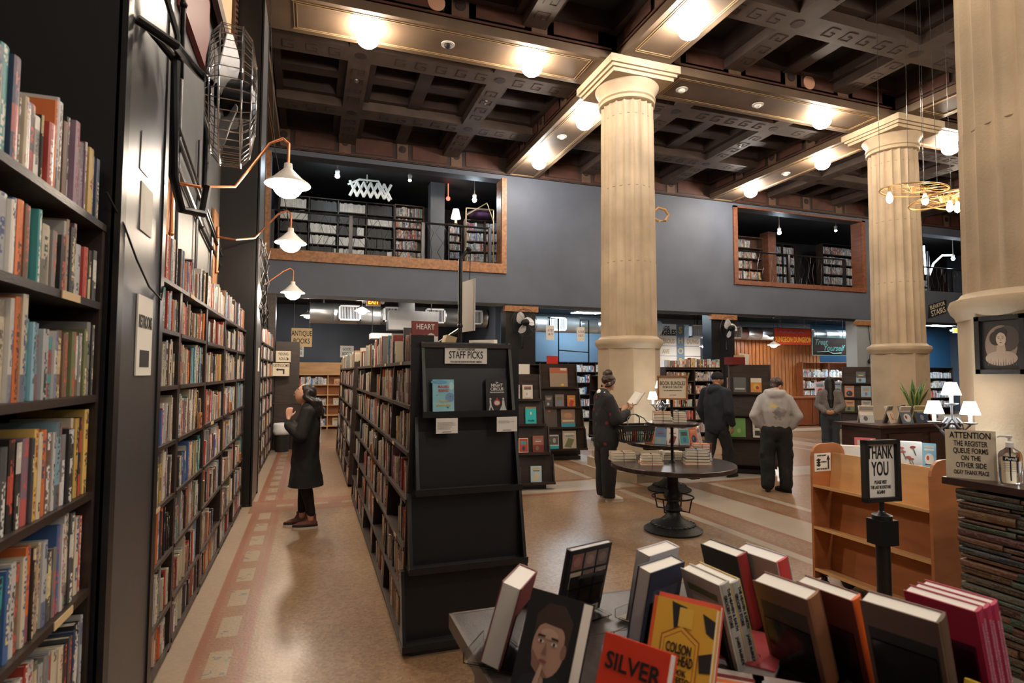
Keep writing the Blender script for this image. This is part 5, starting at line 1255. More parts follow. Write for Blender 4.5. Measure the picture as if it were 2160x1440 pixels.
# added pendant lamps out of view, lighting near shelves and signs from the front
for k, (x, y) in enumerate([(2.2, -.6), (4.6, .6), (.2, -1.6), (6.4, 1.6), (2.6, -2.6)]):
    t = thing('pendant_lamp', 'unseen pendant lamp added for fill outside the picture', 'pendant lamp', (x, y, 3.3), group='added fill lamps behind the photographer'); MB().tube([(0, 0, .1), (0, 0, SOF-3.1)], .006, 5).obj('cord', 'ink', t)
    MB().lathe([(.03, .12), (.06, .08), (.19, -.02), (.18, -.02), (.05, .07)], 20, caps=False).obj('shade', 'enamel_white', t, smooth=True); MB().sphere((0, 0, -.02), .06, 12, 8).obj('bulb', 'lamp_neutral', t, smooth='all')
# ================================================================ foreground table of new books on clear stands
TZ = .90
t = thing('display_table', 'foreground dark plank table covered with new books on clear stands', 'table', (.45, .35, 0))
MB().box(0, 1.28, 0, 1.52, TZ-.035, TZ).obj('tabletop', 'table_fore', t)
MB().box(-.004, 1.284, 1.52, 1.53, TZ-.045, TZ+.001).obj('edge_band', 'table_edge', t)
MB().box(-.010, -.0, 0, 1.53, TZ-.045, TZ+.001).obj('side_band', 'table_edge', t)
g = MB(); [g.box(0.01, 1.21, y, y+.003, TZ, TZ+.0006) for y in (.35, .66, .95, 1.24)]; g.obj('plank_joint', 'ink', t)
for x in (.06, 1.1):
    for y in (.06, 1.40): MB().box(x, x+.07, y, y+.07, 0, TZ-.035).obj('leg', 'table_edge', t)
def stand(x, y, rz, label, w_=.13, d_=.10, tilt=.3, z=TZ+.001, lift=.014, t_=.04):
    t = thing('book_stand', label, 'stand', (x, y, z), rz)
    g = MB(); g.box(-w_/2, w_/2, -d_*.55, d_*.75, lift-.005, lift-.002); [g.box(x_-.002, x_+.002, -d_*.5, d_*.7, 0, lift-.005) for x_ in (-w_/2+.01, w_/2-.01)]; g.box(-w_/2, w_/2, -d_*.55-.003, -d_*.55, lift-.005, lift+.022); g.obj('foot_plate', 'acrylic', t)
    M = T(0, 0, lift+.004) @ Matrix.Rotation(-tilt, 4, 'X'); MB().box(-w_/2+.01, w_/2-.01, t_/2+.003, t_/2+.006, -.0, .14, 0, M).obj('back_plate', 'acrylic', t)
FB = []
def fb(x, y, rz, tilt, w_, h_, t_, col, label, art=(), text=(), spine='-x', st=True, stl=None, sc=None, lift=.014, **kw):
    M = T(x, y, TZ+lift, rz=rz) @ Matrix.Rotation(-tilt, 4, 'X')
    book('table_book', label, 'book', M @ T(0, 0, 0), w_, h_, t_, col, art, text, spine=spine, spine_col=sc, **kw)
    if st: stand(x, y, rz if tilt > 0 else rz+PI, stl or ('clear stand under the '+label)[:90].rsplit(' ', 0)[0], w_*.95, t_*1.1+.07, abs(tilt), lift=lift, t_=t_)
sk, skd, skl = (.50, .30, .22), (.30, .16, .115), (.60, .40, .31)
# left edge: thick white paged book with a dark red jacket seen from its fore edge
fb(0.501, 1.543, R(52), -0.28, .15, .225, .055, (.17, .03, .03), 'white paged book with dark red cover at the left table corner', spine='+x', stl='clear stand at the left table corner under the dark red book', pages=(.74, .71, .66))
# portrait book
fb(0.521, 1.289, R(-58), 0.42, .152, .235, .055, (.012, .012, .014), 'black book with a close portrait of a man on its cover',
   [([(-.44, .05), (.48, .0), (.5, .22), (.1, .30), (-.3, .2)], (.02, .025, .035)), (ell(.04, .50, .30, .27, 26), sk), ([(-.27, .56), (-.28, .78), (-.10, .90), (.20, .91), (.40, .78), (.38, .52), (.31, .52), (.30, .66), (.22, .70), (-.10, .71), (-.22, .66)], (.055, .035, .026)),
    (ell(.32, .5, .05, .07), skd), ([(-.24, .45), (-.2, .30), (-.02, .22), (.14, .24), (.02, .30), (-.12, .38)], skd), (ell(.02, .62, .16, .05), skl), (ell(-.11, .54, .055, .018), (.75, .70, .65)), (ell(.14, .54, .055, .018), (.75, .70, .65)), (ell(-.11, .54, .022, .017), (.03, .02, .02)), (ell(.14, .54, .022, .017), (.03, .02, .02)),
    ([(-.18, .575), (-.04, .585), (-.04, .60), (-.17, .60)], (.05, .03, .02)), ([(.07, .585), (.21, .575), (.2, .60), (.08, .60)], (.05, .03, .02)), ([(.0, .55), (.04, .43), (-.05, .43)], skd), (ell(.0, .37, .075, .016), (.30, .10, .09)), ([(-.16, .0), (-.02, .0), (.02, .33), (-.03, .34)], skl), ([(-.02, .0), (.12, .0), (.08, .22), (.02, .24)], sk)],
   [], spine='-x', stl='clear stand under the portrait book', pages=(.74, .71, .66))
# photo grid book at the back
ga = []
cols = [(.22, .10, .08), (.20, .13, .11), (.13, .09, .08), (.40, .33, .26), (.15, .10, .08), (.20, .16, .14), (.12, .08, .07), (.20, .11, .08), (.24, .15, .09)]
for i in range(9):
    cx = -.30+.30*(i % 3); cz = .82-.26*(i//3); ga.append((rc(cx-.13, cx+.13, cz-.115, cz+.115), cols[i]))
    ga.append((ell(cx, cz, .09, .07), tuple(min(1, q*1.5) for q in cols[i])))
ga.append((rc(-.1, .4, .03, .12), (.45, .42, .40))); ga.append((rc(-.02, .34, .05, .10), (.1, .1, .1)))
fb(0.824, 1.723, R(16), -0.26, .175, .235, .022, (.010, .010, .012), 'black book with a grid of nine small photographs at the table back', ga, pages=(.62, .62, .64), stl='clear stand under the black photo grid book')
# lilac and navy books
fb(1.015, 1.616, R(20), -0.2, .15, .23, .050, (.50, .48, .52), 'lilac grey thick book standing behind the navy book', spine='+x', stl='clear stand under the lilac grey book', pages=(.76, .73, .70))
fb(0.932, 1.475, R(20), -0.2, .155, .235, .046, (.025, .032, .06), 'navy blue book with white pages in the table middle', [(rc(-.36, .36, .5, .75), (.05, .06, .10)), (rc(-.3, .3, .2, .3), (.04, .05, .09))], [], spine='+x', stl='clear stand under the navy blue book', pages=(.74, .71, .66))
book('table_book', 'grey and blue book lying flat in front of the navy stand', 'book', T(.80, 1.36, TZ+.012, rz=R(-30)) @ Matrix.Rotation(-PI/2, 4, 'X') @ T(0, 0, -.11), .15, .21, .022, (.10, .16, .28), spine='+x')
# yellow book, two copies
ya = [(rc(-.5, -.44, 0, 1), (.75, .12, .03)), ([(-.20, .98), (.05, .95), (.02, .78), (-.12, .72)], (.02, .02, .02)), ([(.30, .93), (.5, .88), (.5, .72), (.38, .76)], (.02, .02, .02)), ([(.30, .55), (.5, .60), (.5, .42), (.34, .40)], (.02, .02, .02)), ([(.10, .12), (.4, .14), (.36, .0), (.12, .0)], (.02, .02, .02)),
      ([(-.30, .66), (0, .78), (.30, .66), (.30, .28), (0, .14), (-.30, .28)], (.35, .08, .02)), ([(-.285, .65), (0, .765), (.285, .65), (.285, .29), (0, .155), (-.285, .29)], (.80, .44, .05)), ([(-.25, .63), (0, .73), (.25, .63), (.25, .31), (0, .195), (-.25, .31)], (.35, .08, .02)), ([(-.24, .622), (0, .72), (.24, .622), (.24, .315), (0, .205), (-.24, .315)], (.80, .44, .05)), (rc(-.06, .16, .76, .94), (.85, .52, .08))]
fb(0.788, 1.155, R(-56), 0.44, .152, .235, .026, (.80, .44, .05), 'front yellow novel with black and red line pattern', ya, [('COLSON', .555, .030, .50, 'ink'), ('WHITEHEAD', .455, .030, .42, 'ink'), ('CROOK', .355, .018, .75, 'ink'), ('MANIFESTO', .285, .018, .68, 'ink')], stl='clear stand under the yellow novels', pages=(.74, .71, .66))
dxy = Vector((math.sin(R(56)), math.cos(R(56)), 0))*.030
fb(.788+dxy.x, 1.155+dxy.y, R(-56), .44, .152, .235, .026, (.62, .09, .05), 'second copy of the yellow novel, its red back edge showing', st=False, pages=(.74, .71, .66))
# red book at the bottom edge
fb(0.581, 1.032, R(-60), 0.42, .15, .225, .035, (.72, .045, .015), 'bright red novel with black lettering at the bottom picture edge', [([(-.44, .0), (.2, .0), (.05, .30), (-.1, .42), (-.3, .36), (-.38, .2)], (.03, .01, .01)), ([(-.3, .08), (.0, .05), (-.05, .25), (-.2, .30)], (.40, .03, .02))], [('SILVER', .78, .045, .95, 'ink')], stl='clear stand under the bright red novel', pages=(.70, .67, .62))
# pair of grey spined novels
fb(1.071, 1.334, R(-86), -0.26, .15, .235, .034, (.52, .49, .43), 'left of two grey spined novels with dark spine lettering', gen_art(2, random.Random(1)), spine='+x', sc=(.38, .37, .34), stl='clear stand under the two grey spined novels', pages=(.76, .74, .70))
d2 = Vector((math.sin(R(86)), math.cos(R(86)), 0))*.037
fb(1.071+d2.x, 1.334+d2.y, R(-86), -.26, .15, .235, .034, (.60, .42, .12), 'right of two grey spined novels with dark spine lettering', spine='+x', sc=(.38, .37, .34), st=False, pages=(.76, .74, .70))
for k in (0, 1):
    M = T(1.071+d2.x*k, 1.334+d2.y*k, TZ+.014, rz=R(-86)) @ Matrix.Rotation(.26, 4, 'X') @ T(.0785, 0, .117) @ Matrix.Rotation(PI/2, 4, 'Z') @ Matrix.Rotation(PI/2, 4, 'Y')
    par = [o for o in C.objects if o.get('label', '').startswith('left of two grey' if k == 0 else 'right of two grey')][0]
    Mi = par.matrix_world.inverted() if False else (T(1.071+d2.x*k, 1.334+d2.y*k, TZ+.014, rz=R(-86)) @ Matrix.Rotation(.26, 4, 'X')).inverted()
    words('THE HEAVEN & EARTH', .0125, 'ink', par, Mi @ M @ T(-.045, 0, .006), sx=.9, bold=.0002, name='spine_lettering'); words('GROCERY STORE', .0125, 'ink', par, Mi @ M @ T(-.045, 0, -.008), sx=.9, bold=.0002, name='spine_lettering'); words('JAMES McBRIDE', .0125, 'ink', par, Mi @ M @ T(.065, 0, 0), sx=.9, bold=.0002, name='spine_lettering')
# back right books
fb(1.277, 1.514, R(-84), -0.25, .15, .235, .045, (.03, .03, .032), 'black and red spined book at the back of the table', spine='+x', sc=(.25, .02, .02), stl='clear stand under the black and red book', pages=(.74, .71, .66))
fb(1.353, 1.44, R(-82), -0.25, .15, .235, .052, (.45, .38, .40), 'pink grey thick book with a red spine at the table back', spine='+x', sc=(.52, .05, .05), stl='clear stand under the pink grey book', pages=(.78, .76, .75))
fb(1.221, 1.203, R(-80), -0.3, .155, .240, .052, (.16, .075, .045), 'thick brown book with dark picture cover in the table middle', [(rc(-.42, .42, .08, .80), (.035, .025, .022)), ([(-.1, .7), (.2, .6), (.1, .3), (-.2, .35)], (.07, .035, .025)), ([(-.42, .08), (.1, .08), (-.1, .24), (-.42, .3)], (.22, .04, .03))], spine='+x', sc=(.24, .10, .045), stl='clear stand under the thick brown book', pages=(.76, .73, .68))
fb(1.313, 1.16, R(-82), -0.28, .15, .235, .040, (.16, .03, .02), 'bright orange spined book behind the thick brown one', spine='+x', sc=(.72, .12, .01), stl='clear stand under the orange spined book', pages=(.76, .73, .68))
fb(1.32, 0.979, R(-74), -0.3, .155, .235, .045, (.17, .10, .08), 'brown book with grey jacket at the lower right of the table', [(rc(-.44, .44, .02, .74), (.02, .02, .022))], spine='+x', sc=(.10, .06, .035), stl='clear stand under the brown and grey book', pages=(.76, .73, .68), lift=.04)
for k in range(3):
    d3 = Vector((math.sin(R(80)), math.cos(R(80)), 0))*.036*k
    fb(1.474+d3.x, .991+d3.y, R(-80), -.28, .15, .235, .032, (.42, .02, .08), 'crimson novel, %s of three at the right of the table' % ['nearest', 'middle', 'farthest'][k], spine='+x', sc=(.42, .02, .08), st=(k == 0), stl='clear stand under the three crimson novels', pages=(.80, .74, .72), lift=.03,
       text=())
for k in range(3):
    d3 = Vector((math.sin(R(80)), math.cos(R(80)), 0))*.036*k
    par = [o for o in C.objects if o.get('label', '').startswith('crimson novel, %s' % ['nearest', 'middle', 'farthest'][k])][0]
    scribble(par, T(.0785, 0, .117) @ Matrix.Rotation(PI/2, 4, 'Z') @ Matrix.Rotation(PI/2, 4, 'Y'), .19, .024, 'mauve', 2, k)
book('table_book', 'white and red book lying flat between the stands', 'book', T(1.17, 1.33, TZ+.016, rz=R(-52)) @ Matrix.Rotation(-PI/2, 4, 'X') @ T(0, 0, -.12), .15, .22, .03, (.35, .05, .06), spine='-x', pages=(.76, .73, .70))
book('table_book', 'yellow book whose corner shows at the bottom right', 'book', T(1.30, .80, TZ+.002, rz=R(-80)) @ Matrix.Rotation(-.3, 4, 'X'), .14, .14, .02, (.75, .52, .04))
for i, (x, y, c, lb) in enumerate([(.955, 1.16, (.58, .50, .45), 'patterned pale book lying flat behind the yellow novels'), (1.05, 1.08, (.45, .36, .34), 'pale pink book lying flat before the brown book')]):
    book('table_book', lb, 'book', T(x, y, TZ+.014, rz=R(-40)) @ Matrix.Rotation(-PI/2, 4, 'X') @ T(0, 0, -.11), .15, .22, .026, c, gen_art(4, random.Random(i)))
# ================================================================ people
def remesh(g, name, m_, parent, vox=.010, smooth=4, wr=0., wsc=9, seed=0, zmin=None, flare=None):
    me = bpy.data.meshes.new('tmp'); me.from_pydata(g.v, [], g.f); o = bpy.data.objects.new('tmp', me); C.objects.link(o)
    md = o.modifiers.new('r', 'REMESH'); md.mode = 'VOXEL'; md.voxel_size = vox
    if smooth: sm_ = o.modifiers.new('s', 'SMOOTH'); sm_.iterations = smooth; sm_.factor = .5
    dg = bpy.context.evaluated_depsgraph_get(); nm = bpy.data.meshes.new_from_object(o.evaluated_get(dg)); bpy.data.objects.remove(o); bpy.data.meshes.remove(me)
    if wr:
        nm.update()
        ns = [v.normal.copy() for v in nm.vertices]
        for v, n_ in zip(nm.vertices, ns):
            q = v.co*wsc+Vector((seed, 0, 0)); q.z *= .7
            v.co += n_*wr*(noise.noise(q)+.5*noise.noise(q*2.3))
    if zmin is not None:
        for v in nm.vertices:
            if v.co.z < zmin: v.co.z = zmin
    nm.materials.clear(); nm.materials.append(MT[m_]); nm.name = name
    nm.polygons.foreach_set('use_smooth', [True]*len(nm.polygons)); nm.update()
    ob = bpy.data.objects.new(name, nm); C.objects.link(ob); ob.parent = parent; return ob
def chain(g, pts, seg=14):
    """tapered limb through (point, radius or (rx, ry)) with rounded joints"""
    P = [Vector(p) for p, r in pts]; Rr = [(r, r) if isinstance(r, (int, float)) else r for p, r in pts]
    for i, p in enumerate(P):
        a, b = Rr[i]; g.sphere(tuple(p), (a, b, (a+b)/2), seg, 8)
    for i in range(len(P)-1):
        d = P[i+1]-P[i]
        if d.length < 1e-4: continue
        t = d.normalized(); ux = Vector((1, 0, 0))-t*t.x
        if ux.length < .2: ux = Vector((0, 1, 0))-t*t.y
        ux.normalize(); uy = t.cross(ux); rings = []
        for q, k in ((0, i), (1, i+1)):
            a, b = Rr[k]; rings.append([tuple(P[k]+ux*a*math.cos(2*PI*j/seg)+uy*b*math.sin(2*PI*j/seg)) for j in range(seg)])
        g.loft(rings)
def head(g, c, yaw=0, pitch=0, s=1., ear=True):
    """head facing local +y at centre c; returns its matrix"""
    M = T(*c) @ Matrix.Rotation(-yaw, 4, 'Z') @ Matrix.Rotation(pitch, 4, 'X')
    h = MB(); h.sphere((0, 0, 0), (1, 1, 1), 32, 24)
    vs = []
    for v in h.v:
        x, y, z = v; X, Y, Z = x*.073, y*.090, z*.112
        if z < 0: X *= 1-.34*z*z; 
        if z < -.2 and y > 0: Y *= 1-.10*(-z-.2)
        if y < 0 and z < -.3: Y *= 1-.45*(-z-.3)
        if y > .5 and abs(x) < .75: Y -= .006*max(0, 1-abs(z+.02)/.25)*(1-max(0, 1-abs(x)/.22))   # eye line
        n_ = max(0, 1-abs(x)/.20)*max(0, 1-abs(z+.22)/.22); Y += .020*n_*(y > 0)
        Y += .006*max(0, 1-abs(x)/.4)*max(0, 1-abs(z+.52)/.12)*(y > 0)      # lips
        Y += .008*max(0, 1-abs(x)/.5)*max(0, 1-abs(z+.82)/.16)*(y > 0)      # chin
        vs.append((X*s, Y*s, Z*s))
    h.v = vs; b = len(g.v); g.v += [tuple(M @ Vector(v)) for v in h.v]
    for f in h.f: g.face(tuple(b+i for i in f))
    if ear:
        for sx in (-1, 1): g.sphere((sx*.073*s, -.008*s, -.008*s), (.010*s, .020*s, .030*s), 8, 6, M=M)
    return M
def face_bits(M, parent, s=1., brow='hair_black', glasses=False):
    g = MB()
    for sx in (-1, 1): g.sphere((sx*.030*s, .0765*s, -.003*s), (.011*s, .006*s, .007*s), 8, 6, M=M)
    g.obj('eyes', 'white', parent)
    g = MB()
    for sx in (-1, 1): g.sphere((sx*.030*s, .082*s, -.003*s), (.005*s, .003*s, .005*s), 8, 6, M=M); g.tube([(sx*.015*s, .084*s, .016*s), (sx*.032*s, .086*s, .020*s), (sx*.048*s, .076*s, .015*s)], .0035*s, 5, M=M)
    g.obj('brows', brow, parent)
    g = MB(); g.sphere((0, .0855*s, -.058*s), (.022*s, .008*s, .006*s), 10, 6, M=M); g.obj('lips', 'lip', parent)
    if glasses:
        g = MB()
        for sx in (-1, 1):
            g.tube([(sx*.031*s+.021*s*math.cos(k*PI/9), .092*s, -.003*s+.019*s*math.sin(k*PI/9)) for k in range(18)], .0015, 4, M=M, closed=True); g.tube([(sx*.052*s, .091*s, 0), (sx*.076*s, .0, .004)], .0015, 4, M=M)
        g.obj('glasses', 'gold', parent)
mat('lip', (.34, .10, .09), .45)
def hand(g, wrist, d, palm_n, s=1., curl=.5, side=1, spread=.12):
    """five fingered hand; d = finger direction, palm_n = palm normal"""
    d = Vector(d).normalized(); n = (Vector(palm_n)-d*Vector(palm_n).dot(d)).normalized(); a = d.cross(n)*side; w = Vector(wrist)
    rings = []
    for q, hw, ht in ((0, .024, .018), (.03, .033, .015), (.065, .040, .014), (.088, .039, .012)):
        rings.append([tuple(w+d*q*s+a*hw*s*math.cos(2*PI*j/12)+n*ht*s*math.sin(2*PI*j/12)) for j in range(12)])
    g.loft(rings)
    for k, (off, L) in enumerate(((.030, .066), (.011, .076), (-.009, .070), (-.028, .054))):
        p = w+d*.084*s+a*off*s; dr = (d+a*(off*spread*30*.1)).normalized(); pts = [(tuple(p-d*.01), .0088*s)]; ang = curl*.6
        for j, f in enumerate((.45, .32, .23)):
            dd = dr*math.cos(ang)+n*math.sin(ang); p = p+dd*L*f*s; pts.append((tuple(p), (.0082-.0007*j)*s)); ang += curl
        chain(g, pts, 8)
    p = w+d*.022*s+a*.028*s; t1 = (d*.65+a*.7+n*.25).normalized(); p2 = p+t1*.038*s; t2 = (d*.9+a*.25+n*.35).normalized(); p3 = p2+t2*.030*s
    chain(g, [(tuple(p), .012*s), (tuple(p2), .0098*s), (tuple(p3), .0082*s)], 8)
def shoe(parent, ankle, yaw, m_up, m_sole='sole_white', L=.27, s=1., high=.12, pitch=0, name='shoe'):
    t_ = bpy.data.objects.new(name, None)
    M = T(ankle[0], ankle[1], ankle[2]) @ Matrix.Rotation(-yaw, 4, 'Z') @ Matrix.Rotation(pitch, 4, 'X')
    def ring(z, sc, off=0, toe=1.): return [tuple(((.040+.008*math.sin(q))*s*sc*math.cos(q), off+(L/2*s*sc if math.sin(q) > 0 else L/2*s*sc*.95)*math.sin(q)*toe+.055*s, z)) for q in [2*PI*i/20 for i in range(20)]]
    g = MB(); g.loft([ring(.022, .97), ring(.045, .97), ring(.065, .82, -.02), ring(.085, .52, -.045), ring(.085+high*.5, .42, -.055), ring(.085+high, .42, -.055)], M=M); o = g.obj(name, m_up, parent, smooth='all')
    g = MB(); g.loft([ring(0, .98), ring(.024, 1.02)], M=M); g.obj('sole', m_sole, o, smooth=True)
    if m_up == 'leather_brown':
        g = MB(); g.loft([ring(.024, 1.0), ring(.040, .99), ring(.050, .94, -.0)], M=M); g.obj('rubber_rand', 'ink', o, smooth=True)
        g = MB()
        for k in range(4): g.tube([(-.022*s, .06-.024*k, .075+.022*k), (0, .075-.024*k, .085+.022*k), (.022*s, .06-.024*k, .075+.022*k)], .003, 5, M=M)
        g.obj('laces', 'birch', o)
    return o
def strands(g, M, pts, r0, r1): chain(g, [(tuple(M @ Vector(p)), r0+(r1-r0)*i/(len(pts)-1)) for i, p in enumerate(pts)], 10)

# --- woman in the left aisle, looking up at the shelves, hands under her chin
P1 = thing('person', 'woman in a long black coat looking up at left shelves, hands at her chin', 'person', (-.03, 6.78, 0), R(88))
s = .97
b = MB(); Mh = head(b, (0, .025, 1.465*s+.02), 0, .50, 1.04)
chain(b, [((0, -.01, 1.30*s), .055), ((0, .012, 1.42*s), .05)])
chain(b, [((0, 0, .92*s), (.14, .10)), ((0, 0, 1.1*s), (.125, .09)), ((0, -.02, 1.28*s), (.15, .085))])
for sx in (-1, 1):
    chain(b, [((sx*.085, 0, .88*s), .075), ((sx*.08, .0+.01*sx, .48*s), .05), ((sx*.08, -.02+.05*sx, .10), .034)])
    chain(b, [((sx*.15, -.02, 1.28*s), .045), ((sx*.20, .05, 1.05*s), .038), ((sx*.07, .17, 1.16*s), .026), ((sx*.035, .185, 1.23*s), .022)])
    hand(b, (sx*.035, .185, 1.225*s), (-sx*.15, -.10, 1), (-sx*1, -.1, 0), .95, .9, sx)
remesh(b, 'body', 'skin_light', P1, .0075, 2)
face_bits(Mh, P1, 1.04, glasses=True)
g = MB()  # coat
chain(g, [((0, -.01, .40*s), (.215, .185)), ((0, 0, .75*s), (.185, .15)), ((0, 0, .95*s), (.175, .14)), ((0, -.01, 1.15*s), (.17, .135)), ((0, -.03, 1.28*s), (.165, .10))], 24)
chain(g, [((-.13, -.03, 1.315*s), .055), ((.13, -.03, 1.315*s), .055)])
for sx in (-1, 1): chain(g, [((sx*.155, -.025, 1.29*s), .070), ((sx*.215, .04, 1.03*s), .068), ((sx*.07, .17, 1.14*s), .058), ((sx*.04, .185, 1.19*s), .044)])
chain(g, [((-.07, -.10, 1.33*s), .050), ((0, -.13, 1.29*s), .060), ((.07, -.10, 1.33*s), .050)]); chain(g, [((-.06, -.0, 1.36*s), .040), ((0, .02, 1.34*s), .03), ((.06, 0, 1.36*s), .040)])
remesh(g, 'coat', 'cloth_black', P1, .012, 5, .012, 8, zmin=.45)
g = MB(); g.box(-.045, .045, -.001, 0, 0, .30)
M = T(-.04, -.152, .93*s); g = MB()
for x0, x1, z0, z1 in ((-.05, .05, 0, .012), (-.05, .05, .29, .302), (-.05, -.04, 0, .30), (.04, .05, 0, .30)): g.box(x0, x1, -.004, 0, z0, z1)
for k in range(5): g.add([(-.035, -.003, .03+k*.052), (-.02, -.003, .03+k*.052), (.035, -.003, .065+k*.052), (.02, -.003, .065+k*.052)], [(0, 1, 2, 3)])
o = g.obj('coat_print', 'white', P1); o.matrix_local = M @ Matrix.Rotation(0, 4, 'Z')
g = MB()
for sx in (-1, 1): chain(g, [((sx*.085, 0, .70*s), .090), ((sx*.08, .012*sx, .46*s), .066), ((sx*.08, -.02+.05*sx, .17), .048)])
remesh(g, 'trousers', 'cloth_black', P1, .012, 3, .004)
g = MB(); g.sphere((0, -.018, .030), (.084, .098, .098), 20, 14, M=Mh)
for k in range(13):
    a = R(188+k*13.7); x, y = .070*math.cos(a), .074*math.sin(a)-.012; p = Mh @ Vector((x, y, .05)); q = Mh @ Vector((x*1.2, y*1.15, -.02)); ex_ = Vector((.10*math.cos(a), -.055+.075*math.sin(a), 0))
    chain(g, [(tuple(p), .030), (tuple(q), .034), ((ex_.x, ex_.y, q.z*.5+1.34*s*.5), .034), ((ex_.x, ex_.y-.02, 1.30*s), .032), ((ex_.x*.9, ex_.y-.03, 1.235*s), .026)], 10)
remesh(g, 'hair', 'hair_black', P1, .009, 4, .004, 20)
for sx, yy in ((-1, -.07), (1, .03)): shoe(P1, (sx*.08, yy, 0), -.06*sx, 'leather_brown', high=.07)
# --- woman with hair bun reading a book, basket on her arm
P2 = thing('person', 'woman with a hair bun in dark floral top reading a book, basket on arm', 'person', (3.72, 6.90, 0), R(-95))
s = 1.0
b = MB(); Mh = head(b, (0, .05, 1.545), 0, -.38, 1.)
chain(b, [((0, -.02, 1.36), .055), ((0, .02, 1.48), .05)])
chain(b, [((0, 0, .96), (.15, .11)), ((0, 0, 1.14), (.135, .095)), ((0, -.02, 1.33), (.155, .085))])
for sx in (-1, 1):
    chain(b, [((sx*.09, 0, .92), .08), ((sx*.09, .0, .50), .055), ((sx*.09, .0, .10), .035)])
    chain(b, [((sx*.165, -.02, 1.34), .048), ((sx*.22, .06, 1.08), .042), ((sx*.10, .28, 1.17), .028)])
    hand(b, (sx*.095, .285, 1.175), (-sx*.15, .75, .6), (-sx*.5, -.3, .6), .95, .5, sx)
remesh(b, 'body', 'skin_light', P2, .0075, 2)
face_bits(Mh, P2)
g = MB()
chain(g, [((0, 0, .80), (.215, .165)), ((0, 0, .98), (.205, .16)), ((0, -.01, 1.18), (.20, .15)), ((0, -.03, 1.34), (.175, .105))], 24); chain(g, [((-.14, -.03, 1.37), .058), ((.14, -.03, 1.37), .058)])
for sx in (-1, 1): chain(g, [((sx*.17, -.02, 1.34), .078), ((sx*.235, .05, 1.08), .085), ((sx*.16, .20, 1.12), .072), ((sx*.115, .26, 1.165), .045)])
o = remesh(g, 'cardigan', 'floral_dark', P2, .012, 5, .012, 8) if 'floral_dark' in MT else None
if o is None:
    m = bpy.data.materials.new('floral_dark'); n, l = nodes(m); bb = n['Principled BSDF']; bb.inputs['Roughness'].default_value = .85
    tc = n.new('ShaderNodeTexCoord'); vo = n.new('ShaderNodeTexVoronoi'); vo.inputs['Scale'].default_value = 11; l.new(tc.outputs['Object'], vo.inputs['Vector'])
    cr = n.new('ShaderNodeValToRGB'); cr.color_ramp.elements[0].position = .22; cr.color_ramp.elements[0].color = (1, 1, 1, 1); cr.color_ramp.elements[1].position = .27; cr.color_ramp.elements[1].color = (0, 0, 0, 1); l.new(vo.outputs['Distance'], cr.inputs[0])
    c2 = n.new('ShaderNodeValToRGB'); sc_ = n.new('ShaderNodeSeparateColor'); l.new(vo.outputs['Color'], sc_.inputs[0]); l.new(sc_.outputs[0], c2.inputs[0])
    c2.color_ramp.interpolation = 'CONSTANT'; c2.color_ramp.elements[0].color = (.013, .014, .016, 1); c2.color_ramp.elements[1].position = .72; c2.color_ramp.elements[1].color = (.16, .015, .025, 1); e = c2.color_ramp.elements.new(.45); e.color = (.03, .04, .045, 1)
    mx = n.new('ShaderNodeMix'); mx.data_type = 'RGBA'; mx.inputs[6].default_value = (.012, .012, .014, 1); l.new(cr.outputs[0], mx.inputs[0]); l.new(c2.outputs[0], mx.inputs[7]); l.new(mx.outputs[2], bb.inputs['Base Color']); MT['floral_dark'] = m
    remesh(g, 'cardigan', 'floral_dark', P2, .012, 5, .012, 8)
g = MB(); chain(g, [((-.10, -.045, 1.405), .040), ((0, -.075, 1.425), .045), ((.10, -.045, 1.405), .040)]); remesh(g, 'white_collar', 'white', P2, .010, 3)
g = MB(); chain(g, [((0, 0, .95), (.19, .14)), ((0, 0, .85), (.19, .145))], 20)
for sx in (-1, 1): chain(g, [((sx*.095, 0, .86), .115), ((sx*.10, .0, .50), .105), ((sx*.095, .0, .13), .088), ((sx*.095, 0, .09), .086)])
remesh(g, 'wide_trousers', 'cloth_black', P2, .013, 4, .010, 6, zmin=.06)
g = MB(); g.sphere((0, -.020, .035), (.084, .096, .090), 20, 14, M=Mh); g.sphere((0, -.05, .135), (.055, .050, .048), 14, 10, M=Mh); g.sphere((.03, -.08, .11), (.030, .03, .03), 10, 8, M=Mh); g.sphere((-.02, -.085, .10), (.034, .03, .03), 10, 8, M=Mh)
for sx in (-1, 1): strands(g, Mh, [(sx*.075, .03, .03), (sx*.080, .0, -.02), (sx*.066, -.05, -.06)], .022, .02)
remesh(g, 'hair', 'hair_brown', P2, .009, 3, .010, 26)
for sx in (-1, 1): shoe(P2, (sx*.10, .02, 0), -.05*sx, 'sole_white', high=.01, L=.26)
Mp2 = T(3.72, 6.90, 0, rz=R(-95))
t = thing('held_book', 'open grey book held by the woman with the hair bun', 'book', (0, 0, 0)); t.matrix_world = Mp2 @ T(0, .40, 1.255) @ Matrix.Rotation(.9, 4, 'X')
g = MB()
for sx in (-1, 1): g.add([(0, 0, 0), (sx*.14, .0, .03), (sx*.14, .20, .03), (0, .20, 0), (0, 0, -.012), (sx*.14, 0, .018), (sx*.14, .20, .018), (0, .20, -.012)], [(0, 1, 2, 3), (7, 6, 5, 4), (0, 4, 5, 1), (1, 5, 6, 2), (2, 6, 7, 3)])
g.obj('pages', 'paper', t)
g = MB()
for sx in (-1, 1): g.add([(0, -.004, -.014), (sx*.144, -.004, .016), (sx*.144, .204, .016), (0, .204, -.014)], [(0, 1, 2, 3)])
g.obj('cover', 'statue', t)
t = thing('shopping_basket', 'black plastic shopping basket hanging from the reading woman\'s arm', 'basket', (3.98, 6.62, .80), R(-5))
g = MB(); a0, b0, a1, b1, hh = .185, .125, .225, .155, .22
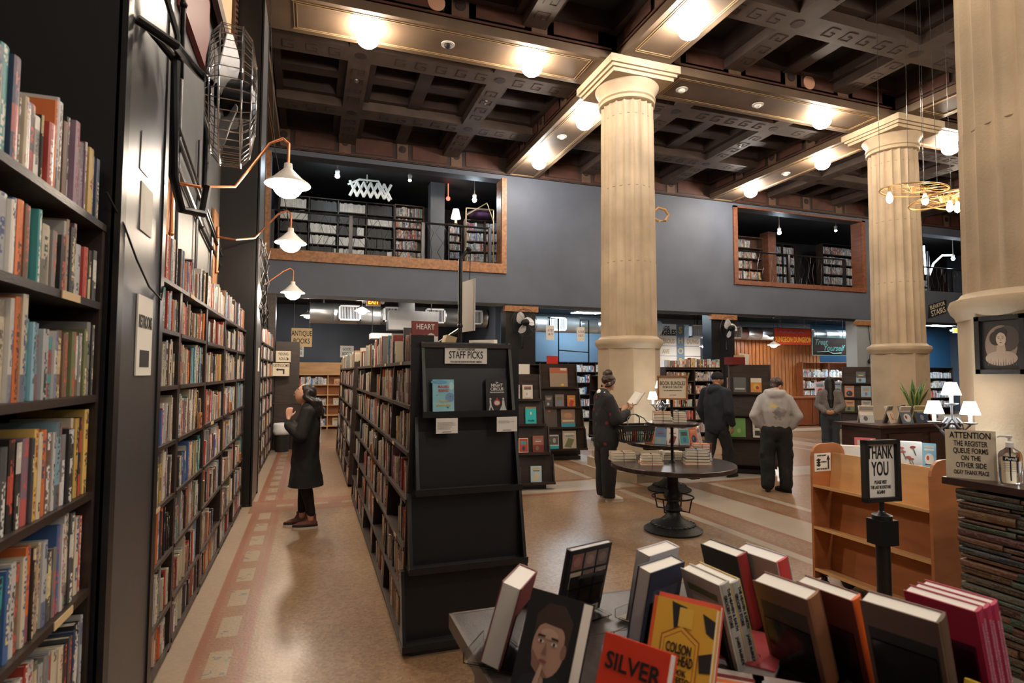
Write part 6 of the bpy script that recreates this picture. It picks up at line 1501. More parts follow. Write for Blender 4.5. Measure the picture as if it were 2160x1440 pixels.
def rr_(a, b_, z): return [(x*a+sx_, y*b_+sy_, z) for x, y, sx_, sy_ in ((-1, -1, 0, 0), (1, -1, 0, 0), (1, 1, 0, 0), (-1, 1, 0, 0))]
for z, f, th in ((0, 0, .012), (.10, .45, .012), (.21, 1, .016)):
    a, b_ = a0+(a1-a0)*f, b0+(b1-b0)*f; pts = [(-a, -b_, z), (a, -b_, z), (a, b_, z), (-a, b_, z), (-a, -b_, z)]
    for p, q in zip(pts, pts[1:]): g.tube([p, q], th*.6, 6)
for k in range(15):
    f = k/14; g.tube([(-a0+2*a0*f, -b0, 0), (-a1+2*a1*f, -b1, .205)], .0055, 5); g.tube([(-a0+2*a0*f, b0, 0), (-a1+2*a1*f, b1, .205)], .0055, 5)
for k in range(9):
    f = k/8; g.tube([(-a0, -b0+2*b0*f, 0), (-a1, -b1+2*b1*f, .205)], .0055, 5); g.tube([(a0, -b0+2*b0*f, 0), (a1, -b1+2*b1*f, .205)], .0055, 5)
g.box(-a0, a0, -b0, b0, -.004, .004); g.box(-a1*.97, a1*.97, -b1-.003, -b1+.004, .14, .21); g.box(-a1*.97, a1*.97, b1-.004, b1+.003, .14, .21)
g.obj('basket_body', 'ink', t)
for sx in (-1, 1): MB().tube([(-a1*.7, sx*b1, .20), (-a1*.5, sx*.06, .30), (-.03, sx*.012, .345), (.03, sx*.012, .345), (a1*.5, sx*.06, .30), (a1*.7, sx*b1, .20)], .007, 6).obj('handle', 'black_paint', t, smooth=True)
for k, (dx, c, lb) in enumerate(((-.08, 'paper', 'white paperback in the shopping basket'), (-.02, 'red', 'red paperback in the shopping basket'), (.06, 'mint', 'green and white paperback in the shopping basket'))):
    o = MB().box(-.012, .012, -.07, .07, 0, .19).obj('paperback', c); o.matrix_world = T(3.98, 6.62, .806, rz=R(-5)) @ T(dx, 0, 0, ry=.15); tag(o, lb, 'book')
# --- man in the black beanie and navy jacket, walking away
P3 = thing('person', 'man in black beanie and navy hooded jacket walking off, face turned right', 'person', (6.25, 7.85, 0), R(-76))
b = MB(); Mh = head(b, (0, .06, 1.575), R(30), -.05, 1.03)
chain(b, [((0, .0, 1.40), .06), ((0, .035, 1.50), .056)]); chain(b, [((0, 0, .96), (.15, .11)), ((0, 0.01, 1.15), (.15, .10)), ((0, .0, 1.36), (.17, .095))])
fL, fR = (-.10, -.20, .09), (.10, .26, .06)
chain(b, [((-.09, 0, .93), .085), ((-.10, -.0, .50), .058), (fL, .038)]); chain(b, [((.09, 0, .93), .085), ((.10, .16, .50), .058), (fR, .038)])
for sx in (-1, 1):
    chain(b, [((sx*.19, 0, 1.36), .052), ((sx*.26, -.03, 1.08), .044), ((sx*.24, .08, .86), .030)]); hand(b, (sx*.24, .085, .85), (0, .15, -1), (-sx, 0, 0), 1.02, .45, -sx)
remesh(b, 'body', 'skin_tan', P3, .0075, 2); face_bits(Mh, P3)
g = MB(); chain(g, [((0, .0, .84), (.20, .15)), ((0, 0, 1.0), (.205, .155)), ((0, 0, 1.2), (.215, .155)), ((0, -.01, 1.36), (.19, .12))], 24); chain(g, [((-.16, 0, 1.40), .062), ((.16, 0, 1.40), .062)])
for sx in (-1, 1): chain(g, [((sx*.20, 0, 1.37), .085), ((sx*.275, -.03, 1.08), .078), ((sx*.255, .07, .885), .058)])
chain(g, [((-.08, -.06, 1.43), .055), ((0, -.10, 1.41), .068), ((.08, -.06, 1.43), .055)]); chain(g, [((-.06, .05, 1.46), .035), ((0, -.02, 1.47), .05), ((.06, .05, 1.46), .035)])
remesh(g, 'jacket', 'cloth_navy', P3, .012, 5, .012, 7)
g = MB(); chain(g, [((0, 0, .93), (.165, .125)), ((0, 0, .86), (.17, .13))], 20)
chain(g, [((-.09, 0, .86), .112), ((-.10, -.02, .50), .092), ((-.10, -.18, .14), .080)]); chain(g, [((.09, 0, .86), .112), ((.10, .15, .50), .092), ((.10, .24, .14), .080)])
remesh(g, 'trousers', 'cloth_trouser', P3, .012, 4, .010, 8, zmin=.035)
g = MB(); g.sphere((0, -.008, .045), (.084, .100, .092), 24, 16, M=Mh); g.lathe([(.088, .0), (.092, .015), (.088, .035)], 24, (0, -.008, .01), M=Mh); remesh(g, 'beanie', 'cloth_black', P3, .009, 2, .003, 30)
shoe(P3, (fL[0], -.24, 0), 0, 'shoe_black', 'ink', L=.29, high=.05); shoe(P3, (fR[0], .20, 0), 0, 'shoe_black', 'ink', L=.29, high=.05)
# --- man in the grey printed hoodie, back to us, head bowed right, hands in pockets
P4 = thing('person', 'person in a grey printed hoodie and black trousers seen from behind, head bowed', 'person', (6.30, 6.62, 0), R(-36))
b = MB(); Mh = head(b, (.03, .13, 1.50), R(35), -.50, 1.03)
chain(b, [((0, .0, 1.34), .06), ((.01, .07, 1.45), .055)]); chain(b, [((0, 0, .96), (.15, .11)), ((0, 0, 1.12), (.14, .10)), ((0, .01, 1.30), (.165, .095))])
for sx in (-1, 1):
    chain(b, [((sx*.10, 0, .92), .085), ((sx*.11, .02, .50), .058), ((sx*.12, 0, .09), .038)])
    chain(b, [((sx*.165, .01, 1.30), .05), ((sx*.275, -.04, 1.06), .044), ((sx*.19, .02, .90), .030)]); hand(b, (sx*.20, .02, .90), (-sx*.1, .25, -1), (-sx, 0, 0), 1., .3, -sx)
remesh(b, 'body', 'skin_light', P4, .0075, 2); face_bits(Mh, P4)
g = MB(); chain(g, [((0, 0, .93), (.17, .13)), ((0, 0, 1.0), (.185, .14)), ((0, -.01, 1.15), (.20, .145)), ((0, .0, 1.30), (.185, .12))], 24); chain(g, [((-.15, .01, 1.34), .060), ((.15, .01, 1.34), .060)])
for sx in (-1, 1): chain(g, [((sx*.17, .01, 1.31), .074), ((sx*.285, -.045, 1.08), .070), ((sx*.235, -.0, .97), .064), ((sx*.19, .015, .925), .050)])
chain(g, [((-.10, .02, 1.40), .058), ((-.05, -.06, 1.38), .07), ((.05, -.06, 1.38), .07), ((.10, .02, 1.40), .058)]); chain(g, [((-.07, .07, 1.42), .036), ((0, .0, 1.43), .045), ((.07, .07, 1.42), .036)])
o = remesh(g, 'hoodie', 'cloth_grey', P4, .012, 5, .013, 7)
# print on the back: soft patches of colour in the cloth
m = MT['cloth_grey'].copy(); m.name = 'cloth_grey_print'; n, l = nodes(m); bb = n['Principled BSDF']; geo = n.new('ShaderNodeTexCoord'); src = bb.inputs['Base Color'].links[0].from_socket
def patch(src, c, rad, col):
    vd = n.new('ShaderNodeVectorMath'); vd.operation = 'DISTANCE'; l.new(geo.outputs['Object'], vd.inputs[0]); vd.inputs[1].default_value = c
    nz = n.new('ShaderNodeTexNoise'); nz.inputs['Scale'].default_value = 22; l.new(geo.outputs['Object'], nz.inputs['Vector'])
    ad = n.new('ShaderNodeMath'); ad.operation = 'MULTIPLY_ADD'; l.new(nz.outputs['Fac'], ad.inputs[0]); ad.inputs[1].default_value = .16; l.new(vd.outputs['Value'], ad.inputs[2])
    lt = n.new('ShaderNodeMapRange'); lt.inputs[1].default_value = rad+.08; lt.inputs[2].default_value = rad+.05; l.new(ad.outputs[0], lt.inputs[0])
    mx = n.new('ShaderNodeMix'); mx.data_type = 'RGBA'; l.new(lt.outputs[0], mx.inputs[0]); l.new(src, mx.inputs[6]); mx.inputs[7].default_value = (*col, 1); return mx.outputs[2]
q = patch(src, (.04, -.16, 1.12), .10, (.20, .19, .20)); q = patch(q, (-.05, -.16, 1.22), .055, (.52, .40, .16)); q = patch(q, (.08, -.16, 1.17), .05, (.30, .25, .28)); l.new(q, bb.inputs['Base Color']); MT['cloth_grey_print'] = m
o.data.materials[0] = m
g = MB(); chain(g, [((0, 0, .93), (.165, .125)), ((0, 0, .86), (.175, .135))], 20)
for sx in (-1, 1): chain(g, [((sx*.095, 0, .86), .118), ((sx*.115, .02, .50), .102), ((sx*.12, .0, .20), .092), ((sx*.12, .0, .10), .090)])
for sx in (-1, 1): g.sphere((sx*.19, .0, .55), (.04, .08, .09), 10, 8)
remesh(g, 'cargo_trousers', 'cloth_black', P4, .012, 4, .012, 8, zmin=.035)
g = MB(); g.sphere((0, -.012, .035), (.085, .100, .092), 24, 16, M=Mh); g.sphere((0, .05, .085), (.07, .05, .03), 12, 8, M=Mh); g.sphere((0, -.045, -.03), (.066, .055, .065), 14, 10, M=Mh); remesh(g, 'hair', 'hair_brown', P4, .009, 2, .010, 28)
shoe(P4, (-.12, .0, 0), .15, 'shoe_black', 'ink', L=.28, high=.03); shoe(P4, (.13, .02, 0), -.75, 'shoe_black', 'ink', L=.29, high=.03)
# --- long haired girl by the far shelves, hands clasped behind
P5 = thing('person', 'long haired woman in grey tweed jacket and jeans, hands clasped behind her back', 'person', (9.9, 8.95, 0), R(-48))
b = MB(); Mh = head(b, (0, .03, 1.50), R(-8), -.05, .96)
chain(b, [((0, -.01, 1.32), .05), ((0, .01, 1.43), .046)]); chain(b, [((0, 0, .92), (.14, .10)), ((0, 0, 1.1), (.125, .09)), ((0, 0, 1.28), (.15, .085))])
for sx in (-1, 1):
    chain(b, [((sx*.085, 0, .88), .075), ((sx*.08, .01, .48), .05), ((sx*.08, .0, .09), .034)])
    chain(b, [((sx*.155, 0, 1.28), .045), ((sx*.21, -.05, 1.04), .038), ((sx*.07, -.17, .92), .026)]); hand(b, (sx*.075, -.17, .92), (-sx*1, -.05, -.25), (0, .6, .3), .92, .5, -sx)
remesh(b, 'body', 'skin_light', P5, .0075, 2); face_bits(Mh, P5, .96)
g = MB(); chain(g, [((0, 0, .90), (.165, .125)), ((0, 0, 1.05), (.16, .12)), ((0, 0, 1.27), (.165, .105))], 20); chain(g, [((-.13, 0, 1.30), .052), ((.13, 0, 1.30), .052)])
for sx in (-1, 1): chain(g, [((sx*.16, 0, 1.28), .066), ((sx*.225, -.05, 1.04), .062), ((sx*.10, -.165, .93), .048)])
remesh(g, 'jacket', 'cloth_tweed', P5, .012, 5, .010, 9)
g = MB(); chain(g, [((0, 0, .90), (.155, .115)), ((0, 0, .82), (.16, .12))], 18)
for sx in (-1, 1): chain(g, [((sx*.085, 0, .82), .10), ((sx*.085, .01, .48), .078), ((sx*.085, 0, .09), .080)])
remesh(g, 'jeans', 'cloth_jeans', P5, .012, 4, .008, 9, zmin=.035)
g = MB(); g.sphere((0, -.02, .030), (.082, .094, .094), 20, 14, M=Mh)
for k in range(11):
    a = R(200+k*14); x, y = .068*math.cos(a), .068*math.sin(a)-.012; strands(g, Mh, [(x, y, .05), (x*1.15, y*1.1-.01, -.06), (x*1.1, y*1.0-.03, -.20), (x*.8, y*.7-.07, -.36), (x*.5, y*.5-.085, -.50)], .028, .014)
remesh(g, 'hair', 'hair_black', P5, .009, 4, .004, 20)
for sx in (-1, 1): shoe(P5, (sx*.085, .0, 0), .05*sx, 'shoe_black', 'ink', L=.25, high=.02)
# ================================================================ rooms under the balcony
WP = [('white', (.70, .69, .66)), ('pale blue', (.45, .55, .62)), ('grey', (.35, .35, .36)), ('cream', (.62, .57, .48)), ('red', (.40, .06, .05)), ('dark', (.05, .05, .06)), ('blue', (.12, .22, .42))]
WW = [12, 5, 5, 6, 2, 3, 2]
BWP = [('white', (.62, .60, .56)), ('black', (.012, .012, .012)), ('black', (.02, .02, .02))]
def duct(x0, x1, y, z, r_, label, vents=()):
    t = thing('air_duct', label, 'duct', (x0, y, z)); L = x1-x0; pr = []
    n = int(L/.55)
    for i in range(n+1):
        x = L*i/n; pr += [(r_, x-.012), (r_*1.03, x), (r_, x+.012)]
    pr = [(r_*.98, 0)]+pr[1:-1]+[(r_*.98, L)]
    MB().lathe(pr, 28, M=Matrix.Rotation(PI/2, 4, 'Y')).obj('duct_tube', 'duct_metal', t, smooth=True)
    for v in vents:
        x = v-x0; g = MB(); h_ = .20; w_ = .28
        for a in ((-w_, w_, h_-.04, h_), (-w_, w_, -h_, -h_+.04), (-w_, -w_+.04, -h_, h_), (w_-.04, w_, -h_, h_)): g.box(x+a[0], x+a[1], -r_-.06, -r_*.6, a[2], a[3])
        o = g.obj('vent_frame', 'plastic_white', t)
        g = MB()
        for k in range(13): g.box(x-w_+.05+k*.039, x-w_+.062+k*.039, -r_-.045, -r_-.03, -h_+.03, h_-.03)
        g.box(x-w_+.03, x+w_-.03, -r_-.02, -r_+.05, -h_+.03, h_-.03, 1); g.obj('louvres', ['plastic_white', 'ink'], o)
    for x in (.35, L-.4): MB().box(x-.02, x+.02, -.01, .01, r_*.9, 3.72-z).obj('hanger_strap', 'gunmetal', t)
duct(-.05, 4.75, 16.0, 3.24, .27, 'silver spiral duct with four white vents above the antique books room', (.95, 2.10, 3.22, 4.30))
duct(5.5, 10.7, 16.2, 3.15, .24, 'silver duct with vents in the blue room behind the middle column', (7.0, 9.9))
duct(11.7, 22, 16.0, 3.05, .22, 'silver duct above the wood slatted wall', (11.9, 13.35, 16.5))
t = thing('air_handler', 'boxy silver air handler hanging above the island bookcases', 'air conditioner', (1.9, 15.2, 2.55))
MB().box(0, 1.3, 0, .6, .25, .75).obj('housing', 'duct_metal', t); MB().box(-.45, 1.2, -.1, .5, .0, .14).obj('drip_tray', 'plastic_white', t); MB().box(.3, .7, .2, .5, .7, 1.15).obj('collar', 'duct_metal', t)
for x in (-.4, 1.15): MB().tube([(x, .2, .1), (x, .2, 1.17)], .012, 5).obj('hanger_rod', 'gunmetal', t)
def exit_sign(x, y, z, label, rz=0):
    t = thing('exit_sign', label, 'sign', (x, y, z), rz); s = .17
    MB().box(-s, s, -.03, .03, -.10, .10).obj('housing', 'enamel_white', t); MB().box(-s+.02, s-.02, -.034, -.03, -.08, .08).obj('face', 'yellow', t)
    words('EXIT', .17, 'exit_glow', t, T(0, -.038, 0), sx=.75, bold=.003)
    for sx in (-1, 1): MB().sphere((sx*(s+.05), -.01, .0), (.05, .05, .05), 10, 8).obj('lamp_head', 'enamel_white', t)
    MB().box(-.02, .02, -.01, .01, .1, 3.72-z).obj('mount', 'gunmetal', t)
exit_sign(1.42, 14.4, 3.40, 'glowing orange exit sign under the balcony, left'); exit_sign(23.9, 15.6, 3.38, 'glowing orange exit sign under the balcony at far right', -.6)
flat_sign('antique_books_sign', 'tan hanging antique books sign above the left aisle end', 'sign', (-.21, 14.5, 2.50), 0, .46, .44, 'sign_tan', [('ANTIQUE', .09, .17, .62), ('BOOKS', -.09, .17, .66)], hang=.98)
flat_sign('young_adult_sign', 'cream young adult arrow sign above the restrooms arrow sign', 'sign', (-.56, 13.45, 2.02), 0, .30, .24, 'sign_cream', [('YOUNG', .05, .09, .62), ('ADULT', -.05, .09, .62)], arrow=[[(.07, -.09), (.07, -.02), (.12, -.055)]])
flat_sign('restrooms_arrow_sign', 'cream restrooms sign with bent arrow at the end of the left aisle', 'sign', (-.60, 13.45, 1.74), 0, .34, .28, 'sign_cream', [('RESTROOMS', .08, .09, .62)], arrow=[[(-.06, -.02), (.04, -.02), (.04, -.10), (.07, -.10), (.07, .01), (-.06, .01)], [(-.06, -.04), (-.06, .03), (-.10, -.005)]])
flat_sign('wall_notice', 'white young readers notice on the slate wall, left', 'sign', (-.40, 18.46, 2.32), 0, .40, .36, 'sign_white', [('YOUNG', .07, .12, .7), ('READERS', -.07, .12, .6)])
flat_sign('wall_notice', 'white good books notice on the slate wall, right', 'sign', (1.05, 18.46, 2.32), 0, .40, .36, 'sign_white', [('GOOD', .07, .12, .7), ('BOOKS', -.07, .12, .7)])
# cabinet at the aisle end, bin
t = thing('tall_cabinet', 'dark brown tall cabinet behind the woman looking up', 'cabinet', (-.70, 13.78, 0)); MB().box(-.04, .46, .05, .5, 1.0, 2.36).obj('upper_body', 'dark_wood', t); MB().box(-.04, .74, -.12, .5, 0, .98).obj('lower_body', 'dark_wood', t); MB().box(-.06, .76, -.14, .5, .98, 1.02).obj('ledge', 'dark_wood', t)
t = thing('waste_bin', 'dark waste bin with a white liner at the left aisle end', 'bin', (-.54, 13.30, 0)); MB().lathe([(.13, 0), (.16, .50)], 20).obj('bin_body', 'ink', t, smooth=True)
MB().lathe([(.165, .36), (.185, .44), (.175, .56), (.16, .60), (.14, .56)], 20, wob=lambda a, z: 1+.06*math.sin(a*5+z*20)).obj('liner', 'plastic_white', t, smooth='all')
# birch wall shelf with picture books
def far_case(name, label, x0, x1, y, zs, ztop, m_, back, pal=WP, wt=WW, bays=2, dpt=.32, faceouts=False, sd_=0, rz=0, fillf=.85, hr=(.62, .95), zb=0):
    t = thing(name, label, 'bookcase', (x0, y, 0), rz); W = x1-x0; Mt = T(x0, y, 0, rz=rz); r = random.Random(sd_); d = Mt.to_3x3() @ Vector((1, 0, 0)); nn = Mt.to_3x3() @ Vector((0, -1, 0))
    for k in range(bays+1): MB().box(W*k/bays-.015, W*k/bays+.015, 0, dpt, zb, ztop).obj('upright', m_, t)
    MB().box(0, W, dpt-.015, dpt, zb, ztop).obj('back_panel', back, t)
    for z in zs+[ztop]: MB().box(-.01, W+.01, -.01, dpt, z-.025, z).obj('shelf', m_, t)
    for i, z in enumerate(zs):
        hm = ((zs+[ztop])[i+1]-z)-.05
        for k in range(bays):
            p = Mt @ Vector((W*k/bays+.03, .02, z+.001)); ww = W/bays-.06
            if faceouts and k >= bays//2:
                n_ = 3
                for j in range(n_):
                    if r.random() < .25: continue
                    h_ = hm*r.uniform(.55, .85); w_ = h_*r.uniform(.75, 1.1); c = r.choice([(.5, .5, .5), (.12, .35, .2), (.15, .2, .45), (.55, .2, .1), (.6, .6, .55), (.15, .35, .5), (.55, .4, .15)])
                    FO.append((Mt @ T(W*k/bays+.1+ww*(j+.4)/n_, .08, z+.002) @ Matrix.Rotation(-.15, 4, 'X'), w_, h_, c, gen_art(r.randint(0, 4), r)))
            else: fill(p, d, nn, ww, min(hm, .30), r, label[:20], 'its end', far=True, pal=pal, wt=wt, fillf=fillf, dep=.2, hr=hr)
    return t
FO = []
far_case('wall_shelf', 'light birch bookcase of picture books at the end of the left aisle', -.75, 1.75, 18.10, [.10, .42, .72, 1.02, 1.32], 1.62, 'birch', 'birch_orange', faceouts=True, bays=2, sd_=3)
MB_ = MB().box(-.75, 1.75, 18.40, 18.44, 1.60, 1.98).obj('shelf_upstand', 'birch'); tag(MB_, 'light birch board rising behind the top row of picture books', 'board')
far_case('bookcase', 'long pale bookcase along the blue wall behind the second tower', 5.2, 10.4, 18.05, [.15, .55, .95, 1.35, 1.72], 2.06, 'dark_wood', 'dark_wood', bays=5, sd_=4)
far_case('bookcase', 'dark bookcase just right of the middle column, behind the book bundles sign', 8.75, 10.55, 12.95, [.12, .46, .80, 1.14, 1.48, 1.80], 1.84, 'dark_wood', 'dark_wood', pal=PAL, wt=WT, bays=2, sd_=5, fillf=.6)
fill((8.80, 12.97, 1.842), (1, 0, 0), (0, -1, 0), 1.7, .27, random.Random(9), 'top of middle bookcase', 'its end', far=True)
far_case('bookcase', 'reddish bookcase of white spined books behind the long haired woman', 16.9, 19.4, 16.4, [.9, 1.15, 1.55], 2.10, 'counter_wood', 'counter_wood', bays=2, sd_=6, fillf=1)
far_case('bookcase', 'dark bookcase in the blue room right of the far column', 20.0, 25.5, 16.9, [.3, .7, 1.1, 1.5], 1.95, 'dark_wood', 'dark_wood', bays=4, sd_=7)
for k, (x, y, rz, lb) in enumerate([(4.75, 12.3, .15, 'small tiered display in the blue room, left of the second tower'), (7.0, 12.6, -.1, 'low tiered display partly hidden by the middle column')]):
    tower(x, y, rz, lb, [.15, .52, .9, 1.25], 1.62, .95, .8,
          [(j, xx, .2, .26, c, kk, '%s face-out book on the %s tier of the %s' % (nm_, ORD[j], ['display in the blue room', 'display behind the middle column'][k]), ()) for j, xx, c, kk, nm_ in ((0, -.25, (.5, .2, .12), 1, 'brown'), (0, .15, (.5, .45, .4), 2, 'grey'), (1, -.2, (.45, .12, .1), 4, 'red'), (2, -.25, (.6, .58, .55), 3, 'white'), (2, .1, (.5, .12, .1), 0, 'crimson'), (3, -.15, (.65, .6, .6), 1, 'pale'))], 30+k, sides=False)
tower(12.85, 10.75, -.9, 'wire tiered display of orange paperbacks left of the far column', [.35, .75, 1.1, 1.45], 1.85, .8, .7, [(j, xx, .2, .28, c, kk, '%s book, %s tier of the display left of the far column' % (nm_, ORD[j]), ()) for j, xx, c, kk, nm_ in ((1, -.2, (.5, .24, .12), 1, 'orange brown'), (1, .15, (.5, .4, .3), 2, 'tan'), (2, -.2, (.5, .2, .1), 4, 'red orange'), (2, .15, (.5, .42, .35), 3, 'beige'), (3, .05, (.1, .09, .09), 1, 'dark'))], 33, sides=True)
# wooden counter with glass cases
t = thing('service_counter', 'long reddish wooden service counter beneath the red dungeon sign', 'counter', (11.65, 14.55, 0))
MB().box(0, 6.2, 0, .5, .03, .88).obj('counter_body', 'counter_wood', t); MB().box(-.03, 6.23, -.04, .54, .88, .92).obj('counter_top', 'counter_wood', t); MB().box(0.02, 6.2, .03, .5, 0, .03).obj('plinth', 'ink', t)
for k in range(5): MB().box(1.2*k+.1, 1.2*k+.112, -.006, 0, .06, .86).obj('panel_joint', 'ink', t)
t = thing('glass_case', 'glass display case with jewellery on the wooden service counter', 'display case', (11.8, 14.6, .92)); MB().box(0, 2.2, 0, .4, .02, .50).obj('glass_box', 'glass_clear', t)
g = MB(); r = random.Random(8)
for k in range(16): g.sphere((.1+r.random()*2, .2, .1+r.random()*.2), .035, 8, 6)
for k in range(5): g.tube([(.2+k*.42, .2, .02), (.25+k*.42, .2, .18), (.32+k*.42, .2, .3)], .01, 5)
g.obj('jewellery', 'gold', t)
o = MB()
for k in range(24): o.prism([(14.0+k*.165, 16.6), (14.13+k*.165, 16.6), (14.13+k*.165, 16.66), (14.0+k*.165, 16.72)], .0, 3.0, 'z')
o.box(14, 17.9, 16.72, 16.78, 0, 3.0); o = o.obj('slat_wall', 'slat_wood'); tag(o, 'warm wood slatted wall panel behind the service counter', 'panel')
for k in range(3):
    r = random.Random(50+k); x = 15.9+k*.75
    book('face_out_book', ['white and pink magazine standing on the service counter, left', 'pale magazine standing on the service counter, centre', 'grey magazine standing on the service counter, right'][k], 'book', T(x, 14.7, .93) @ Matrix.Rotation(-.15, 4, 'X'), .42, .48, .02, [(.62, .5, .55), (.6, .6, .58), (.4, .4, .42)][k], gen_art(4, r), soft=True)
    o = MB().box(-.05, .05, -.04, .04, 0, .95).obj('queue_post', 'black_paint', None, loc=(15.5+k*.9, 14.35, 0)); tag(o, ['first black post before the service counter, left', 'middle black post before the service counter', 'right black post before the service counter'][k], 'post')
# signs
t = flat_sign('dungeon_sign', 'red hanging sign reading dungeon dungeon in yellow letters', 'sign', (14.62, 14.55, 2.86), 0, 1.50, .52, 'red_paint', [], frame='frieze_red')
words('DUNGEON DUNGEON', .24, 'yellow', t, T(0, -.002, -.10), sx=.62, bold=.006); g = MB()
for k in range(26): g.tube([(-.55+k*.043, -.004, .12+.02*math.sin(k*1.3)), (-.54+k*.043, -.004, .17+.02*math.sin(k*1.3))], .009, 4)
g.obj('purple_lettering', 'purple', t); MB().tube([(-.5, 0, .26), (-.5, 0, .86)], .01, 5).obj('hanger', 'gunmetal', t); MB().tube([(.5, 0, .26), (.5, 0, .86)], .01, 5).obj('hanger', 'gunmetal', t)
t = thing('treat_yourself_sign', 'dark sign with turquoise script reading treat yourself', 'sign', (17.0, 15.3, 2.62), 0); MB().box(-.80, .80, 0, .03, -.32, .32).obj('board', 'brown_wood', t)
g = MB()
for a in ((-.80, .80, .30, .32), (-.80, .80, -.32, -.30), (-.80, -.78, -.32, .32), (.78, .80, -.32, .32)): g.box(a[0], a[1], -.006, .0, a[2], a[3])
g.tube([(-.6, -.01, -.20), (-.1, -.01, -.17), (.1, -.01, -.24), (.5, -.01, -.22)], .012, 5); g.obj('trim_line', 'mint', t)
words('Treat', .27, 'mint', t, T(-.42, -.005, .14), sx=.95, bold=.006, shear=.35); words('Yourself', .29, 'mint', t, T(.14, -.005, -.06), sx=.95, bold=.006, shear=.35)
for sx in (-.6, .6): MB().tube([(sx, 0, .3), (sx, 0, 1.1)], .01, 5).obj('hanger', 'gunmetal', t)
t = thing('letter_board', 'white letter board with los angeles and a blue centre strip', 'sign', (12.0, 17.0, 2.62), 0)
MB().box(-1.0, .92, 0, .04, -.75, .75).obj('board', 'sign_white', t); MB().box(-.06, .26, -.006, 0, -.75, .75).obj('blue_strip', 'wall_blue', t)
g = MB(); [g.box(-1, .92, -.004, 0, z-.01, z+.01) for z in (-.35, .0, .36)]; g.obj('rule_lines', 'statue', t)
for s_, x, z, sz, m_, sx in (('LOS', -.48, .62, .15, 'ink', 1.1), ('ANGELES', -.48, .46, .26, 'ink', .75), ('NGEROUS', -.5, .16, .22, 'sign_tan', .7), ('AVE', -.5, -.2, .20, 'sign_tan', .8), ('5TH', .58, .5, .26, 'ink', .8), ('DUNG', .60, .16, .22, 'sign_tan', .75), ('S', .10, .54, .32, 'yellow', 1), ('H', .10, .18, .28, 'sign_tan', 1), ('O', .10, -.18, .28, 'sign_tan', 1), ('P', .10, -.54, .28, 'yellow', 1)):
    words(s_, sz, m_, t, T(x, -.008, z), sx=sx, bold=sz*.03)
for sx in (-.8, .7): MB().tube([(sx, 0, .75), (sx, 0, 1.1)], .012, 5).obj('hanger', 'gunmetal', t)
t = thing('elevator_stairs_sign', 'tilted elevator stairs lettering on the dark wall beside the far column', 'sign', (20.12, 13.74, 3.82), 0); t.scale = (.74,)*3
MB().prism([(-.62, -.35), (.55, -.05), (.6, .55), (-.55, .25)], -.0, .03, 'y').obj('board', 'ink', t)
words('ELEVATOR', .25, 'sign_cream', t, T(-.02, -.005, .24, ry=-.26), sx=.85, bold=.004); words('STAIRS', .36, 'sign_cream', t, T(.02, -.005, -.04, ry=-.26), sx=.9, bold=.004)
# pier fans
o1 = cage_fan((4.98, 13.69, 2.92), PI, 'three bladed silver fan on the dark pier right of the staff picks rack', Rr=.33, ang=.2, cage='ring', off=(0, .30))
o2 = cage_fan((11.2, 13.69, 2.95), PI, 'three bladed silver fan on the dark pier above the man in the beanie', Rr=.33, ang=.2, cage='ring', off=(0, .30))
# lit ceiling panels, lamps
def panel(x, y, dx, dy, label, z=3.715):
    t = thing('ceiling_light', label, 'ceiling light', (x, y, z)); MB().box(-dx/2, dx/2, -dy/2, dy/2, -.05, -.0).obj('housing', 'enamel_white', t); MB().box(-dx/2+.03, dx/2-.03, -dy/2+.03, dy/2-.03, -.056, -.05).obj('diffuser', 'panel_fill' if 'hidden behind the balcony' in label else 'panel_cool', t)
panel(6.9, 15.2, 1.2, .6, 'bright cool ceiling panel shining in the blue room'); panel(19.2, 15.0, 1.6, .8, 'cool ceiling panel left of the far column'); panel(22.2, 15.0, 1.6, .8, 'cool ceiling panel right of the far column near the exit sign')
panel(9.6, 15.4, .8, .4, 'small cool ceiling panel right of the middle column'); panel(.8, 14.75, 1.1, .5, 'added fill panel hidden behind the balcony edge over the left aisle end'); panel(3.3, 14.75, 1.1, .5, 'added fill panel hidden behind the balcony edge over the island racks'); panel(24.5, 16.6, 1.2, .6, 'cool ceiling panel at far right'); panel(8.6, 17.2, 1.0, .5, 'cool ceiling panel hidden behind the middle column')  # the panels behind the balcony edge are added, unseen, to light the left room
def hang_lamp(x, y, z, label, m_='lamp_neutral', r_=.10, top=3.72):
    t = thing('pendant_lamp', label, 'pendant lamp', (x, y, z)); MB().tube([(0, 0, .1), (0, 0, top-z)], .008, 5).obj('cord', 'ink', t)
    MB().lathe([(.03, .12), (.08, .09), (.20, .02), (.19, .015)], 18, caps=False).obj('shade', 'enamel_white', t, smooth=True); MB().sphere((0, 0, .0), (r_, r_, r_*.6), 12, 8).obj('bulb', m_, t, smooth='all')
hang_lamp(13.6, 14.3, 2.55, 'small lit pendant lamp under the red dungeon sign'); hang_lamp(15.0, 15.6, 2.9, 'pendant lamp behind the dungeon sign over the counter'); hang_lamp(1.2, 14.9, 3.2, 'added pendant lamp brightening the young readers shelves'); hang_lamp(12.2, 15.8, 2.55, 'round lit lamp in front of the letter board', r_=.10); hang_lamp(-.1, 16.6, 3.2, 'added pendant lamp for light behind the antique books sign')  # the two pendants in the antique books room are added to brighten it
t = thing('wall_photo', 'framed red and white picture on the far blue wall', 'picture', (24.3, 18.45, 2.85)); MB().box(-.62, .62, -.03, 0, -.8, .8).obj('frame', 'ink', t); MB().box(-.54, .54, -.034, -.03, -.72, .72).obj('print', 'paper', t)
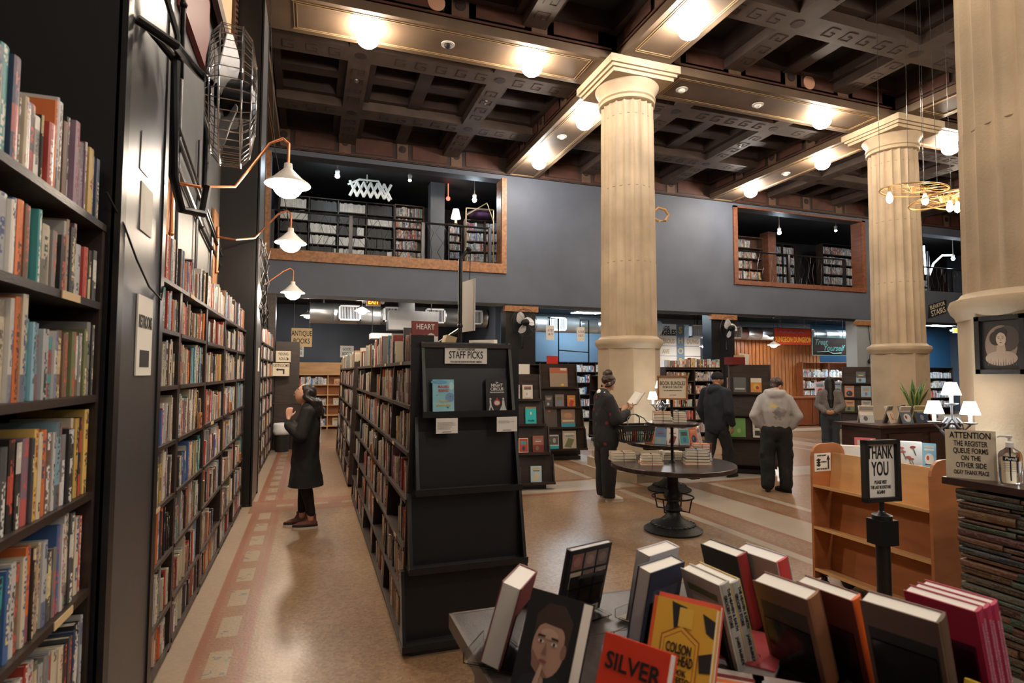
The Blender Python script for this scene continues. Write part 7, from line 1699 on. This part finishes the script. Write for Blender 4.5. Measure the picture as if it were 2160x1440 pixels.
g = MB(); r = random.Random(2); [g.prism(ell(r.uniform(-.3, .3), r.uniform(-.5, .3), r.uniform(.08, .2), r.uniform(.1, .2)), -.0345-.0003*k, -.034-.0003*k, 'y', 0, None, r.choice([(.5, .05, .05), (.6, .3, .25), (.2, .25, .4)])) for k in range(9)]; g.obj('picture_shapes', 'printed', t)
# ball light cord on grey pier
o = MB().tube([(16.8, 13.66, 3.3), (16.82, 13.62, 2.6), (16.8, 13.64, 2.15)], .012, 6).sphere((16.8, 13.62, 2.08), .08, 10, 8).obj('plug_cord', 'ink'); tag(o, 'black cord with a round plug hanging on the grey pier', 'cord')

# ================================================================ mezzanine rooms seen through the openings
MZ = 4.2
def mz_case(x0, x1, y, n, label, pal, wt, bays, sd_, m_='dark_wood', back='ink', rz=0, ztop=6.55, fillf=1., hr=(.86, .96)):
    zs = [MZ+.08+i*(ztop-MZ-.1)/n for i in range(n)]
    return far_case('bookcase', label, x0, x1, y, zs, ztop, m_, back, pal=pal, wt=wt, bays=bays, sd_=sd_, dpt=.3, rz=rz, fillf=fillf, hr=hr, zb=MZ)
mz_case(-.9, 2.2, 16.8, 7, 'upstairs bookcase of white and black bindings in the left balcony opening', BWP, [6, 3, 3], 4, 61)
mz_case(2.22, 3.05, 16.7, 7, 'upstairs brown bookcase half empty beside the rough pillar', PAL, WT, 1, 62, 'brown_wood', 'brown_wood', fillf=.4)
mz_case(3.72, 4.1, 16.3, 7, 'upstairs narrow lit bookcase with a yellow lamp on top', WP, WW, 1, 63, 'dark_wood', 'pale_grey', ztop=6.0)
mz_case(4.12, 5.3, 16.0, 6, 'upstairs lit bookcase near the right edge of the left opening', WP, WW, 2, 64, 'brown_wood', 'pale_grey', rz=-.15, ztop=6.1, fillf=.7)
o = MB().box(3.10, 3.50, 15.9, 16.3, MZ, 7.05).obj('rough_pillar', 'wall_left_grey'); tag(o, 'rough grey pillar upstairs in the left balcony opening', 'pillar')
t = thing('lattice_panel', 'white diamond lattice arch upstairs at the top of the left opening', 'ornament', (1.35, 15.9, 6.62)); g = MB()
for k in range(6):
    g.tube([(-.45+k*.18, 0, -.2), (-.25+k*.18, 0, .22)], .038, 4); g.tube([(-.45+k*.18, 0, .22), (-.25+k*.18, 0, -.2)], .038, 4)
g.tube([(-.5, 0, .1), (-.2, 0, .27), (.3, 0, .28), (.6, 0, -.25)], .03, 5); g.tube([(0, 0, .2), (0, 0, .43)], .012, 4); g.obj('lattice', 'enamel_white', t)
def spotl(x, y, z, label, m_='lamp_cool', r_=.06):
    t = thing('spot_lamp', label, 'spot light', (x, y, z)); MB().lathe([(.04, 0), (.06, .12), (.03, .16)], 14).obj('lamp_head', 'enamel_white', t, smooth=True); MB().tube([(0, 0, .15), (0, 0, 7.05-z)], .012, 5).obj('stem', 'enamel_white', t); MB().sphere((0, 0, -.01), r_, 10, 8).obj('bulb', m_, t, smooth='all')
spotl(.55, 15.2, 6.70, 'cool white spot lamp upstairs at the left of the left opening'); spotl(4.10, 14.9, 6.35, 'cool blue white spot lamp upstairs near the right of the left opening'); spotl(2.4, 15.2, 6.8, 'spot lamp upstairs above the brown bookcase', r_=.04)
spotl(14.6, 15.0, 6.35, 'white spot lamp upstairs in the middle opening'); spotl(17.3, 15.2, 6.7, 'spot lamp upstairs at the right of the middle opening', r_=.04); spotl(23.2, 15.2, 6.1, 'cool lamp upstairs in the dark right opening'); spotl(12.5, 15.3, 6.7, 'spot lamp upstairs behind the left edge of the middle opening', r_=.04)
t = thing('table_lamp', 'yellow shaded lamp glowing upstairs on the narrow bookcase', 'lamp', (3.9, 16.2, 6.0)); MB().lathe([(.05, 0), (.03, .1), (.02, .2)], 12).obj('base', 'gold', t); MB().lathe([(.14, .15), (.08, .42)], 18, caps=False).obj('shade', 'shade_glow', t, smooth='all')
g = MB().sphere((4.55, 15.8, 6.22), (.42, .25, .13), 14, 10).obj('purple_cloth', 'purple_dark', None, smooth=True); tag(g, 'purple draped cloth upstairs over the lit bookcases', 'cloth')
t = thing('easel', 'gold tube frame leaning upstairs above the lit bookcases', 'frame', (4.3, 15.4, 5.95)); MB().tube([(-.3, 0, .1), (.3, 0, .5), (.5, 0, .0)], .02, 6).tube([(-.3, 0, .3), (.5, 0, .32)], .02, 6).tube([(-.3, 0, -1.75), (-.3, 0, .3)], .02, 6).tube([(.5, 0, -1.75), (.5, 0, .32)], .02, 6).obj('tubes', 'gold', t)
o = MB().sphere((3.6, 15.9, 6.62), .06, 10, 8).tube([(3.6, 15.9, 6.65), (3.6, 15.9, 7.05)], .01, 4).obj('red_lamp', 'red_glow'); tag(o, 'small red lamp glowing upstairs beside the rough pillar', 'lamp')
mz_case(13.4, 15.3, 16.5, 6, 'upstairs brown bookcase with few orange books in the middle opening', PAL, WT, 1, 71, 'brown_wood', 'brown_wood', fillf=.3)
mz_case(16.1, 17.3, 17.0, 6, 'upstairs dark bookcase in the centre of the middle opening', WP, WW, 2, 72)
mz_case(18.0, 19.6, 16.4, 6, 'upstairs bookcase full of pale discs and books at right of the middle opening', WP, WW, 1, 73)
o = MB().box(15.35, 15.7, 16.3, 16.7, MZ, 6.75).obj('wooden_post', 'pine_red'); tag(o, 'reddish wooden post upstairs in the middle opening', 'post')
mz_case(20.5, 25, 17.4, 6, 'dim upstairs bookcase in the far right opening', WP, WW, 3, 74, fillf=.6)
t = thing('arc_lamp', 'white arching tube lamp upstairs beyond the far column', 'lamp', (22.6, 15.6, 4.2)); MB().tube([(-.2, 0, 0), (-.2, 0, 2.2)], .05, 8).obj('post', 'gunmetal', t); MB().tube([(-.2, 0, 1.2), (.1, 0, 1.75), (.6, 0, 2.1), (1.2, 0, 2.15)], .03, 8).obj('arc_tube', 'strip_cool', t); MB().tube([(-.35, 0, 1.3), (-.4, 0, 2.4)], .03, 8).obj('upright_tube', 'strip_cool', t)
for k, (M, w_, h_, c, art) in enumerate(FO):
    if k % 1 == 0: book('picture_book', '%s picture book face-out, %s from left on the birch shelves counted upward' % (min([('white', (.6, .6, .55)), ('green', (.12, .35, .2)), ('blue', (.15, .2, .45)), ('orange', (.55, .2, .1)), ('grey', (.5, .5, .5)), ('light blue', (.15, .35, .5)), ('yellow', (.55, .4, .15))], key=lambda q: sum((a-b_)**2 for a, b_ in zip(q[1], c)))[0], nth(k)), 'book', M, w_, h_, .015, c, art, soft=True, group='picture books facing out on the birch shelves')
finish_books()
